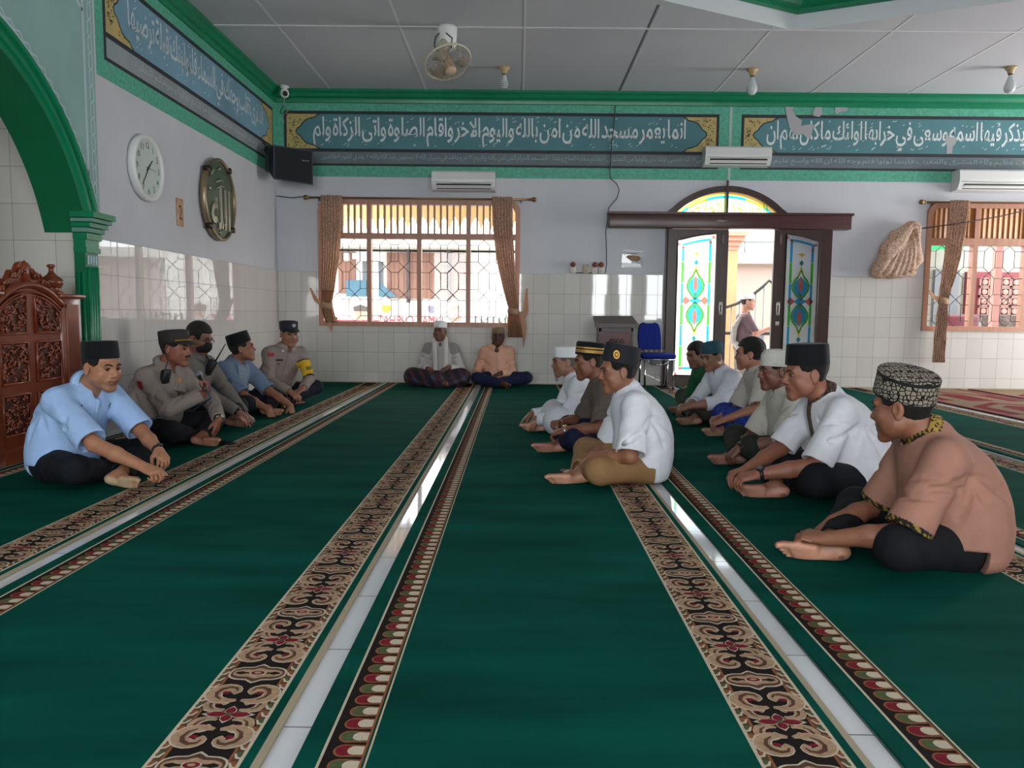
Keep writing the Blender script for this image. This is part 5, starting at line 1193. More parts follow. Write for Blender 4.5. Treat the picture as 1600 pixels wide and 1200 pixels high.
class Head:
    """head frame: columns side (right hand), forward, up"""
    def __init__(s, c, yaw, pitch=0, roll=0, k=1.0):
        f = np.array([math.cos(R(yaw)) * math.cos(R(pitch)), math.sin(R(yaw)) * math.cos(R(pitch)), -math.sin(R(pitch))]); u = np.array([0, 0, 1.0]); s.R = frame(f, u)
        a = R(roll); s.R = s.R @ np.array([[math.cos(a), 0, math.sin(a)], [0, 1, 0], [-math.sin(a), 0, math.cos(a)]]); s.c = np.array(c, float); s.k = k
    def __call__(s, r, f, u): return s.c + s.R @ (np.array([r, f, u]) * s.k)
    def local(s, V): return (V - s.c) @ s.R / s.k
    def prims(s, sc, neck, fat=1.0, nose=1.0):
        k = s.k; e = lambda c, rad, kk=.02, op='+': sc.ell(s(*c), np.array(rad) * k, s.R, k=kk, op=op); cp = lambda a, b, ra, rb, kk=.012, op='+': sc.cap(s(*a), s(*b), ra * k, rb * k, k=kk, op=op)
        e((0, -.012, .045), (.0735, .094, .083)); e((0, .025, -.022), (.062 * fat, .067, .080), .03)
        for q in (1, -1):
            cp((q * .052 * fat, .008, -.052), (q * .018, .070, -.096), .019, .017, .03); e((q * .046, .058, -.018), (.022, .022, .020), .025); e((q * .052 * fat, .03, -.045), (.018, .03, .03), .03)
        e((0, .070, -.098), (.022, .019, .016), .02)
        cp((-.042, .073, .030), (0, .085, .030), .012, .013, .015); cp((.042, .073, .030), (0, .085, .030), .012, .013, .015)
        for q in (1, -1): e((q * .032, .095, .008), (.017, .015, .011), .012, '-')
        cp((0, .086, .018), (0, .104 * nose, -.020), .0085, .0115, .012); e((0, .103 * nose, -.024), (.012, .012, .010), .008)
        for q in (1, -1): e((q * .014, .092, -.027), (.0095, .013, .0085), .007)
        e((0, .078, -.056), (.032, .018, .022), .02)
        cp((-.020, .083, -.055), (0, .0935, -.052), .0055, .0075, .006); cp((.020, .083, -.055), (0, .0935, -.052), .0055, .0075, .006); cp((-.017, .083, -.068), (.017, .083, -.068), .0065, .0065, .007); e((0, .0905, -.067), (.014, .006, .006), .006)
        cp((-.024, .091, -.061), (.024, .091, -.061), .0028, .0028, .004, '-')
        for q in (1, -1):
            e((q * .079, -.012, .002), (.0085, .021, .032), .008); e((q * .083, -.010, -.022), (.006, .012, .014), .006); e((q * .088, -.006, .006), (.0065, .011, .019), .006, '-')
        nk = np.array(neck); sc.cap(s(0, -.030, -.045), nk, .053 * k * (.5 + .5 * fat), .060 * k, k=.03)
    def lips(s, V, base, lipc, stub=0):
        L = s.local(V); c = np.broadcast_to(np.array(base), (len(V), 3)).copy()
        w = np.clip(1.4 - np.sqrt((L[:, 0] / .026) ** 2 + ((L[:, 2] + .061) / .0125) ** 2), 0, 1) * (L[:, 1] > .074) * (np.abs(L[:, 0]) < .04); w = np.clip(w * 2, 0, 1)[:, None]; c = c * (1 - w) + np.array(lipc) * w
        if stub:
            b = np.clip((-.045 - L[:, 2]) / .02, 0, 1) * np.clip((L[:, 2] + .13) / .03, 0, 1) * np.clip((L[:, 1] - .0) / .03, 0, 1) * (np.abs(L[:, 0]) < .08) * (L[:, 1] < .12); b = (b * stub)[:, None]; c = c * (1 - b) + np.array(hx('#4a3a32')) * b
        return c
    def hair(s, parent, res, top=.006, back=-.075, front=.052, mat=None, bald=False):
        h = Sculpt(); k = s.k; h.ell(s(0, -.014, .046), np.array([.0735 + top * .8, .094 + top, .083 + top]) * k, s.R); h.ell(s(0, -.036, -.005), np.array([.060, .052, .066]) * k, s.R, k=.02)
        h.box(s(0, front + .1, -.07), np.array([.2, .1, .136]) * k, s.R, .012, .01, '-'); h.box(s(0, .11, -.11), np.array([.2, .112, .105]) * k, s.R, .01, .008, '-')
        for q in (1, -1): h.ell(s(q * .085, .002, -.008), np.array([.03, .026, .034]) * k, s.R, k=.006, op='-')
        h.plane(s(0, 0, back), -s.R[:, 2]); h.field(res, wr=.0025, seed=3, wk=260); return h.mesh('hair', mat or HAIR, parent)
    def eyes(s, parent, body, look=0.0, closed=False):
        for q in (1, -1):
            c = np.array([q * .0315, .0745, .008]); mb = MB(); rr = .0125
            ring = []
            for j in range(9):
                t = math.pi * j / 8; ring.append([s(c[0] + rr * math.sin(t) * math.cos(a), c[1] + rr * math.cos(t), c[2] + rr * math.sin(t) * math.sin(a)) for a in np.linspace(0, 2 * math.pi, 13)[:-1]])
            ring = [[Vector(s.c) + Vector(s.R @ ((s.R.T @ (np.array(p) - s.c)) * np.array([1, 1, .62]) + np.array([0, -.0012, .0035 * s.k]))) for p in q_] for q_ in ring]; mb.rings(ring[1:], EYEW, True, cap0=True, cap1=True)
            lx = look * .004; ring = [[s(c[0] + lx + r_ * math.cos(a), c[1] + math.sqrt(rr * rr - r_ * r_) - .0004, c[2] + .0002 + min(.0058, r_ * math.sin(a))) for a in np.linspace(0, 2 * math.pi, 13)[:-1]] for r_ in (.0072, .004, .001)]
            mb.rings(ring, IRIS, True, cap0=False); mb.build('eye', parent)
            lid = MB(); pts = [s(q * (.0315 + dx), .0745 + .0125 * math.cos(dx / .02) + .0012, .0085 + .0048 * math.cos(dx / .0155 * 1.45) + (0 if not closed else -.006)) for dx in np.linspace(-.0155, .0155, 9)]
            lid.tube(pts, [.002, .003, .0036, .004, .004, .004, .0036, .003, .002], BROW if False else LASH, 6); lid.build('eyelid', parent)
            br = MB(); P = []
            for x, u in ((.010, .026), (.018, .031), (.028, .034), (.040, .033), (.050, .028)):
                P.append(body.hit(s(q * x, .14, u), -s.R[:, 1], .12))
            br.tube(P, [.0028, .0042, .0044, .0036, .002], BROW, 6); br.build('eyebrow', parent)
LASH = M('dark_eyelid_line', '#4a2c20', .6)
# ------------------------------------------------------------------ headgear (rings in the head frame)
def tipped(H, tilt, lean=0, piv=(0, -.012, .06)):
    """head frame tipped back by tilt and sideways (towards the right hand) by lean"""
    K = Head(H.c, 0, 0, 0, H.k); a, b = R(tilt), R(lean); Q = np.array([[1, 0, 0], [0, math.cos(a), -math.sin(a)], [0, math.sin(a), math.cos(a)]]) @ np.array([[math.cos(b), 0, math.sin(b)], [0, 1, 0], [-math.sin(b), 0, math.cos(b)]])
    K.R = H.R @ Q; p = np.array(piv); K.c = H.c + H.R @ (p - Q @ p) * H.k; return K
def rings_cap(H, nm, parent, prof, a, b, mats, n=40, fc=-.012, tilt=0, bands=None, base=.0, cx=0, lean=0):
    """prof: (scale, height); mats: one material, or a list with one material per ring gap"""
    mb = MB(); rr = []; H = tipped(H, tilt, lean)
    for sc_, h in prof:
        ring = []
        for i in range(n):
            t = 2 * math.pi * i / n; y = fc + b * sc_ * math.sin(t); ring.append(H(a * sc_ * math.cos(t) + cx, y, base + h))
        rr.append(ring)
    if isinstance(mats, list):
        for i in range(len(rr) - 1): mb.rings(rr[i:i + 2], mats[min(i, len(mats) - 1)], True, cap0=False, cap1=False)
        mb.rings([rr[-1], [sum((Vector(p) for p in rr[-1]), Vector()) / n] * n], mats[-1], True, cap0=False, cap1=False)
    else: mb.rings(rr, mats, True, cap0=False, cap1=True)
    return mb.build(nm, parent, autosmooth=40)
def songkok(H, parent, h=.088, tilt=4, mats=None, base=.052): return rings_cap(H, 'songkok_cap', parent, [(.96, .0), (1.0, .0), (1.0, .012), (.985, h * .5), (.955, h * .93), (.92, h), (.6, h + .003), (.02, h + .004)], .0845, .104, mats or VELVET, tilt=tilt, base=base)
def skullcap(H, parent, mat, tilt=6, base=.042, hgt=.095, flat=.75): return rings_cap(H, 'prayer_cap', parent, [(.97, 0), (1.0, .0), (1.005, .01), (1.0, .04), (.96, hgt * flat), (.80, hgt * .93), (.5, hgt), (.02, hgt + .003)], .084, .103, mat, tilt=tilt, base=base)
def field_cap(H, parent, mat, gold=None, tilt=5):
    o = rings_cap(H, 'field_cap', parent, [(.98, 0), (1.0, .0), (1.0, .03), (1.015, .065), (.99, .082), (.6, .09), (.02, .092)], .085, .104, mat, tilt=tilt, base=.045)
    H = tipped(H, tilt); v = MB(); vs = []; n = 15; m = 4
    for j in range(m):
        for i in range(n):
            t = R(20 + 140 * i / (n - 1)); e = j / (m - 1); vs.append(H(.085 * math.cos(t) * (1 + .05 * e), -.012 + .104 * math.sin(t) + .055 * e * math.sin(t) ** 1.5, .047 - .028 * e * math.sin(t)))
    v.add(vs, [(j*n+i, j*n+i+1, (j+1)*n+i+1, (j+1)*n+i) for j in range(m-1) for i in range(n-1)], mat, True); ob = v.build('visor', o); md = ob.modifiers.new('thickness', 'SOLIDIFY'); md.thickness = .004
    if gold:
        g = MB(); g.tube([H(.0865 * math.cos(R(t)), -.012 + .106 * math.sin(R(t)), .058) for t in range(28, 153, 8)], .004, gold, 6); g.build('gold_braid', o)
    return o
# ------------------------------------------------------------------ the seated figure
Z0 = .0145
def figure(key, label, hd, yaw, pitch=4, roll=0, chest=None, skin='#8d5f45', lip='#7c4a40', s=.97, fat=1.0, shirt=None, trousers=None, legs=None, hands=None, hair=True, stub=0, hipfix=(0, 0), poles=None, group=None, hair_kw=None, look=0, closed=False, feet=(1, 1), sarong=False, wr=.0035, headk=1.0, front='R', slits=(), wz=0, facefat=1.0):
    P = PEOPLE_POSE[key]; hip = np.array([P['hip'][0] + hipfix[0], P['hip'][1] + hipfix[1], 0.0]); dist = hip[1]; res = float(np.clip(.00105 * dist, .0037, .0065))
    f = np.array([math.cos(R(hd)), math.sin(R(hd)), 0]); l = np.array([-f[1], f[0], 0]); z = np.array([0, 0, 1.0]); L = lambda a, b, c: hip + f * a + l * b + z * c
    cy_ = hd if chest is None else chest; cl = np.array([-math.sin(R(cy_)), math.cos(R(cy_)), 0]); cf = np.array([math.cos(R(cy_)), math.sin(R(cy_)), 0])
    t = thing('person', label, 'person', tuple(hip + z * Z0), group); neck = np.array(P['neck']); head = np.array(P['head']); H = Head(head, yaw, pitch, roll, s * .99 * headk)
    pel = L(0, 0, .115); sp = nrm_(neck - pel); mid = (pel + neck) / 2 - cf * .055; ch = pel * .28 + neck * .72 - cf * .035
    shc = neck - sp * .055 * s - cf * .005; S = {q: shc + cl * sg * .165 * s * (.9 + .1 * fat) - z * .012 for q, sg in (('L', 1), ('R', -1))}; W = {q: np.array(P['wr' + q]) for q in 'LR'}; T = {q: np.array(P['tip' + q]) for q in 'LR'}
    E = {}
    for q, sg in (('L', 1), ('R', -1)):
        W[q][2] = max(W[q][2] + wz, .045); T[q][2] += wz
        pole = (poles or {}).get(q, None); pole = cl * sg * .7 - z * .55 - cf * .25 if pole is None else cl * sg * pole[1] + z * pole[2] + cf * pole[0]; E[q] = ik(S[q], W[q], .285 * s, .25 * s, pole)
    lg = dict(kL=(.29, .29, .13), kR=(.29, -.29, .13), aR=(.39, .09, .062), tR=(.60, .12, .056), uR=(0, -.9, .45), aL=(.25, -.02, .06), tL=(.25, -.16, .045), uL=(.3, 0, 1))
    if front == 'L': lg = dict(kL=(.29, .29, .13), kR=(.29, -.29, .13), aL=(.39, -.09, .062), tL=(.58, -.14, .056), uL=(0, .9, .45), aR=(.25, .02, .06), tR=(.25, .16, .045), uR=(.3, 0, 1))
    lg.update(legs or {})
    K = {q: L(*lg['k' + q]) for q in 'LR'}; A = {q: L(*lg['a' + q]) for q in 'LR'}; TT = {q: L(*lg['t' + q]) for q in 'LR'}; U = {q: f * lg['u' + q][0] + l * lg['u' + q][1] + z * lg['u' + q][2] for q in 'LR'}
    Rt = lambda d, fw: frame(fw - d * (fw @ d), d)
    fr = np.stack([cl, nrm_(cf - sp * (cf @ sp)), sp], 1)
    # --- body: one continuous skin from the crown to the toes
    b = Sculpt(); b.ell(pel, (.13 * fat, .10 * fat, .09), fr, k=.05); b.ell(mid, (.115 * fat, .085 * fat, .12), fr, k=.05); b.ell(ch, (.125, .08, .11), fr, k=.05); b.cap(S['L'], S['R'], .045, k=.04); b.cap(shc, neck, .055, .05, k=.04)
    H.prims(b, neck - sp * .02, facefat)
    hs = dict(curl=(22, 28, 18), n=None, spread=5, grip=False); HD = {}
    for q, sg in (('L', 1), ('R', -1)):
        b.cap(S[q], E[q], .042 * s, .036 * s, k=.03); b.cap(E[q], E[q] * .55 + W[q] * .45, .037 * s * (.8 + .2 * fat), .037 * s * (.8 + .2 * fat), k=.02); b.cap(E[q] * .55 + W[q] * .45, W[q], .037 * s, .0255 * s, k=.015)
        o = dict(hs); o.update((hands or {}).get(q, {})); d = nrm_(T[q] - W[q]); n = o['n']; n = z * 1.0 + nrm_(W[q] - E[q]) * .15 + cl * sg * .25 if n is None else cf * n[0] + cl * sg * n[1] + z * n[2]; HD[q] = (d, n)
        hand(b, W[q] - d * .005, d, n, 1 if q == 'L' else -1, o['curl'], o['spread'], s * .98, o['grip'])
        b.cap(pel + l * sg * .08, K[q], .065, .05, k=.04); b.cap(K[q], K[q] * .6 + A[q] * .4, .046 * s, .047 * s, k=.03); b.cap(K[q] * .6 + A[q] * .4, A[q], .047 * s, .031 * s, k=.02)
        if feet[0 if q == 'L' else 1]: foot(b, A[q], TT[q], U[q], sg, s * .98)
    b.plane((0, 0, Z0), (0, 0, -1)); b.field(res); sc_, lc = np.array(hx(skin)), np.array(hx(lip)); 
    def skincol(V):
        c = H.lips(V, sc_, lc, stub)
        for q in 'LR':                            # paler soles
            d = nrm_(TT[q] - A[q]); u = nrm_(U[q] - d * (U[q] @ d)); r_ = V - A[q]; m = np.clip((-(r_ @ u) - .034) / .012, 0, 1) * (np.linalg.norm(r_ - d * .07, axis=1) < .15) * (r_ @ d > -.11) * (-(r_ @ u) < .062) * (V[:, 2] < .105); c = c * (1 - m[:, None] * .7) + np.minimum(sc_ * 2.2 + .08, .6) * m[:, None] * .7
        return c
    body = b.mesh('body', SKIN, t, skincol)
    H.eyes(t, b, look, closed)
    if hair: H.hair(t, max(res, .0045), **(hair_kw or {}))
    r2 = res * 1.25
    # --- trousers or sarong
    tr = dict(col='#14161d', r=1.0, cuff=.9); tr.update(trousers or {}); g = Sculpt(); kk = .05 if not sarong else .09
    g.ell(L(-.01, 0, .105), (.165 * fat, .135 * fat, .115), np.stack([l, f, z], 1), k=.04)
    for q, sg in (('L', 1), ('R', -1)):
        kn = K[q]; g.cap(L(.01, sg * .085, .105), kn, .09 * tr['r'], .07 * tr['r'], k=kk); e = kn + (A[q] - kn) * tr['cuff']; g.sleeve(kn, e, .070 * tr['r'], .055 * tr['r'], 2.3 * r2, k=.03)
        if sarong: g.cap(kn, L(.30, sg * .05, .09), .068, .075, k=.10)
    if sarong: g.cap(K['L'] - z * .02, K['R'] - z * .02, .078, k=.10)
    if sarong: g.ell(L(.19, 0, .085), (.22, .17, .075), np.stack([l, f, z], 1), k=.08)
    g.plane((0, 0, Z0), (0, 0, -1)); g.field(r2, wr=.0035, seed=len(label)); g.mesh('sarong' if sarong else 'trousers', tr.get('mat', CLOTH), t, tr['col'] if callable(tr['col']) else flatcol(tr['col']))
    # --- shirt
    sh = dict(col='#d8d8d8', sleeve='short', loose=1.0, collar=True, mat=CLOTH, hem=.16, tuck=False, open=.0); sh.update(shirt or {}); c = Sculpt(); q_ = sh['loose'] * fat
    th = 2.3 * r2; P0, P2_ = pel - z * (.0 if sh['tuck'] else .02), neck - sp * .095; Pc = mid - cf * (.03 + .02 * q_)
    for i, u in enumerate(np.linspace(.12 if sh['tuck'] else 0, 1, 7)):
        pc = P0 * (1 - u) ** 2 + Pc * 2 * u * (1 - u) + P2_ * u * u + cf * (.035 * (q_ - .9) * math.sin(u * 3.14)); tg = nrm_((Pc - P0) * (1 - u) + (P2_ - Pc) * u); fu = np.stack([cl, nrm_(cf - tg * (cf @ tg)), tg], 1)
        c.ell(pc, (np.interp(u, [0, .5, 1], [.172 * q_, .163 * q_, .160 * (.5 + .5 * q_)]), np.interp(u, [0, .5, 1], [.148 * q_, .132 * q_, .092 * (.6 + .4 * q_)]), .105), fu, k=.07)
    c.cap(S['L'] * .94 + shc * .06, S['R'] * .94 + shc * .06, .060, k=.05); c.cap(shc, neck - sp * .01, .075, .062, k=.05)
    for q, sg in (('L', 1), ('R', -1)):
        if sh['sleeve'] == 'short': c.sleeve(S[q], S[q] + (E[q] - S[q]) * .95, .067, .074 * sh['loose'], th, k=.03, flat=nrm_(E[q] - S[q]))
        elif sh['sleeve'] == 'threeq': c.cap(S[q], E[q], .064, .060, k=.03); c.sleeve(E[q], E[q] + (W[q] - E[q]) * .45, .060, .056, th, k=.02)
        else: c.cap(S[q], E[q], .062 * sh['loose'] ** .5, .056 * sh['loose'] ** .5, k=.03); c.sleeve(E[q], E[q] + (W[q] - E[q]) * .93, .055 * sh['loose'] ** .5, .043 * sh['loose'] ** .5, th, k=.02)
    ax = nrm_(H(0, -.03, -.045) - neck + cf * .02)
    c.sleeve(neck - ax * .035, neck + ax * (.006 if sh['collar'] else .010), .073 * s, .064 * s, th, k=.012)
    c.ell(neck + cf * .06 - sp * (.02 + sh['open'] * .5), (.020 + sh['open'] * .7, .05, .030 + sh['open']), fr, k=.008, op='-')
    c.plane((0, 0, Z0 + .004), (0, 0, -1)); 
    for sg in slits: c.box(hip + cl * sg * .19 + cf * .00 + z * .035, (.10, .045, .075), np.stack([cl, cf, z], 1), .01, .008, '-')
    c.field(r2, wr=wr, seed=len(label) * 3 + 1); rg = random.Random(key)
    def around(v, th): o = pel * (1 - v) + neck * v - cf * (.05 * math.sin(v * 3.14)); d_ = cf * math.cos(R(th)) + cl * math.sin(R(th)); return c.hit(o + d_ * .34, -d_, .4) + d_ * .0035
    for q, sg in (('L', 1), ('R', -1)):           # cloth pulled from the armpits towards waist and back
        for v1, t1 in ((.30, 150), (.42, 172), (.25, 105), (.22, 60), (.40, 30)):
            v1 += rg.uniform(-.06, .06); t1 += rg.uniform(-14, 14); pts = [around(.70 + (v1 - .70) * u + .03 * math.sin(u * 3), sg * (95 + (t1 - 95) * u)) for u in np.linspace(.12, rg.uniform(.6, 1), 7)]
            if max(np.linalg.norm(a_ - b_) for a_, b_ in zip(pts, pts[1:])) < .09: c.crease(pts, rg.uniform(.006, .011), .022)
        d_ = nrm_(E[q] - S[q]); ou = nrm_(cl * sg - d_ * (cl @ d_) * sg)
        for k_ in range(3 if sh['sleeve'] != 'long' else 6):
            u = rg.uniform(.25, .6) if sh['sleeve'] != 'long' else rg.uniform(.55, 1.25); c0 = S[q] + (E[q] - S[q]) * u if u < 1 else E[q] + (W[q] - E[q]) * (u - 1); a1 = rg.uniform(0, 6.28); b_ = np.cross(d_, ou)
            pts = [c.hit(c0 + d_ * .05 * (j - 2) / 4 + (ou * math.cos(a1 + j * .4) + b_ * math.sin(a1 + j * .4)) * .12, -(ou * math.cos(a1 + j * .4) + b_ * math.sin(a1 + j * .4)), .2) for j in range(5)]
            if max(np.linalg.norm(a_ - b_) for a_, b_ in zip(pts, pts[1:])) < .06: c.crease(pts, .0032, .02)

    col = sh['col'] if callable(sh['col']) else flatcol(sh['col']); ctx = dict(neck=neck, cf=cf, cl=cl, sp=sp, S=S, E=E, W=W, ax=ax, hip=hip, ch=ch)
    colf = (lambda V: sh['paint'](V, np.array(col(V)).copy(), ctx)) if 'paint' in sh else col
    so = c.mesh('shirt', sh['mat'], t, colf)
    return dict(t=t, H=H, b=b, c=c, S=S, E=E, W=W, cf=cf, cl=cl, sp=sp, neck=neck, z=z, f=f, l=l, hip=hip, ax=ax, shirt=so, HD=HD, A=A, K=K)
def collar(fig, mat, kind='fold', r=.075):
    """kind 'fold': turned-down shirt collar with two points; 'stand': band collar"""
    ax = fig['ax']; f = nrm_(fig['cf'] - ax * (fig['cf'] @ ax)); a = np.cross(ax, f); o = fig['neck'] + f * .004 + ax * (.012 if kind == 'fold' else .006); n = 41; g0 = 14 if kind == 'fold' else 10; rows = []
    th = np.radians(np.linspace(g0, 360 - g0, n)); fr_ = np.cos(th) * .5 + .5                # 1 at the front
    P = lambda rr, h: [o + f * (rr[i] * math.cos(th[i])) + a * (rr[i] * math.sin(th[i])) + ax * h[i] for i in range(n)]
    one = np.ones(n)
    if kind == 'fold':
        rows = [P(r * one, -.012 - .02 * fr_), P((r - .008) * one, .026 - .030 * fr_), P((r - .002) * one, .029 - .030 * fr_), P((r + .013) * one + .004 * fr_ ** 6, .012 - .038 * fr_), P((r + .020) * one + .006 * fr_ ** 8, -.010 - .034 * fr_ - .026 * fr_ ** 10)]
    else: rows = [P((r + .004) * one, -.016 - .012 * fr_), P((r - .008) * one, .026 - .016 * fr_)]
    m = MB(); m.add([p for rw in rows for p in rw], [(j*n+i, j*n+i+1, (j+1)*n+i+1, (j+1)*n+i) for j in range(len(rows)-1) for i in range(n-1)], mat, True)
    ob = m.build('collar', fig['t']); md = ob.modifiers.new('thickness', 'SOLIDIFY'); md.thickness = .004; return ob
def placket(fig, mat, v0=.05, v1=.30, w=.028, buttons=4, bm_=None):
    cf, cl, sp = fig['cf'], fig['cl'], fig['sp']; rows = []
    for v in np.linspace(v0, v1, 12): rows.append([fig['c'].hit(fig['neck'] + cl * (u * w / 2 + .004) - sp * v + cf * .4, -cf, .7) + cf * .0025 for u in (-1, 1)])
    m = MB(); m.add([p for rw in rows for p in rw], [(2*i, 2*i+1, 2*i+3, 2*i+2) for i in range(11)], mat, True); ob = m.build('placket', fig['t']); md = ob.modifiers.new('thickness', 'SOLIDIFY'); md.thickness = .003; md.offset = 1
    for k in range(buttons):
        q = rows[int((k + .5) * 11 / buttons)]; c = (q[0] + q[1]) / 2 + cf * .002; b = MB(); b.prism([c + (cl * math.cos(t) + sp * math.sin(t)) * .0055 for t in np.linspace(0, 6.283, 11)[:-1]], cf * .003, bm_ or mat); b.build('button', fig['t'])
def watch(fig, q, strap, case, face, big=1.0):
    W, E = fig['W'][q], fig['E'][q]; d = nrm_(W - E); c = W - d * .012; n = fig['HD'][q][1]; n = nrm_(n - d * (n @ d)); a = np.cross(d, n); w = MB(); r_ = .031
    w.rings([[c + d * dx + (a * math.cos(t) + n * math.sin(t) * .9) * rr for t in np.linspace(0, 2 * math.pi, 21)[:-1]] for dx, rr in ((-.009, r_ - .004), (-.009, r_), (.009, r_), (.009, r_ - .004))], strap, True, cap0=False, cap1=False); o = w.build('wristwatch', fig['t'])
    k = MB(); R_ = .018 * big; p = c + n * (r_ * .9 - .002)
    k.rings([[p + n * h + (d * math.cos(t) + a * math.sin(t)) * rr for t in np.linspace(0, 2 * math.pi, 19)[:-1]] for h, rr in ((0, R_), (.007, R_), (.009, R_ * .85))], case, True); k.rings([[p + n * h + (d * math.cos(t) + a * math.sin(t)) * rr for t in np.linspace(0, 2 * math.pi, 19)[:-1]] for h, rr in ((.0092, R_ * .82), (.0096, R_ * .02))], face, True); k.build('watch_case', o)
def badge(fig, nm, mat, u, v, w, h, src='c', depth=.004, shape='box', dirv=None, mats=None):
    """small plate on the shirt: u across the chest (to the wearer's left), v up from the chest centre line below the neck"""
    cf, cl, sp = fig['cf'], fig['cl'], fig['sp']; o = fig['neck'] + cl * u + sp * v; d = cf if dirv is None else nrm_(dirv); p = fig['c'].hit(o + d * .35, -d, .5)
    e = .006; px_ = fig['c'].hit(o + cl * .02 + d * .35, -d, .5) - fig['c'].hit(o - cl * .02 + d * .35, -d, .5); pz = fig['c'].hit(o + sp * .02 + d * .35, -d, .5) - fig['c'].hit(o - sp * .02 + d * .35, -d, .5)
    X = nrm_(px_); Y = nrm_(pz - X * (pz @ X)); N = np.cross(X, Y); N = N if N @ d > 0 else -N; mb = MB()
    if shape == 'box': q = [(-1, -1), (1, -1), (1, 1), (-1, 1)]
    elif shape == 'shield': q = [(-1, 1), (-1, -.1), (-.6, -.7), (0, -1), (.6, -.7), (1, -.1), (1, 1), (0, 1.15)]
    else: q = [(math.cos(a), math.sin(a)) for a in np.linspace(0, 6.283, 13)[:-1]]
    mb.prism([p + X * a * w / 2 + Y * b_ * h / 2 - N * .003 for a, b_ in q], N * (depth + .003), mat)
    return mb.build(nm, fig['t']), (p + N * depth, X, Y, N)
# ================================================================== the people
WHITE = '#dcdde0'; gold_m = M('gold_thread', '#b98a35', .4, .6); steel = M('watch_steel', '#b8bcbf', .25, .9); wface = M('white_watch_face', '#d5d8d8', .3); dkstrap = M('black_watch_strap', '#141416', .5); kcap = M('white_cap_cotton', '#d9dadb', .85, bump=(220, .3)); lace = M('white_lace_cap', '#cfcdc4', .9, noise=(120, .12), bump=(160, 1.0))
def checks(c1, c2, c3, sc=28):
    a, b, d = (np.array(hx(q)) for q in (c1, c2, c3))
    def f(V):
        u = np.sin(V[:, 0] * sc + V[:, 2] * sc * .6) > .35; v = np.sin(V[:, 1] * sc - V[:, 2] * sc * .8) > .35; c = np.broadcast_to(a, (len(V), 3)).copy(); c[u ^ v] = b; c[u & v] = d; return c
    return f
def pat_cloth(name, c1, c2, scale=60, rough=.85, thr=.16, rnd_=1.0):
    m = M(name, c1, rough, bump=(120, .15), spec=.25); nt = m.node_tree; b = nt.nodes['Principled BSDF']; N = nt.nodes.new; tc = N('ShaderNodeTexCoord'); v = N('ShaderNodeTexVoronoi'); v.feature = 'DISTANCE_TO_EDGE'; v.inputs['Scale'].default_value = scale
    r = N('ShaderNodeMath'); r.operation = 'LESS_THAN'; r.inputs[1].default_value = thr; v.inputs['Randomness'].default_value = rnd_; mx = N('ShaderNodeMix'); mx.data_type = 'RGBA'; mx.inputs[6].default_value = (*hx(c1), 1); mx.inputs[7].default_value = (*hx(c2), 1)
    nt.links.new(tc.outputs['Object'], v.inputs['Vector']); nt.links.new(v.outputs[0], r.inputs[0]); nt.links.new(r.outputs[0], mx.inputs[0]); nt.links.new(mx.outputs[2], b.inputs['Base Color']); return m
GL = 'officials seated along the tiled wall'; GR = 'men seated facing the officials'
# 1 light blue shirt
p = figure('p01', 'man in light blue shirt and black songkok cap, sitting cross-legged nearest the pulpit', -8, -24, 6, chest=-20, skin='#a87558', lip='#8a5347', stub=.35, s=1.0, fat=1.0, hipfix=(.05, 0), shirt=dict(col='#9fbde6', loose=1.06, open=.012), trousers=dict(col='#11141b'), group=GL, hands=dict(R=dict(curl=(55, 60, 40)), L=dict(curl=(35, 40, 25))), poles=dict(R=(.1, .5, -.8), L=(.0, .6, -.7)), front='L', slits=(-1,))
songkok(p['H'], p['t'], .092, 8); c_ = M('light_blue_shirt_trim', '#9fbde6', .85, spec=.25); collar(p, c_); placket(p, c_, bm_=M('pale_button', '#b9c6da', .4)); badge(p, 'name_plate', black_pl, -.085, -.13, .05, .014); badge(p, 'badge', black_pl, -.09, -.105, .012, .026)
mb = MB(); pp = p['c'].hit(p['neck'] + p['cl'] * .085 - p['sp'] * .13 + p['cf'] * .3, -p['cf']); mb.tube([pp - p['sp'] * .05, pp + p['sp'] * .03], .003, black_pl, 6); mb.build('pocket_pen', p['t'])
watch(p, 'L', dkstrap, black_pl, black_pl, .8)
# 2 officer with the microphone
UNI = '#8a7f78'; uni_dark = M('dark_brown_cap_cloth', '#262120', .8, bump=(200, .2))
p = figure('p02', 'officer in grey-brown uniform and black visored cap, speaking into the microphone', -5, -6, 4, chest=-18, skin='#8a5540', lip='#70423a', fat=1.1, s=1.0, shirt=dict(col=UNI, sleeve='long', loose=1.05, tuck=True), trousers=dict(col='#15161b'), group=GL, hipfix=(-.05, 0), hands=dict(R=dict(curl=(80, 85, 45), n=(.5, -.8, .25), grip=True, spread=2), L=dict(curl=(12, 18, 12), n=(.6, .3, .5))), poles=dict(R=(.2, .5, -1), L=(.2, .8, -.5)), front='L')
c_ = M('grey_brown_uniform_trim', '#8a7f78', .85, spec=.25); collar(p, c_); placket(p, c_, buttons=3); field_cap(p['H'], p['t'], uni_dark, gold_m, 8); watch(p, 'L', steel, steel, wface)
badge(p, 'shoulder_patch', M('maroon_shoulder_patch', '#7c1f22', .7), -.19, -.12, .045, .06, shape='shield', dirv=-p['cl'] * .8 + p['cf'] * .6); badge(p, 'chest_badge', M('orange_gold_badge', '#c07a28', .4, .4), .03, -.10, .04, .035, shape='round')
mb = MB(); pp = p['c'].hit(p['neck'] - p['cl'] * .10 - p['sp'] * .065 + p['cf'] * .3, -p['cf']); Rm = Matrix(np.stack([p['cl'], -p['cf'], p['sp']], 1).tolist())
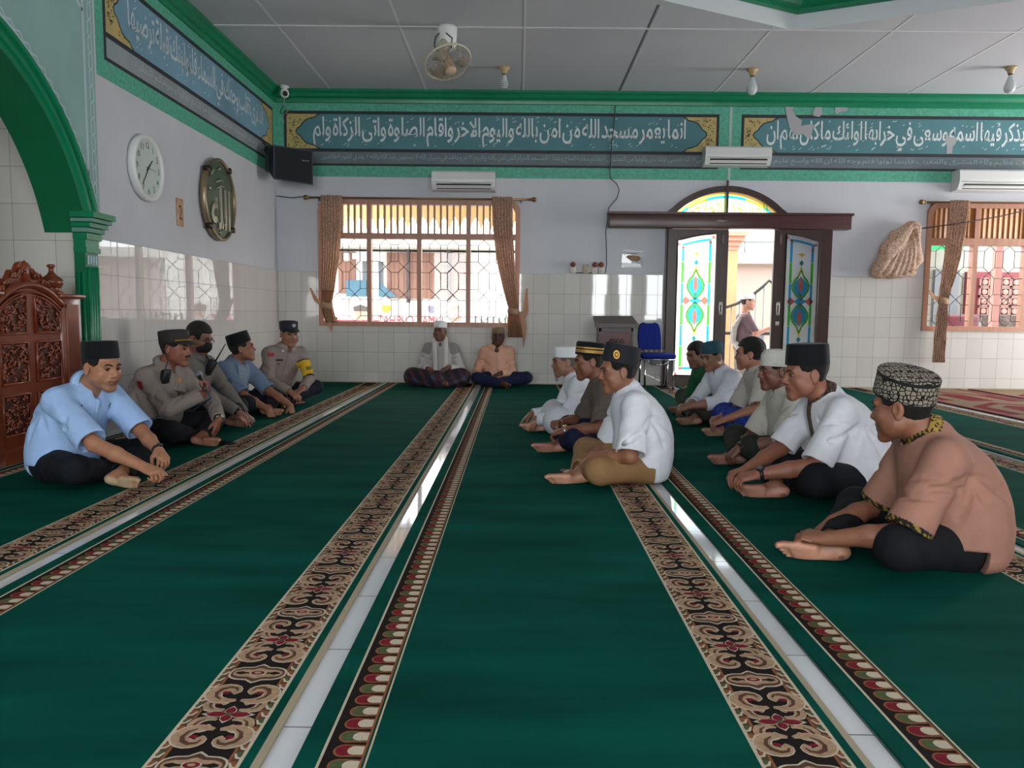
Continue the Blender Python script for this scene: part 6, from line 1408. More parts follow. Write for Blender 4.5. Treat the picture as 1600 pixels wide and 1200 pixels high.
mb.bevbox((-.03, -.035, -.05), (.03, .01, .05), black_pl, .01); mb.v = [tuple(Rm @ Vector(v) + Vector(pp)) for v in mb.v]; mb.tube([pp + p['sp'] * .05, pp + p['sp'] * .11 + p['cf'] * .01, p['H'](.084, -.03, -.02), p['H'](.083, .0, .045)], .0035, black_pl, 6); mb.build('shoulder_microphone', p['t'])
mb = MB(); mb.tube([p['H'](-.03, .088, -.045), p['H'](-.015, .098, -.042), p['H'](0, .101, -.042), p['H'](.015, .098, -.042), p['H'](.03, .088, -.045)], [.003, .006, .006, .006, .003], BROW, 6); mb.build('moustache', p['t'])
P2 = p
d, n = p['HD']['R']; a = np.cross(d, nrm_(n - d * (n @ d))); W = p['W']['R']; grip = W + d * .075 - nrm_(n - d * (n @ d)) * .028
mdir = nrm_(p['H'](0, .13, -.07) - grip); t = thing('microphone', 'silver-headed black handheld microphone in the fist of the capped officer', 'microphone', tuple(grip))
mb = MB(); mb.tube([grip - mdir * .09, grip + mdir * .0, grip + mdir * .06], [.011, .0135, .016], black_pl, 14); mb.build('handle', t)
mb = MB(); c0 = grip + mdir * .083; fm = frame(np.cross(mdir, (0, 0, 1.0)), mdir); rr = [[c0 + mdir * h + (fm[:, 0] * math.cos(q) + fm[:, 1] * math.sin(q)) * r_ for q in np.linspace(0, 6.283, 19)[:-1]] for h, r_ in ((-.025, .016), (-.018, .024), (0, .0265), (.014, .023), (.023, .013), (.026, .002))]
mb.rings(rr, M('silver_mic_mesh', '#9da1a4', .45, .8, bump=(500, .8))); mb.build('mesh_head', t)
mb = MB(); e0 = grip - mdir * .09; mb.tube([e0, e0 - mdir * .05 + np.array([.02, 0, -.02]), P2['hip'] + P2['f'] * .30 + P2['l'] * -.02 + np.array([0, 0, .235]), P2['hip'] + P2['f'] * .18 - P2['l'] * .12 + np.array([0, 0, .245]), P2['hip'] + P2['f'] * .10 - P2['l'] * .27 + np.array([0, 0, .17]), P2['hip'] + P2['f'] * .09 - P2['l'] * .34 + np.array([0, 0, .018]), P2['hip'] + P2['f'] * -.1 - P2['l'] * .36 + np.array([0, 0, .016])], .005, M('blue_mic_cable', '#28506e', .5), 7); mb.build('cable', t)
# 3 masked officer
p = figure('p03', 'bareheaded officer with glasses and black face mask behind the officer with the microphone', -5, -14, 16, chest=-12, skin='#7a5140', s=1.0, shirt=dict(col='#6f6965', sleeve='long', tuck=True), trousers=dict(col='#12141b'), group=GL, hipfix=(-.13, .0), legs=dict(kL=(.29, .23, .13)), hair_kw=dict(top=.016, front=.050), hands=dict(R=dict(curl=(14, 20, 14), spread=10)), front='L')
collar(p, M('dark_uniform_trim', '#6f6965', .85, spec=.25)); H = p['H']; m_ = Sculpt(); m_.ell(H(0, .030, -.052), np.array([.074, .074, .066]), H.R, k=.01); m_.ell(H(0, .098, -.035), np.array([.026, .022, .036]), H.R, k=.04); m_.plane(H(0, .1, -.004), H.R[:, 2] + H.R[:, 1] * .12); m_.plane(H(0, .012, 0), -H.R[:, 1] - H.R[:, 2] * .3); m_.field(.006); m_.mesh('face_mask', M('black_mask_cloth', '#15151a', .85, bump=(200, .3)), p['t'])
mb = MB()
for q in (1, -1):
    mb.tube([H(q * .033 + .024 * math.cos(a), .098, .004 + .018 * math.sin(a)) for a in np.linspace(0, 6.283, 17)], .0022, black_pl, 6, cap=False); mb.tube([H(q * .057, .098, .008), H(q * .078, .05, .012), H(q * .082, -.01, .012)], .0022, black_pl, 6)
mb.tube([H(-.009, .100, .008), H(.009, .100, .008)], .0022, black_pl, 6); mb.build('eyeglasses', p['t']); watch(p, 'R', dkstrap, black_pl, black_pl)
rp = p['c'].hit(p['neck'] + p['cl'] * .0 - p['sp'] * .07 + p['cf'] * .4, -p['cf'], .6) + p['cf'] * .03; t = thing('walkie_talkie', 'black walkie-talkie with a long antenna in front of the masked officer', 'radio', tuple(rp)); mb = MB(); rt = Matrix.Rotation(R(30), 3, 'Y')
mb.bevbox((-.03, -.02, -.08), (.03, .02, .05), black_pl, .008); mb.v = [tuple(rt @ Vector(v) + Vector(rp)) for v in mb.v]; mb.build('body', t); mb = MB(); mb.tube([tuple(rt @ Vector((.012, 0, .045)) + Vector(rp)), tuple(rt @ Vector((.014, 0, .09)) + Vector(rp)), tuple(rt @ Vector((.016, 0, .21)) + Vector(rp))], [.007, .006, .004], black_pl, 8); mb.build('antenna', t)
# 4 grey patterned shirt
BAT = pat_cloth('grey_blue_batik_front', '#5f7084', '#8794a3', 75)
p = figure('p04', 'man in grey-blue batik shirt and black songkok cap, looking toward the corner officer', -5, 18, -10, chest=-16, skin='#8d5c45', s=1.0, shirt=dict(col='#67788d', open=.008), trousers=dict(col='#14161c'), group=GL, hipfix=(-.09, 0), hands=dict(R=dict(curl=(50, 55, 35)), L=dict(curl=(40, 45, 30))), poles=dict(R=(.1, .4, -.9), L=(.1, .4, -.9)), front='L')
songkok(p['H'], p['t'], .10, 8); collar(p, M('grey_blue_shirt_trim', '#67788d', .85, spec=.25), 'stand')
V = [];  nU, nV = 9, 12
for j in range(nV):
    for i in range(nU): V.append(p['c'].hit(p['neck'] + p['cl'] * (i / (nU - 1) - .5) * .17 - p['sp'] * (.025 + .28 * j / (nV - 1)) + p['cf'] * .4, -p['cf'], .7) + p['cf'] * .004)
mb = MB(); mb.add(V, [(j*nU+i, j*nU+i+1, (j+1)*nU+i+1, (j+1)*nU+i) for j in range(nV-1) for i in range(nU-1)], BAT, True); o = mb.build('patterned_front', p['t']); md = o.modifiers.new('thickness', 'SOLIDIFY'); md.thickness = .004
# 5 officer in the corner
def p5paint(V, c, x):
    d = x['E']['L'] - x['S']['L']; u = (V - x['S']['L']) @ d / (d @ d); r_ = np.linalg.norm(V - x['S']['L'] - np.outer(u, d), axis=1); m = (u > .38) & (u < .95) & (r_ < .085); c[m] = hx('#c9a32c'); m = ((u > .94) & (u < 1.02) | (u > .34) & (u < .385)) & (r_ < .085); c[m] = hx('#16161a'); return c
p = figure('p05', 'officer in grey-brown uniform with yellow armband and dark cap in the corner', -48, -50, 6, chest=-52, skin='#8f614c', s=1.02, shirt=dict(col='#867a74', sleeve='long', tuck=True, paint=p5paint), trousers=dict(col='#141826'), group=GL, hipfix=(-.17, .03), hands=dict(R=dict(curl=(35, 40, 25)), L=dict(curl=(45, 45, 30))), legs=dict(kL=(.16, .36, .16)), front='L')
collar(p, c_); placket(p, c_, buttons=3); field_cap(p['H'], p['t'], M('navy_cap_cloth', '#1a1d28', .8, bump=(200, .2)), None, 6)
mb = MB(); mb.prism([p['H'](.018 * math.cos(a), .106, .10 + .018 * math.sin(a)) for a in np.linspace(0, 6.283, 13)[:-1]], p['H'].R[:, 1] * .004, M('silver_cap_badge', '#b3b6ba', .35, .6)); mb.build('cap_badge', p['t'])
badge(p, 'name_plate', black_pl, -.075, -.13, .07, .016); badge(p, 'name_plate', black_pl, .075, -.13, .07, .016); badge(p, 'shoulder_patch', M('red_shoulder_patch', '#a02a2c', .7), -.165, -.075, .06, .035); badge(p, 'pocket_emblem', M('dark_red_emblem', '#5a2426', .6), -.075, -.17, .018, .018, shape='round'); badge(p, 'collar_badge', wface, -.055, -.035, .03, .03, shape='round')
d = nrm_(p['E']['L'] - p['S']['L']); N = nrm_(p['cf'] - d * (p['cf'] @ d)); q = p['c'].hit(p['S']['L'] + (p['E']['L'] - p['S']['L']) * .74 + N * .2, -N, .3) + N * .006; Y = -d; X = np.cross(Y, N)
mb = MB(); text_geo(mb, 'BHABIN', black_pl, q, tuple(X), tuple(Y), .055, .04, align='C', bold=.02); mb.build('armband_lettering', p['t'])
# 6 white cap and scarf at the far wall
def p6paint(V, c, x):
    for q in 'LR':
        d = np.linalg.norm(V - x['S'][q], axis=1); c[d < .098] = hx('#8b8787')
    return c
p = figure('p06', 'man in white cap with white scarf and checked sarong against the far wall', -90, -106, 0, chest=-92, skin='#6d4536', s=.98, fat=.84, wz=.065, shirt=dict(col='#b9b4b2', sleeve='long', loose=1.1, paint=p6paint), sarong=True, trousers=dict(col=checks('#23262f', '#4a2c34', '#39506a', 52)), hands=dict(R=dict(curl=(25, 30, 20)), L=dict(curl=(25, 30, 20))), poles=dict(L=(0, .3, -.9), R=(0, .3, -.9)), legs=dict(kL=(.20, .26, .14), kR=(.20, -.34, .14)), feet=(0, 0), hair=False, hipfix=(0, .02))
skullcap(p['H'], p['t'], kcap, 4, .048, .09)
sc = M('white_scarf_cotton', '#c8c3be', .9, bump=(140, .3))
for sg in (1, -1):
    mb = MB(); pts = [p['H'](0, -.075, -.07), p['H'](-sg * .06, -.03, -.10)] ; row = []
    for i, v in enumerate(np.linspace(.0, .40, 12)):
        q = p['c'].hit(p['neck'] + p['cl'] * sg * (.065 - .02 * v) - p['sp'] * v + p['cf'] * .4, -p['cf'], .7); row.append(q + p['cf'] * .012)
    mb.tube([p['H'](0, -.085, -.085), p['H'](-sg * .05, -.06, -.09), p['H'](-sg * .075, -.0, -.115)] + row, [.022, .028, .032] + [.036] * 12, sc, 8); mb.build('scarf', p['t'])
# 7 peach shirt at the far wall
p = figure('p07', 'dark-skinned man in peach shirt and dark blue trousers against the far wall', -90, -93, 2, chest=-88, skin='#4d3028', lip='#4a2a26', s=.98, fat=.9, wz=.03, shirt=dict(col='#d7a58b', sleeve='long', loose=1.08, open=.035), trousers=dict(col='#1d2140'), hands=dict(R=dict(curl=(20, 25, 15)), L=dict(curl=(15, 20, 15))), poles=dict(L=(0, .3, -.9), R=(0, .3, -.9)), legs=dict(kL=(.20, .36, .13), kR=(.24, -.25, .12)), hair=False, hipfix=(0, -.02))
c_ = M('peach_shirt_trim', '#d7a58b', .85, spec=.25); collar(p, c_, 'fold', .080); placket(p, c_, .09, .3); skullcap(p['H'], p['t'], M('tan_knit_cap', '#7d6a52', .9, bump=(200, .4)), 4, .04, .085)
# 8 old man in white
p = figure('p08', 'old man in white robe and white cap with grey goatee, touching the carpet', 180, 186, 4, chest=184, skin='#8d6350', s=.98, fat=.92, shirt=dict(col='#d3d5db', sleeve='long', loose=1.12, collar=False), sarong=True, trousers=dict(col='#cdd0d6'), group=GR, hipfix=(-.02, 0), hands=dict(R=dict(curl=(10, 15, 10), spread=9), L=dict(curl=(30, 35, 20))), hair_kw=dict(mat=M('grey_hair', '#55504c', .7, noise=(150, .3))), legs=dict(kL=(.29, .24, .12), kR=(.29, -.24, .12)), poles=dict(L=(0, .3, -1), R=(0, .4, -1)))
rings_cap(p['H'], 'prayer_cap', p['t'], [(.97, 0), (1.0, 0), (1.0, .02), (.99, .07), (.93, .083), (.5, .089), (.02, .09)], .084, .103, kcap, tilt=4, base=.045)
g = Sculpt(); g.ell(p['H'](0, .078, -.122), np.array([.016, .014, .028]), p['H'].R); g.field(.005, wr=.003, wk=300); g.mesh('goatee', M('white_beard_hair', '#a09b95', .9, bump=(400, .8)), p['t'])
# 9 brown shirt
songk_gold = [VELVET, VELVET, M('gold_band_pattern', '#a8823f', .5, .3, noise=(160, .3)), VELVET, M('gold_band_pattern', '#a8823f', .5), VELVET, VELVET]
p = figure('p09', 'man in brown shirt and black cap with gold bands, wearing a watch', 182, 184, 6, chest=184, skin='#7d4f3c', s=1.0, fat=1.08, shirt=dict(col='#5f544e'), trousers=dict(col='#141a34'), group=GR, hands=dict(L=dict(curl=(40, 45, 30)), R=dict(curl=(45, 50, 30))), legs=dict(aL=(.36, .02, .06), tL=(.50, -.02, .05), uL=(.3, 0, 1), kL=(.30, .27, .13)))
rings_cap(p['H'], 'songkok_cap', p['t'], [(.97, 0), (1.0, 0), (1.0, .016), (.995, .036), (.99, .044), (.985, .054), (.965, .08), (.90, .088), (.02, .091)], .0845, .104, songk_gold, tilt=10, base=.05); collar(p, M('brown_shirt_trim', '#5f544e', .85, spec=.25)); watch(p, 'L', steel, gold_m, wface)
# 10 white shirt, khaki trousers
p = figure('p10', 'man in white shirt and khaki trousers with a gold-emblem black cap, in front', 182, 184, 4, chest=182, skin='#8c5c44', s=1.0, fat=.98, shirt=dict(col='#d6d9df', loose=1.1), trousers=dict(col='#8a6a47', cuff=.78), group=GR, hipfix=(.02, .0), hands=dict(L=dict(curl=(35, 40, 25)), R=dict(curl=(35, 40, 25))), legs=dict(kL=(.27, .27, .115), kR=(.27, -.27, .13), aL=(.30, -.08, .06), tL=(.40, -.16, .045), aR=(.35, .08, .06), tR=(.50, .10, .05)), slits=(1,))
collar(p, M('white_shirt_trim', '#d6d9df', .85, spec=.25), 'stand'); songkok(p['H'], p['t'], .10, 15, M('navy_velvet', '#12151d', .8, bump=(400, .2)))
mb = MB(); h_ = p['H']
for r_, q, mm in ((.021, .0, gold_m), (.013, .002, M('dark_emblem_field', '#3a2c18', .5)), (.007, .004, gold_m)):
    mb.prism([h_(-.0845 - q, .025 + r_ * .85 * math.cos(a), .105 + r_ * 1.15 * math.sin(a)) for a in np.linspace(0, 6.283, 15)[:-1]], -h_.R[:, 0] * .004, mm)
mb.build('gold_emblem', p['t'])
# 11 half-hidden man
p = figure('p11', 'bareheaded man in green shirt half hidden behind the teal-capped man', 186, 205, 14, chest=188, skin='#7d5645', s=.97, fat=.9, shirt=dict(col='#1d5a3a'), trousers=dict(col='#2b3528'), group=GR, hipfix=(.05, .12), hair_kw=dict(top=.012), closed=False)
# 12 teal cap
p = figure('p12', 'man in teal cap and white tunic looking down, behind the man with bare black hair', 188, 208, 14, chest=194, skin='#8c6350', s=.98, shirt=dict(col='#c9ccd4', sleeve='threeq', collar=False, loose=1.06), trousers=dict(col='#3d3a34'), legs=dict(kL=(.32, .19, .13)), hipfix=(0, .05), group=GR, hands=dict(L=dict(curl=(35, 40, 25)), R=dict(curl=(35, 40, 25))))
skullcap(p['H'], p['t'], M('teal_knit_cap', '#1b4653', .85, bump=(220, .4)), 5, .040, .095)
# 13 bare black hair, blue sarong
p = figure('p13', 'man with bare black hair, beige embroidered shirt and blue checked sarong', 178, 160, 2, chest=176, skin='#9a6650', s=1.0, shirt=dict(col='#b5afa6', loose=1.05, collar=False), sarong=True, trousers=dict(col=checks('#1d3a94', '#18307c', '#2747a8', 60)), group=GR, legs=dict(kR=(.32, -.20, .13)), hair_kw=dict(top=.014, front=.045), hands=dict(L=dict(curl=(35, 40, 25)), R=dict(curl=(30, 35, 25))))
mb = MB(); em = M('dark_embroidery', '#4b4a4c', .8); base_ = p['neck'] + p['cf'] * .4
for v, u in ((.03, -.02), (.06, -.02), (.10, -.02), (.14, -.02), (.05, .07), (.075, .085), (.10, .075), (.13, .07)):
    q = p['c'].hit(base_ + p['cl'] * u - p['sp'] * v, -p['cf'], .7); mb.ribbon([q + p['cf'] * .003 + p['sp'] * .012 + p['cl'] * .006, q + p['cf'] * .004, q + p['cf'] * .003 - p['sp'] * .014 - p['cl'] * .005], [.003, .013, .003], em, tuple(p['cf']))
mb.build('embroidery', p['t'])
# 14 lace cap
p = figure('p14', 'man in white lace cap, cream shirt and dark green trousers', 180, 184, 4, chest=182, skin='#71473a', lip='#5f3a34', s=1.0, shirt=dict(col='#b9b5aa', loose=1.05), trousers=dict(col='#252a22'), group=GR, hands=dict(L=dict(curl=(50, 55, 35), spread=4), R=dict(curl=(45, 50, 30))), legs=dict(kL=(.34, .24, .14)))
skullcap(p['H'], p['t'], lace, 6, .034, .105, .7); watch(p, 'L', dkstrap, black_pl, black_pl)
# 15 black songkok, white shirt
def p15paint(V, c, x):
    r_ = V - x['neck']; u = r_ @ x['sp']; s_ = r_ @ x['cl']; fw = r_ @ x['cf']; g = np.sin(V[:, 2] * 420) * np.sin(V[:, 0] * 330 + V[:, 1] * 260) > -.1; m = ((np.linalg.norm(r_ - np.outer(r_ @ x['ax'], x['ax']), axis=1) < .078) & (r_ @ x['ax'] > -.005) & (r_ @ x['ax'] < .06)) | ((np.abs(s_) < .03) & (fw > .02) & (u < 0) & (u > -.24)); c[m & g] = hx('#6b5748'); c[m & ~g] = hx('#3a2e28'); return c
p = figure('p15', 'heavy man in white shirt with brown batik collar and black songkok cap', 178, 183, 5, chest=180, skin='#8e5b47', lip='#70433a', s=1.06, fat=1.22, facefat=1.12, shirt=dict(col='#d3d4d8', loose=1.04, paint=p15paint), trousers=dict(col='#101218', r=1.12), group=GR, hipfix=(.0, 0), hands=dict(L=dict(curl=(40, 45, 25)), R=dict(curl=(40, 45, 25))), legs=dict(aR=(.42, .06, .062), tR=(.64, .06, .056), kL=(.30, .30, .15)), poles=dict(L=(.1, .35, -.9), R=(.1, .35, -.9)), slits=(1,))
collar(p, pat_cloth('brown_batik_trim', '#6b5748', '#2e2420', 90), 'stand', .082); songkok(p['H'], p['t'], .10, 3); watch(p, 'L', dkstrap, black_pl, M('grey_watch_face', '#4b4d50', .3), 1.15)
# 16 salmon shirt, nearest
def p16paint(V, c, x):
    r_ = V - x['neck']; ax = x['ax']; g = np.sin(V[:, 0] * 230 + V[:, 2] * 120) * np.sin(V[:, 1] * 210 - V[:, 2] * 150) > .15; h = r_ @ ax; m = (np.linalg.norm(r_ - np.outer(h, ax), axis=1) < .080) & (h > -.012) & (h < .06)
    for q in 'LR':
        d = x['E'][q] - x['S'][q]; u = (V - x['S'][q]) @ d / (d @ d); rr = np.linalg.norm(V - x['S'][q] - np.outer(u, d), axis=1); m |= (u > .88) & (u < 1.05) & (rr < .10)
    c[m & g] = hx('#8d7434'); c[m & ~g] = hx('#1d1a18'); return c
p = figure('p16', 'man in salmon shirt and black and cream patterned round cap, nearest on the right', 166, 134, 8, chest=170, skin='#8a5a43', s=1.05, fat=1.12, shirt=dict(col='#a07463', loose=1.1, paint=p16paint), trousers=dict(col='#131419', r=1.07), group=GR, hipfix=(-.02, .02), hands=dict(L=dict(curl=(30, 35, 20)), R=dict(curl=(35, 40, 25))), legs=dict(aR=(.44, .10, .062), tR=(.66, .12, .056), kL=(.25, .30, .13)), poles=dict(L=(.1, .4, -.9), R=(.1, .4, -.9)), slits=(1,))
collar(p, pat_cloth('gold_black_trim', '#2a2118', '#a08440', 70), 'stand', .082); capm = pat_cloth('black_cream_cap_weave', '#8f8678', '#15130f', 62, .9, .10, .45); pipe = M('black_cap_piping', '#121113', .7)
rings_cap(p['H'], 'patterned_cap', p['t'], [(.97, 0), (1.0, 0), (1.005, .008), (.99, .075), (1.0, .078), (1.0, .088), (.97, .092), (.6, .098), (.02, .10)], .0865, .107, [pipe, pipe, capm, pipe, pipe, capm, capm, capm], tilt=22, base=.044, lean=-14)
# 17 the man outside the door: standing figure
b = Sculpt(); o0 = np.array([3.33, 11.35, -.40]); A_ = lambda x, y, z: o0 + np.array([x, y, z]); Hh = Head(A_(.02, 0, 1.52), -15, 2, 0, .98); nk = A_(-.01, 0, 1.36)
t = thing('person', 'man in brown shirt and white cap standing outside the open door, arm raised', 'person', tuple(o0))
Hh.prims(b, nk); b.ell(A_(-.03, 0, 1.12), (.11, .13, .2), k=.05); b.ell(A_(-.03, 0, .88), (.11, .14, .1), k=.05)
for sg in (1, -1):
    b.cap(A_(-.03, sg * .09, .85), A_(-.02, sg * .09, .48), .07, .05, k=.04); b.cap(A_(-.02, sg * .09, .48), A_(-.05, sg * .09, .08), .05, .035, k=.02); foot(b, A_(-.05, sg * .09, .065), A_(.12, sg * .10, .03), (0, 0, 1), sg, 1.0); b.cap(A_(-.03, 0, 1.3), A_(-.03, sg * .16, 1.29), .06, .05, k=.04)
b.cap(A_(-.03, -.16, 1.29), A_(.08, -.22, 1.06), .042, .038, k=.03); b.cap(A_(.08, -.22, 1.06), A_(.32, -.2, 1.17), .037, .026, k=.02); hand(b, A_(.32, -.2, 1.17), (.6, .1, .8), (-.8, 0, .6), -1, (10, 12, 8), 6); b.cap(A_(-.03, .16, 1.29), A_(-.04, .22, 1.02), .042, .036, k=.03); b.cap(A_(-.04, .22, 1.02), A_(.05, .2, .8), .036, .026, k=.02); hand(b, A_(.05, .2, .8), (.3, 0, -1), (0, 1, 0), 1)
b.plane(A_(0, 0, .002), (0, 0, -1)); b.field(.0075); cc = np.array(hx('#a5735c')); b.mesh('body', SKIN, t, lambda V: Hh.lips(V, cc, np.array(hx('#8a5347')))); Hh.hair(t, .007); skullcap(Hh, t, M('white_crochet_cap', '#cfc6bf', .9, bump=(180, .5)), 5, .045, .09)
c = Sculpt(); c.ell(A_(-.03, 0, 1.13), (.135, .165, .22), k=.05); c.ell(A_(-.03, 0, .9), (.14, .17, .16), k=.05); c.cap(A_(-.03, -.15, 1.29), A_(-.03, .15, 1.29), .062, k=.05); c.sleeve(A_(-.03, -.16, 1.29), A_(.065, -.212, 1.09), .064, .068, k=.03); c.sleeve(A_(-.03, .16, 1.29), A_(-.04, .215, 1.04), .064, .066, k=.03); c.sleeve(nk - np.array([0, 0, .03]), nk + np.array([0, 0, .02]), .07, .06, k=.01); c.plane(A_(0, 0, .74), (0, 0, -1)); c.field(.009, wr=.004, seed=4); c.mesh('shirt', CLOTH, t, flatcol('#5a474a'))
c = Sculpt(); c.ell(A_(-.03, 0, .86), (.13, .16, .12), k=.05); [c.sleeve(A_(-.03, sg * .085, .84), A_(-.045, sg * .09, .14), .095, .075, k=.04) for sg in (1, -1)]; c.field(.009, wr=.004, seed=6); c.mesh('sarong', CLOTH, t, flatcol('#6b625c'))
mb = MB(); mb.tube([A_(-.12, -.16, 1.32), A_(-.19, -.10, 1.15), A_(-.19, -.05, .95), A_(-.10, -.19, .84), A_(.02, -.21, .80)], [.02, .045, .05, .05, .03], M('grey_wrap_cloth', '#8f8782', .9, noise=(20, .2)), 8); mb.build('shoulder_wrap', t)
# gathered curtain cloth hanging on the cord right of the door
g = Sculpt(); yw = YF - .12; kn = np.array([4.96, yw, 2.03])
for x1, z1, r0, r1 in ((4.56, 1.50, .05, .085), (4.62, 1.56, .05, .10), (4.74, 1.50, .05, .10), (4.86, 1.47, .05, .085), (4.96, 1.52, .05, .085), (5.05, 1.66, .045, .07), (4.68, 1.78, .05, .11), (4.86, 1.76, .05, .12)): g.cap(kn, (x1, yw, z1), r0, r1, k=.09)
g.cap((4.72, yw, 1.97), kn, .04, .045, k=.06); g.plane((0, YF - .03, 0), (0, 1, 0)); g.plane((4.8, yw - .10, 1.7), (0, -1, .05)); g.plane((4.8, 0, 1.42), (.12, 0, -1)); g.field(.010, wr=.006, seed=11, wk=22)
for i, x1 in enumerate((4.54, 4.66, 4.76, 4.83, 4.92, 5.03)):
    pts = [g.hit(kn + (np.array([x1, yw, 1.40 + .03 * (i % 3)]) - kn) * u + np.array([.012 * math.sin(u * 7 + i), -.3, 0]), (0, 1, 0), .4) for u in np.linspace(.04, 1.0, 9)]
    g.crease(pts, .010 + .004 * (i % 2), .022)
o = g.mesh('gathered_cloth', curt_m, None, None, (4.8, yw, 1.4)); tag(o, 'bundled brown curtain cloth hanging on the wall right of the door', 'cloth bundle')
# ================================================================== outside the far wall
pav = M('pale_concrete_paving', '#b9b5ac', .8, noise=(2, .1)); wht = M('white_render', '#dcdad5', .8); brn = M('brown_shutter_panel', '#7d5a4c', .7, noise=(3, .08)); blue_s = M('blue_sign_paint', '#34596b', .6); grey_m = M('grey_metal', '#6d6f72', .5, .5)
mb = MB(); mb.box((-14, YF + .16, -.55), (22, 34, -.40), pav); struct(mb.build('ground'))
# veranda eave with its scalloped fringe board
t = thing('eave_fringe', 'cream scalloped fringe board under the eave outside the left window', 'eave', (-1.3, 11.6, 2.3))
mb = MB(); y = 11.6; cr_w = M('cream_orange_fringe_board', '#f0cf9c', .6); pts = [(-4.2, 3.0), (-4.2, 2.35)]; x = -4.2; dx = .155
while x < 1.7: pts += [(x, 2.33), (x + dx * .3, 2.26), (x + dx * .5, 2.13), (x + dx * .7, 2.26)]; x += dx
pts += [(x, 2.40), (x, 3.0)]
n = len(pts)
q = [(a, 11.6, b) for a, b in pts]; tops = [(a, 11.6, 3.0) for a, b in pts]
vs = q + tops + [(a, 11.625, b) for a, _, b in q] + [(a, 11.625, b) for a, _, b in tops]
mb.add(vs, [(i, i + 1, n + i + 1, n + i) for i in range(n - 1)] + [(2*n + i, 3*n + i, 3*n + i + 1, 2*n + i + 1) for i in range(n - 1)] + [(i, 2*n + i, 2*n + i + 1, i + 1) for i in range(n - 1)], cr_w); mb.build('fringe_board', t)
mb = MB(); mb.box((-4.2, YF + .2, 3.0), (1.75, 11.7, 3.06), cr_w); mb.build('eave_soffit', t)
# building across the yard
t = thing('shophouse', 'white house with brown shutters across the yard outside the left window', 'building', (-1.5, 19, -.4))
mb = MB(); mb.box((-7.5, 18.5, -.4), (2.2, 22, 2.35), wht); mb.build('wall', t)
mb = MB(); mb.box((-8, 17.6, 2.40), (1.4, 22, 2.55), M('pale_roof_edge', '#c9c5bf', .7)); mb.box((-3.2, 17.2, 2.55), (.6, 17.3, 2.60), grey_m); mb.build('roof_edge', t)
for x0, x1, z0 in ((-4.25, -3.85, 1.35), (-3.10, -2.63, 1.25), (-2.56, -1.66, 1.25), (-1.58, -1.15, 1.25)):
    mb = MB(); mb.box((x0, 18.42, z0), (x1, 18.5, 2.33), brn)
    k = x0 + .06
    while k < x1 - .02: mb.box((k, 18.405, z0 + .02), (k + .012, 18.42, 2.31), brn); k += .11
    mb.build('shutter', t)
mb = MB()
for x in (-2.63, -1.66): mb.box((x, 18.36, 1.15), (x + .075, 18.5, 2.40), M('dark_post', '#3b2c28', .6))
mb.build('shutter_post', t)
for x0, x1 in ((-3.68, -3.50), (-3.30, -3.20)): mb = MB(); mb.box((x0, 18.44, 1.3), (x1, 18.5, 2.2), M('grey_glass_door', '#4f545b', .3)); mb.build('doorway', t)
mb = MB(); mb.box((-4.02, 18.2, 1.28), (-3.55, 18.25, 1.66), blue_s); mb.prism([(-3.25, 18.2, 1.62), (-3.25, 18.2, 1.28), (-2.82, 18.2, 1.28)], (0, .05, 0), blue_s); mb.build('blue_sign', t)
mb = MB()
for i in range(5): mb.box((-4.0 + i * .2, 17.9, 2.08 + .05 * (i % 2)), (-3.88 + i * .2, 18.0, 2.26), wht)
mb.build('white_lattice', t)
# banner seen from behind through the window
t = thing('banner', 'white event banner with red lettering hung outside the left window', 'banner', (-1.7, 12.5, .3)); by = 12.6
mb = MB(); mb.box((-3.15, by, .12), (-.8, by + .012, 1.06), M('white_banner_cloth', '#e6e2e0', .7)); mb.build('cloth', t)
mb = MB(); text_geo(mb, 'JUMAT CURHAT', M('red_banner_lettering', '#d8343f', .6), (-1.19, by, .67), (-1, 0, 0), (0, 0, 1), 1.08, .20, lift=-.016); 
mb.build('red_lettering', t)
mb = MB(); mb.box((-3.15, by - .004, .72), (-2.25, by, .79), M('red_banner_lettering', '#d8343f', .6)); mb.build('red_stripe', t)
for x, cap_c in ((-2.55, '#5a5350'), (-1.0, '#8a6a5c')):
    mb = MB(); mb.poly([(x + .10 * math.cos(a), by - .006, .88 + .10 * math.sin(a)) for a in np.linspace(0, 6.28, 15)[:-1]], M('printed_face_tone', '#c99c88', .7)); mb.poly([(x - .11, by - .007, .93), (x + .11, by - .007, .93), (x + .12, by - .007, 1.0), (x, by - .007, 1.04), (x - .12, by - .007, 1.0)], M('printed_cap_' + ('grey' if x < -1 else 'brown'), cap_c, .7)); mb.build('printed_portrait', t)
for x, cc in ((-2.13, '#d39a3c'), (-1.39, '#8d8aa0')):
    mb = MB(); mb.prism([(x - .07, by - .006, 1.03), (x + .07, by - .006, 1.03), (x + .07, by - .006, .95), (x, by - .006, .90), (x - .07, by - .006, .95)], (0, .003, 0), M('printed_crest_' + cc[1:], cc, .7)); mb.build('printed_crest', t)
for x in (-3.12, -.83):
    mb = MB(); mb.tube([(x, by + .03, -.40), (x, by + .03, 1.1)], .02, grey_m, 8); mb.build('pole', t)
# low fence right of the banner
t = thing('yard_fence', 'grey upright bar fence outside the left window, right of the banner', 'fence', (0, 13.0, -.4)); mb = MB()
for z in (.05, .70): mb.box((-.75, 13.0, z), (.6, 13.03, z + .05), grey_m)
mb.build('rails', t)
for i in range(13): mb = MB(); mb.box((-.72 + i * .1, 13.03, -.4), (-.72 + i * .1 + .03, 13.06, .88), grey_m); mb.build('bar', t)
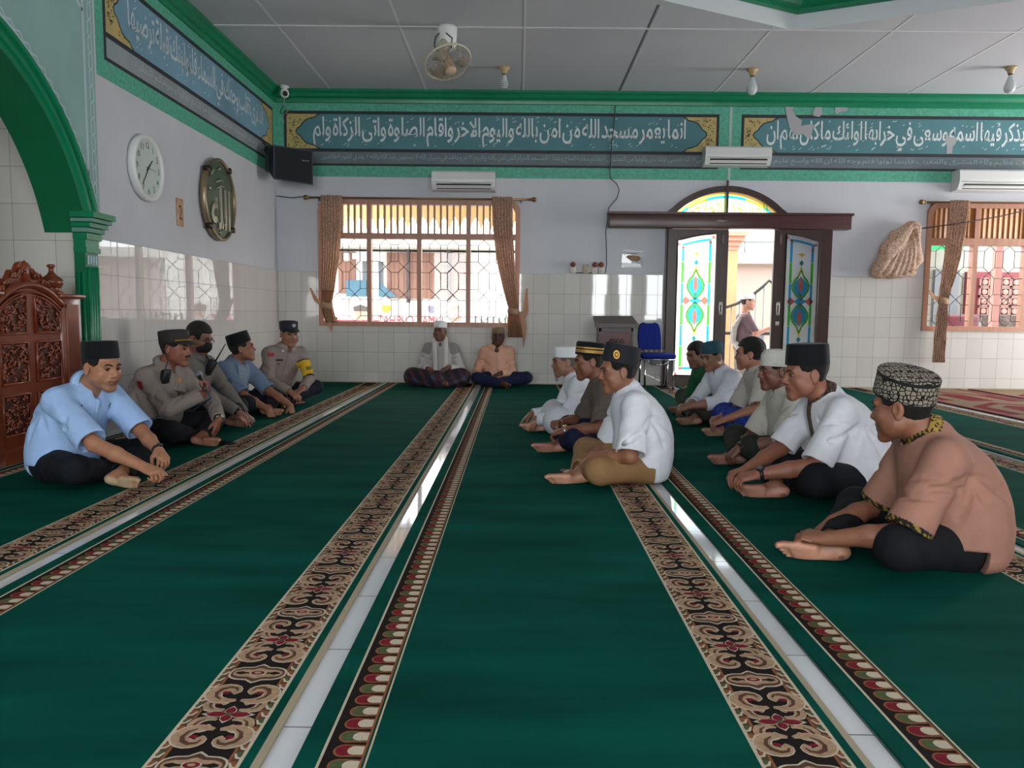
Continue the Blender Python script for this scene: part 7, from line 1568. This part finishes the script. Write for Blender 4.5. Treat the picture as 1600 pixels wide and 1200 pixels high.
# pillar, gate and house seen through the door
t = thing('brick_pillar', 'tan pillar with a coral moulded cap outside the open door', 'pillar', (3.5, 13.6, -.4)); tanp = M('tan_pillar_render', '#c39a6f', .7, noise=(3, .1)); cor = M('coral_moulding', '#c98a74', .7)
mb = MB(); mb.box((3.28, 13.5, -.4), (3.78, 14.0, 2.05), tanp); mb.build('shaft', t)
mb = MB()
for z0, e in ((2.05, .02), (2.12, .05), (2.2, .09), (2.28, .13)): mb.box((3.28 - e, 13.5 - e, z0), (3.78 + e, 14.0 + e, z0 + .075), cor)
mb.build('moulded_cap', t)
mb = MB(); mb.box((3.20, 13.42, -.4), (3.86, 14.08, -.02), M('orange_brick_base', '#b5744c', .8, noise=(12, .2))); mb.build('base', t)
t = thing('iron_gate', 'black iron gate with a peaked curved top outside the door', 'gate', (4.3, 13.2, -.4)); ir = M('black_gate_iron', '#2c2a2b', .5, .4)
mb = MB(); pk = [(3.05, .96), (3.4, 1.02), (3.7, 1.12), (3.95, 1.26), (4.12, 1.40), (4.24, 1.52), (4.38, 1.42), (4.6, 1.28), (4.9, 1.12), (5.3, 1.0)]
mb.tube([(x, 13.2, z) for x, z in pk], .024, ir, 6); mb.box((3.05, 13.18, .60), (5.3, 13.22, .65), ir); mb.box((3.05, 13.18, -.26), (5.3, 13.22, -.22), ir); mb.build('gate_frame', t)
for i in range(17):
    x = 3.08 + i * .135; mb = MB(); mb.tube([(x, 13.2, -.36), (x, 13.2, np.interp(x, [p[0] for p in pk], [p[1] for p in pk]))], .009, grey_m, 5); mb.build('bar', t)
t = thing('neighbour_house', 'pale house with a grey roller shutter beyond the iron gate', 'building', (5.5, 19, -.4))
mb = MB(); mb.box((2.6, 19.5, -.4), (12, 24, 2.2), M('pink_white_render', '#b29e94', .8)); mb.build('wall', t)
mb = MB(); mb.box((2.3, 19.0, 2.2), (12.4, 24, 2.42), M('pale_roof_edge', '#c9c5bf', .7)); mb.build('roof_edge', t)
mb = MB(); mb.box((5.35, 19.3, .6), (7.2, 19.5, 2.35), M('taupe_shutter', '#a08a80', .6)); mb.build('roller_shutter', t)
mb = MB(); mb.tube([(5.1, 18.9, -.4), (5.1, 18.9, 2.7), (7.6, 18.9, 2.7)], .035, grey_m, 6); mb.tube([(5.45, 18.9, 2.7), (5.45, 18.9, 2.45)], .02, grey_m, 6); mb.build('pipe_frame', t)
mb = MB(); 
for i in range(2):
    for j in range(2): mb.box((5.6 + i * .32, 19.44, -.05 + j * .3), (5.85 + i * .32, 19.5, .17 + j * .3), grey_m)
mb.build('window', t)
# porch outside the right window
t = thing('porch_wall', 'white porch wall with pink pierced blocks outside the right window', 'building', (8, 13, -.4)); mar = M('maroon_trim_paint', '#7d3038', .6); pinkb = M('pink_breeze_block', '#b07f74', .7)
mb = MB(); mb.box((6.2, 13.6, -.4), (13, 13.8, 3.2), M('cream_porch_render', '#a9a59a', .8)); mb.build('wall', t)
mb = MB(); mb.box((7.75, 13.52, .95), (9.6, 13.6, 1.72), mar); mb.build('recess', t)
mb = MB()
for i in range(9):
    for j in range(4):
        x, z = 7.95 + i * .18, .97 + j * .165
        mb.box((x, 13.47, z), (x + .17, 13.51, z + .02), pinkb); mb.box((x, 13.47, z + .135), (x + .17, 13.51, z + .155), pinkb); mb.box((x, 13.47, z), (x + .02, 13.51, z + .15), pinkb); mb.box((x + .15, 13.47, z), (x + .17, 13.51, z + .15), pinkb)
        mb.lathe([(.03, -.02), (.05, -.02), (.05, .02), (.03, .02)], (x + .085, 13.49, z + .077), pinkb, 8, 'y')
mb.build('pierced_blocks', t)
mb = MB(); mb.box((7.2, 13.52, .75), (7.62, 13.6, 1.75), grey_m); mb.build('grey_shutter', t)
t = thing('maroon_cabinet', 'maroon board standing outside behind the tied curtain', 'board', (7.0, 12.3, -.4)); mb = MB(); mb.bevbox((6.62, 12.2, -.4), (7.25, 12.3, .98), M('maroon_board', '#5e1a26', .5), .05); mb.build('board', t)
t = thing('green_awning', 'green corrugated awning outside the right window', 'awning', (7.0, 13, 2)); mb = MB(); mb.prism([(6.0, 12.9, 2.22), (7.6, 12.9, 2.22), (7.25, 12.9, 2.05), (6.0, 12.9, 2.0)], (0, .6, .05), M('green_awning_sheet', '#1f9a5c', .6)); mb.build('sheet', t)
mb = MB(); mb.tube([(6.1, 13.2, -.4), (6.1, 13.2, 2.02)], .03, grey_m, 8); mb.build('post', t)
t = thing('drying_cloth', 'dark brown cloth hung to dry outside the right window', 'cloth', (8.4, 12.9, .5)); mb = MB()
gx = np.linspace(7.62, 8.62, 25); vs = []
for j, z in enumerate((.97, .8, .6, .45)):
    for i, x in enumerate(gx): vs.append((x, 12.8 + .03 * math.sin(i * 1.1 + j * .4), z - (.12 * (i > 8) * (i % 9) / 9 if j == 3 else 0)))
mb.add(vs, [(j*25+i, j*25+i+1, (j+1)*25+i+1, (j+1)*25+i) for j in range(3) for i in range(24)], M('dark_figured_cloth', '#5a4c46', .9, noise=(20, .4)), True); o = mb.build('cloth', t); md = o.modifiers.new('thickness', 'SOLIDIFY'); md.thickness = .006
mb = MB(); mb.tube([(6.4, 12.8, .98), (9.6, 12.8, .98)], .006, grey_m, 5); mb.tube([(9.6, 12.8, -.4), (9.6, 12.8, .98)], .015, grey_m, 5); mb.tube([(6.4, 12.8, -.4), (6.4, 12.8, .98)], .015, grey_m, 5); mb.build('line', t)
t = thing('pale_column', 'pale pink square column outside the right window', 'pillar', (7.35, 12, -.4)); 
mb = MB(); mb.box((7.06, 11.6, -.4), (7.16, 11.7, 3.2), pinkb); mb.build('shaft', t)
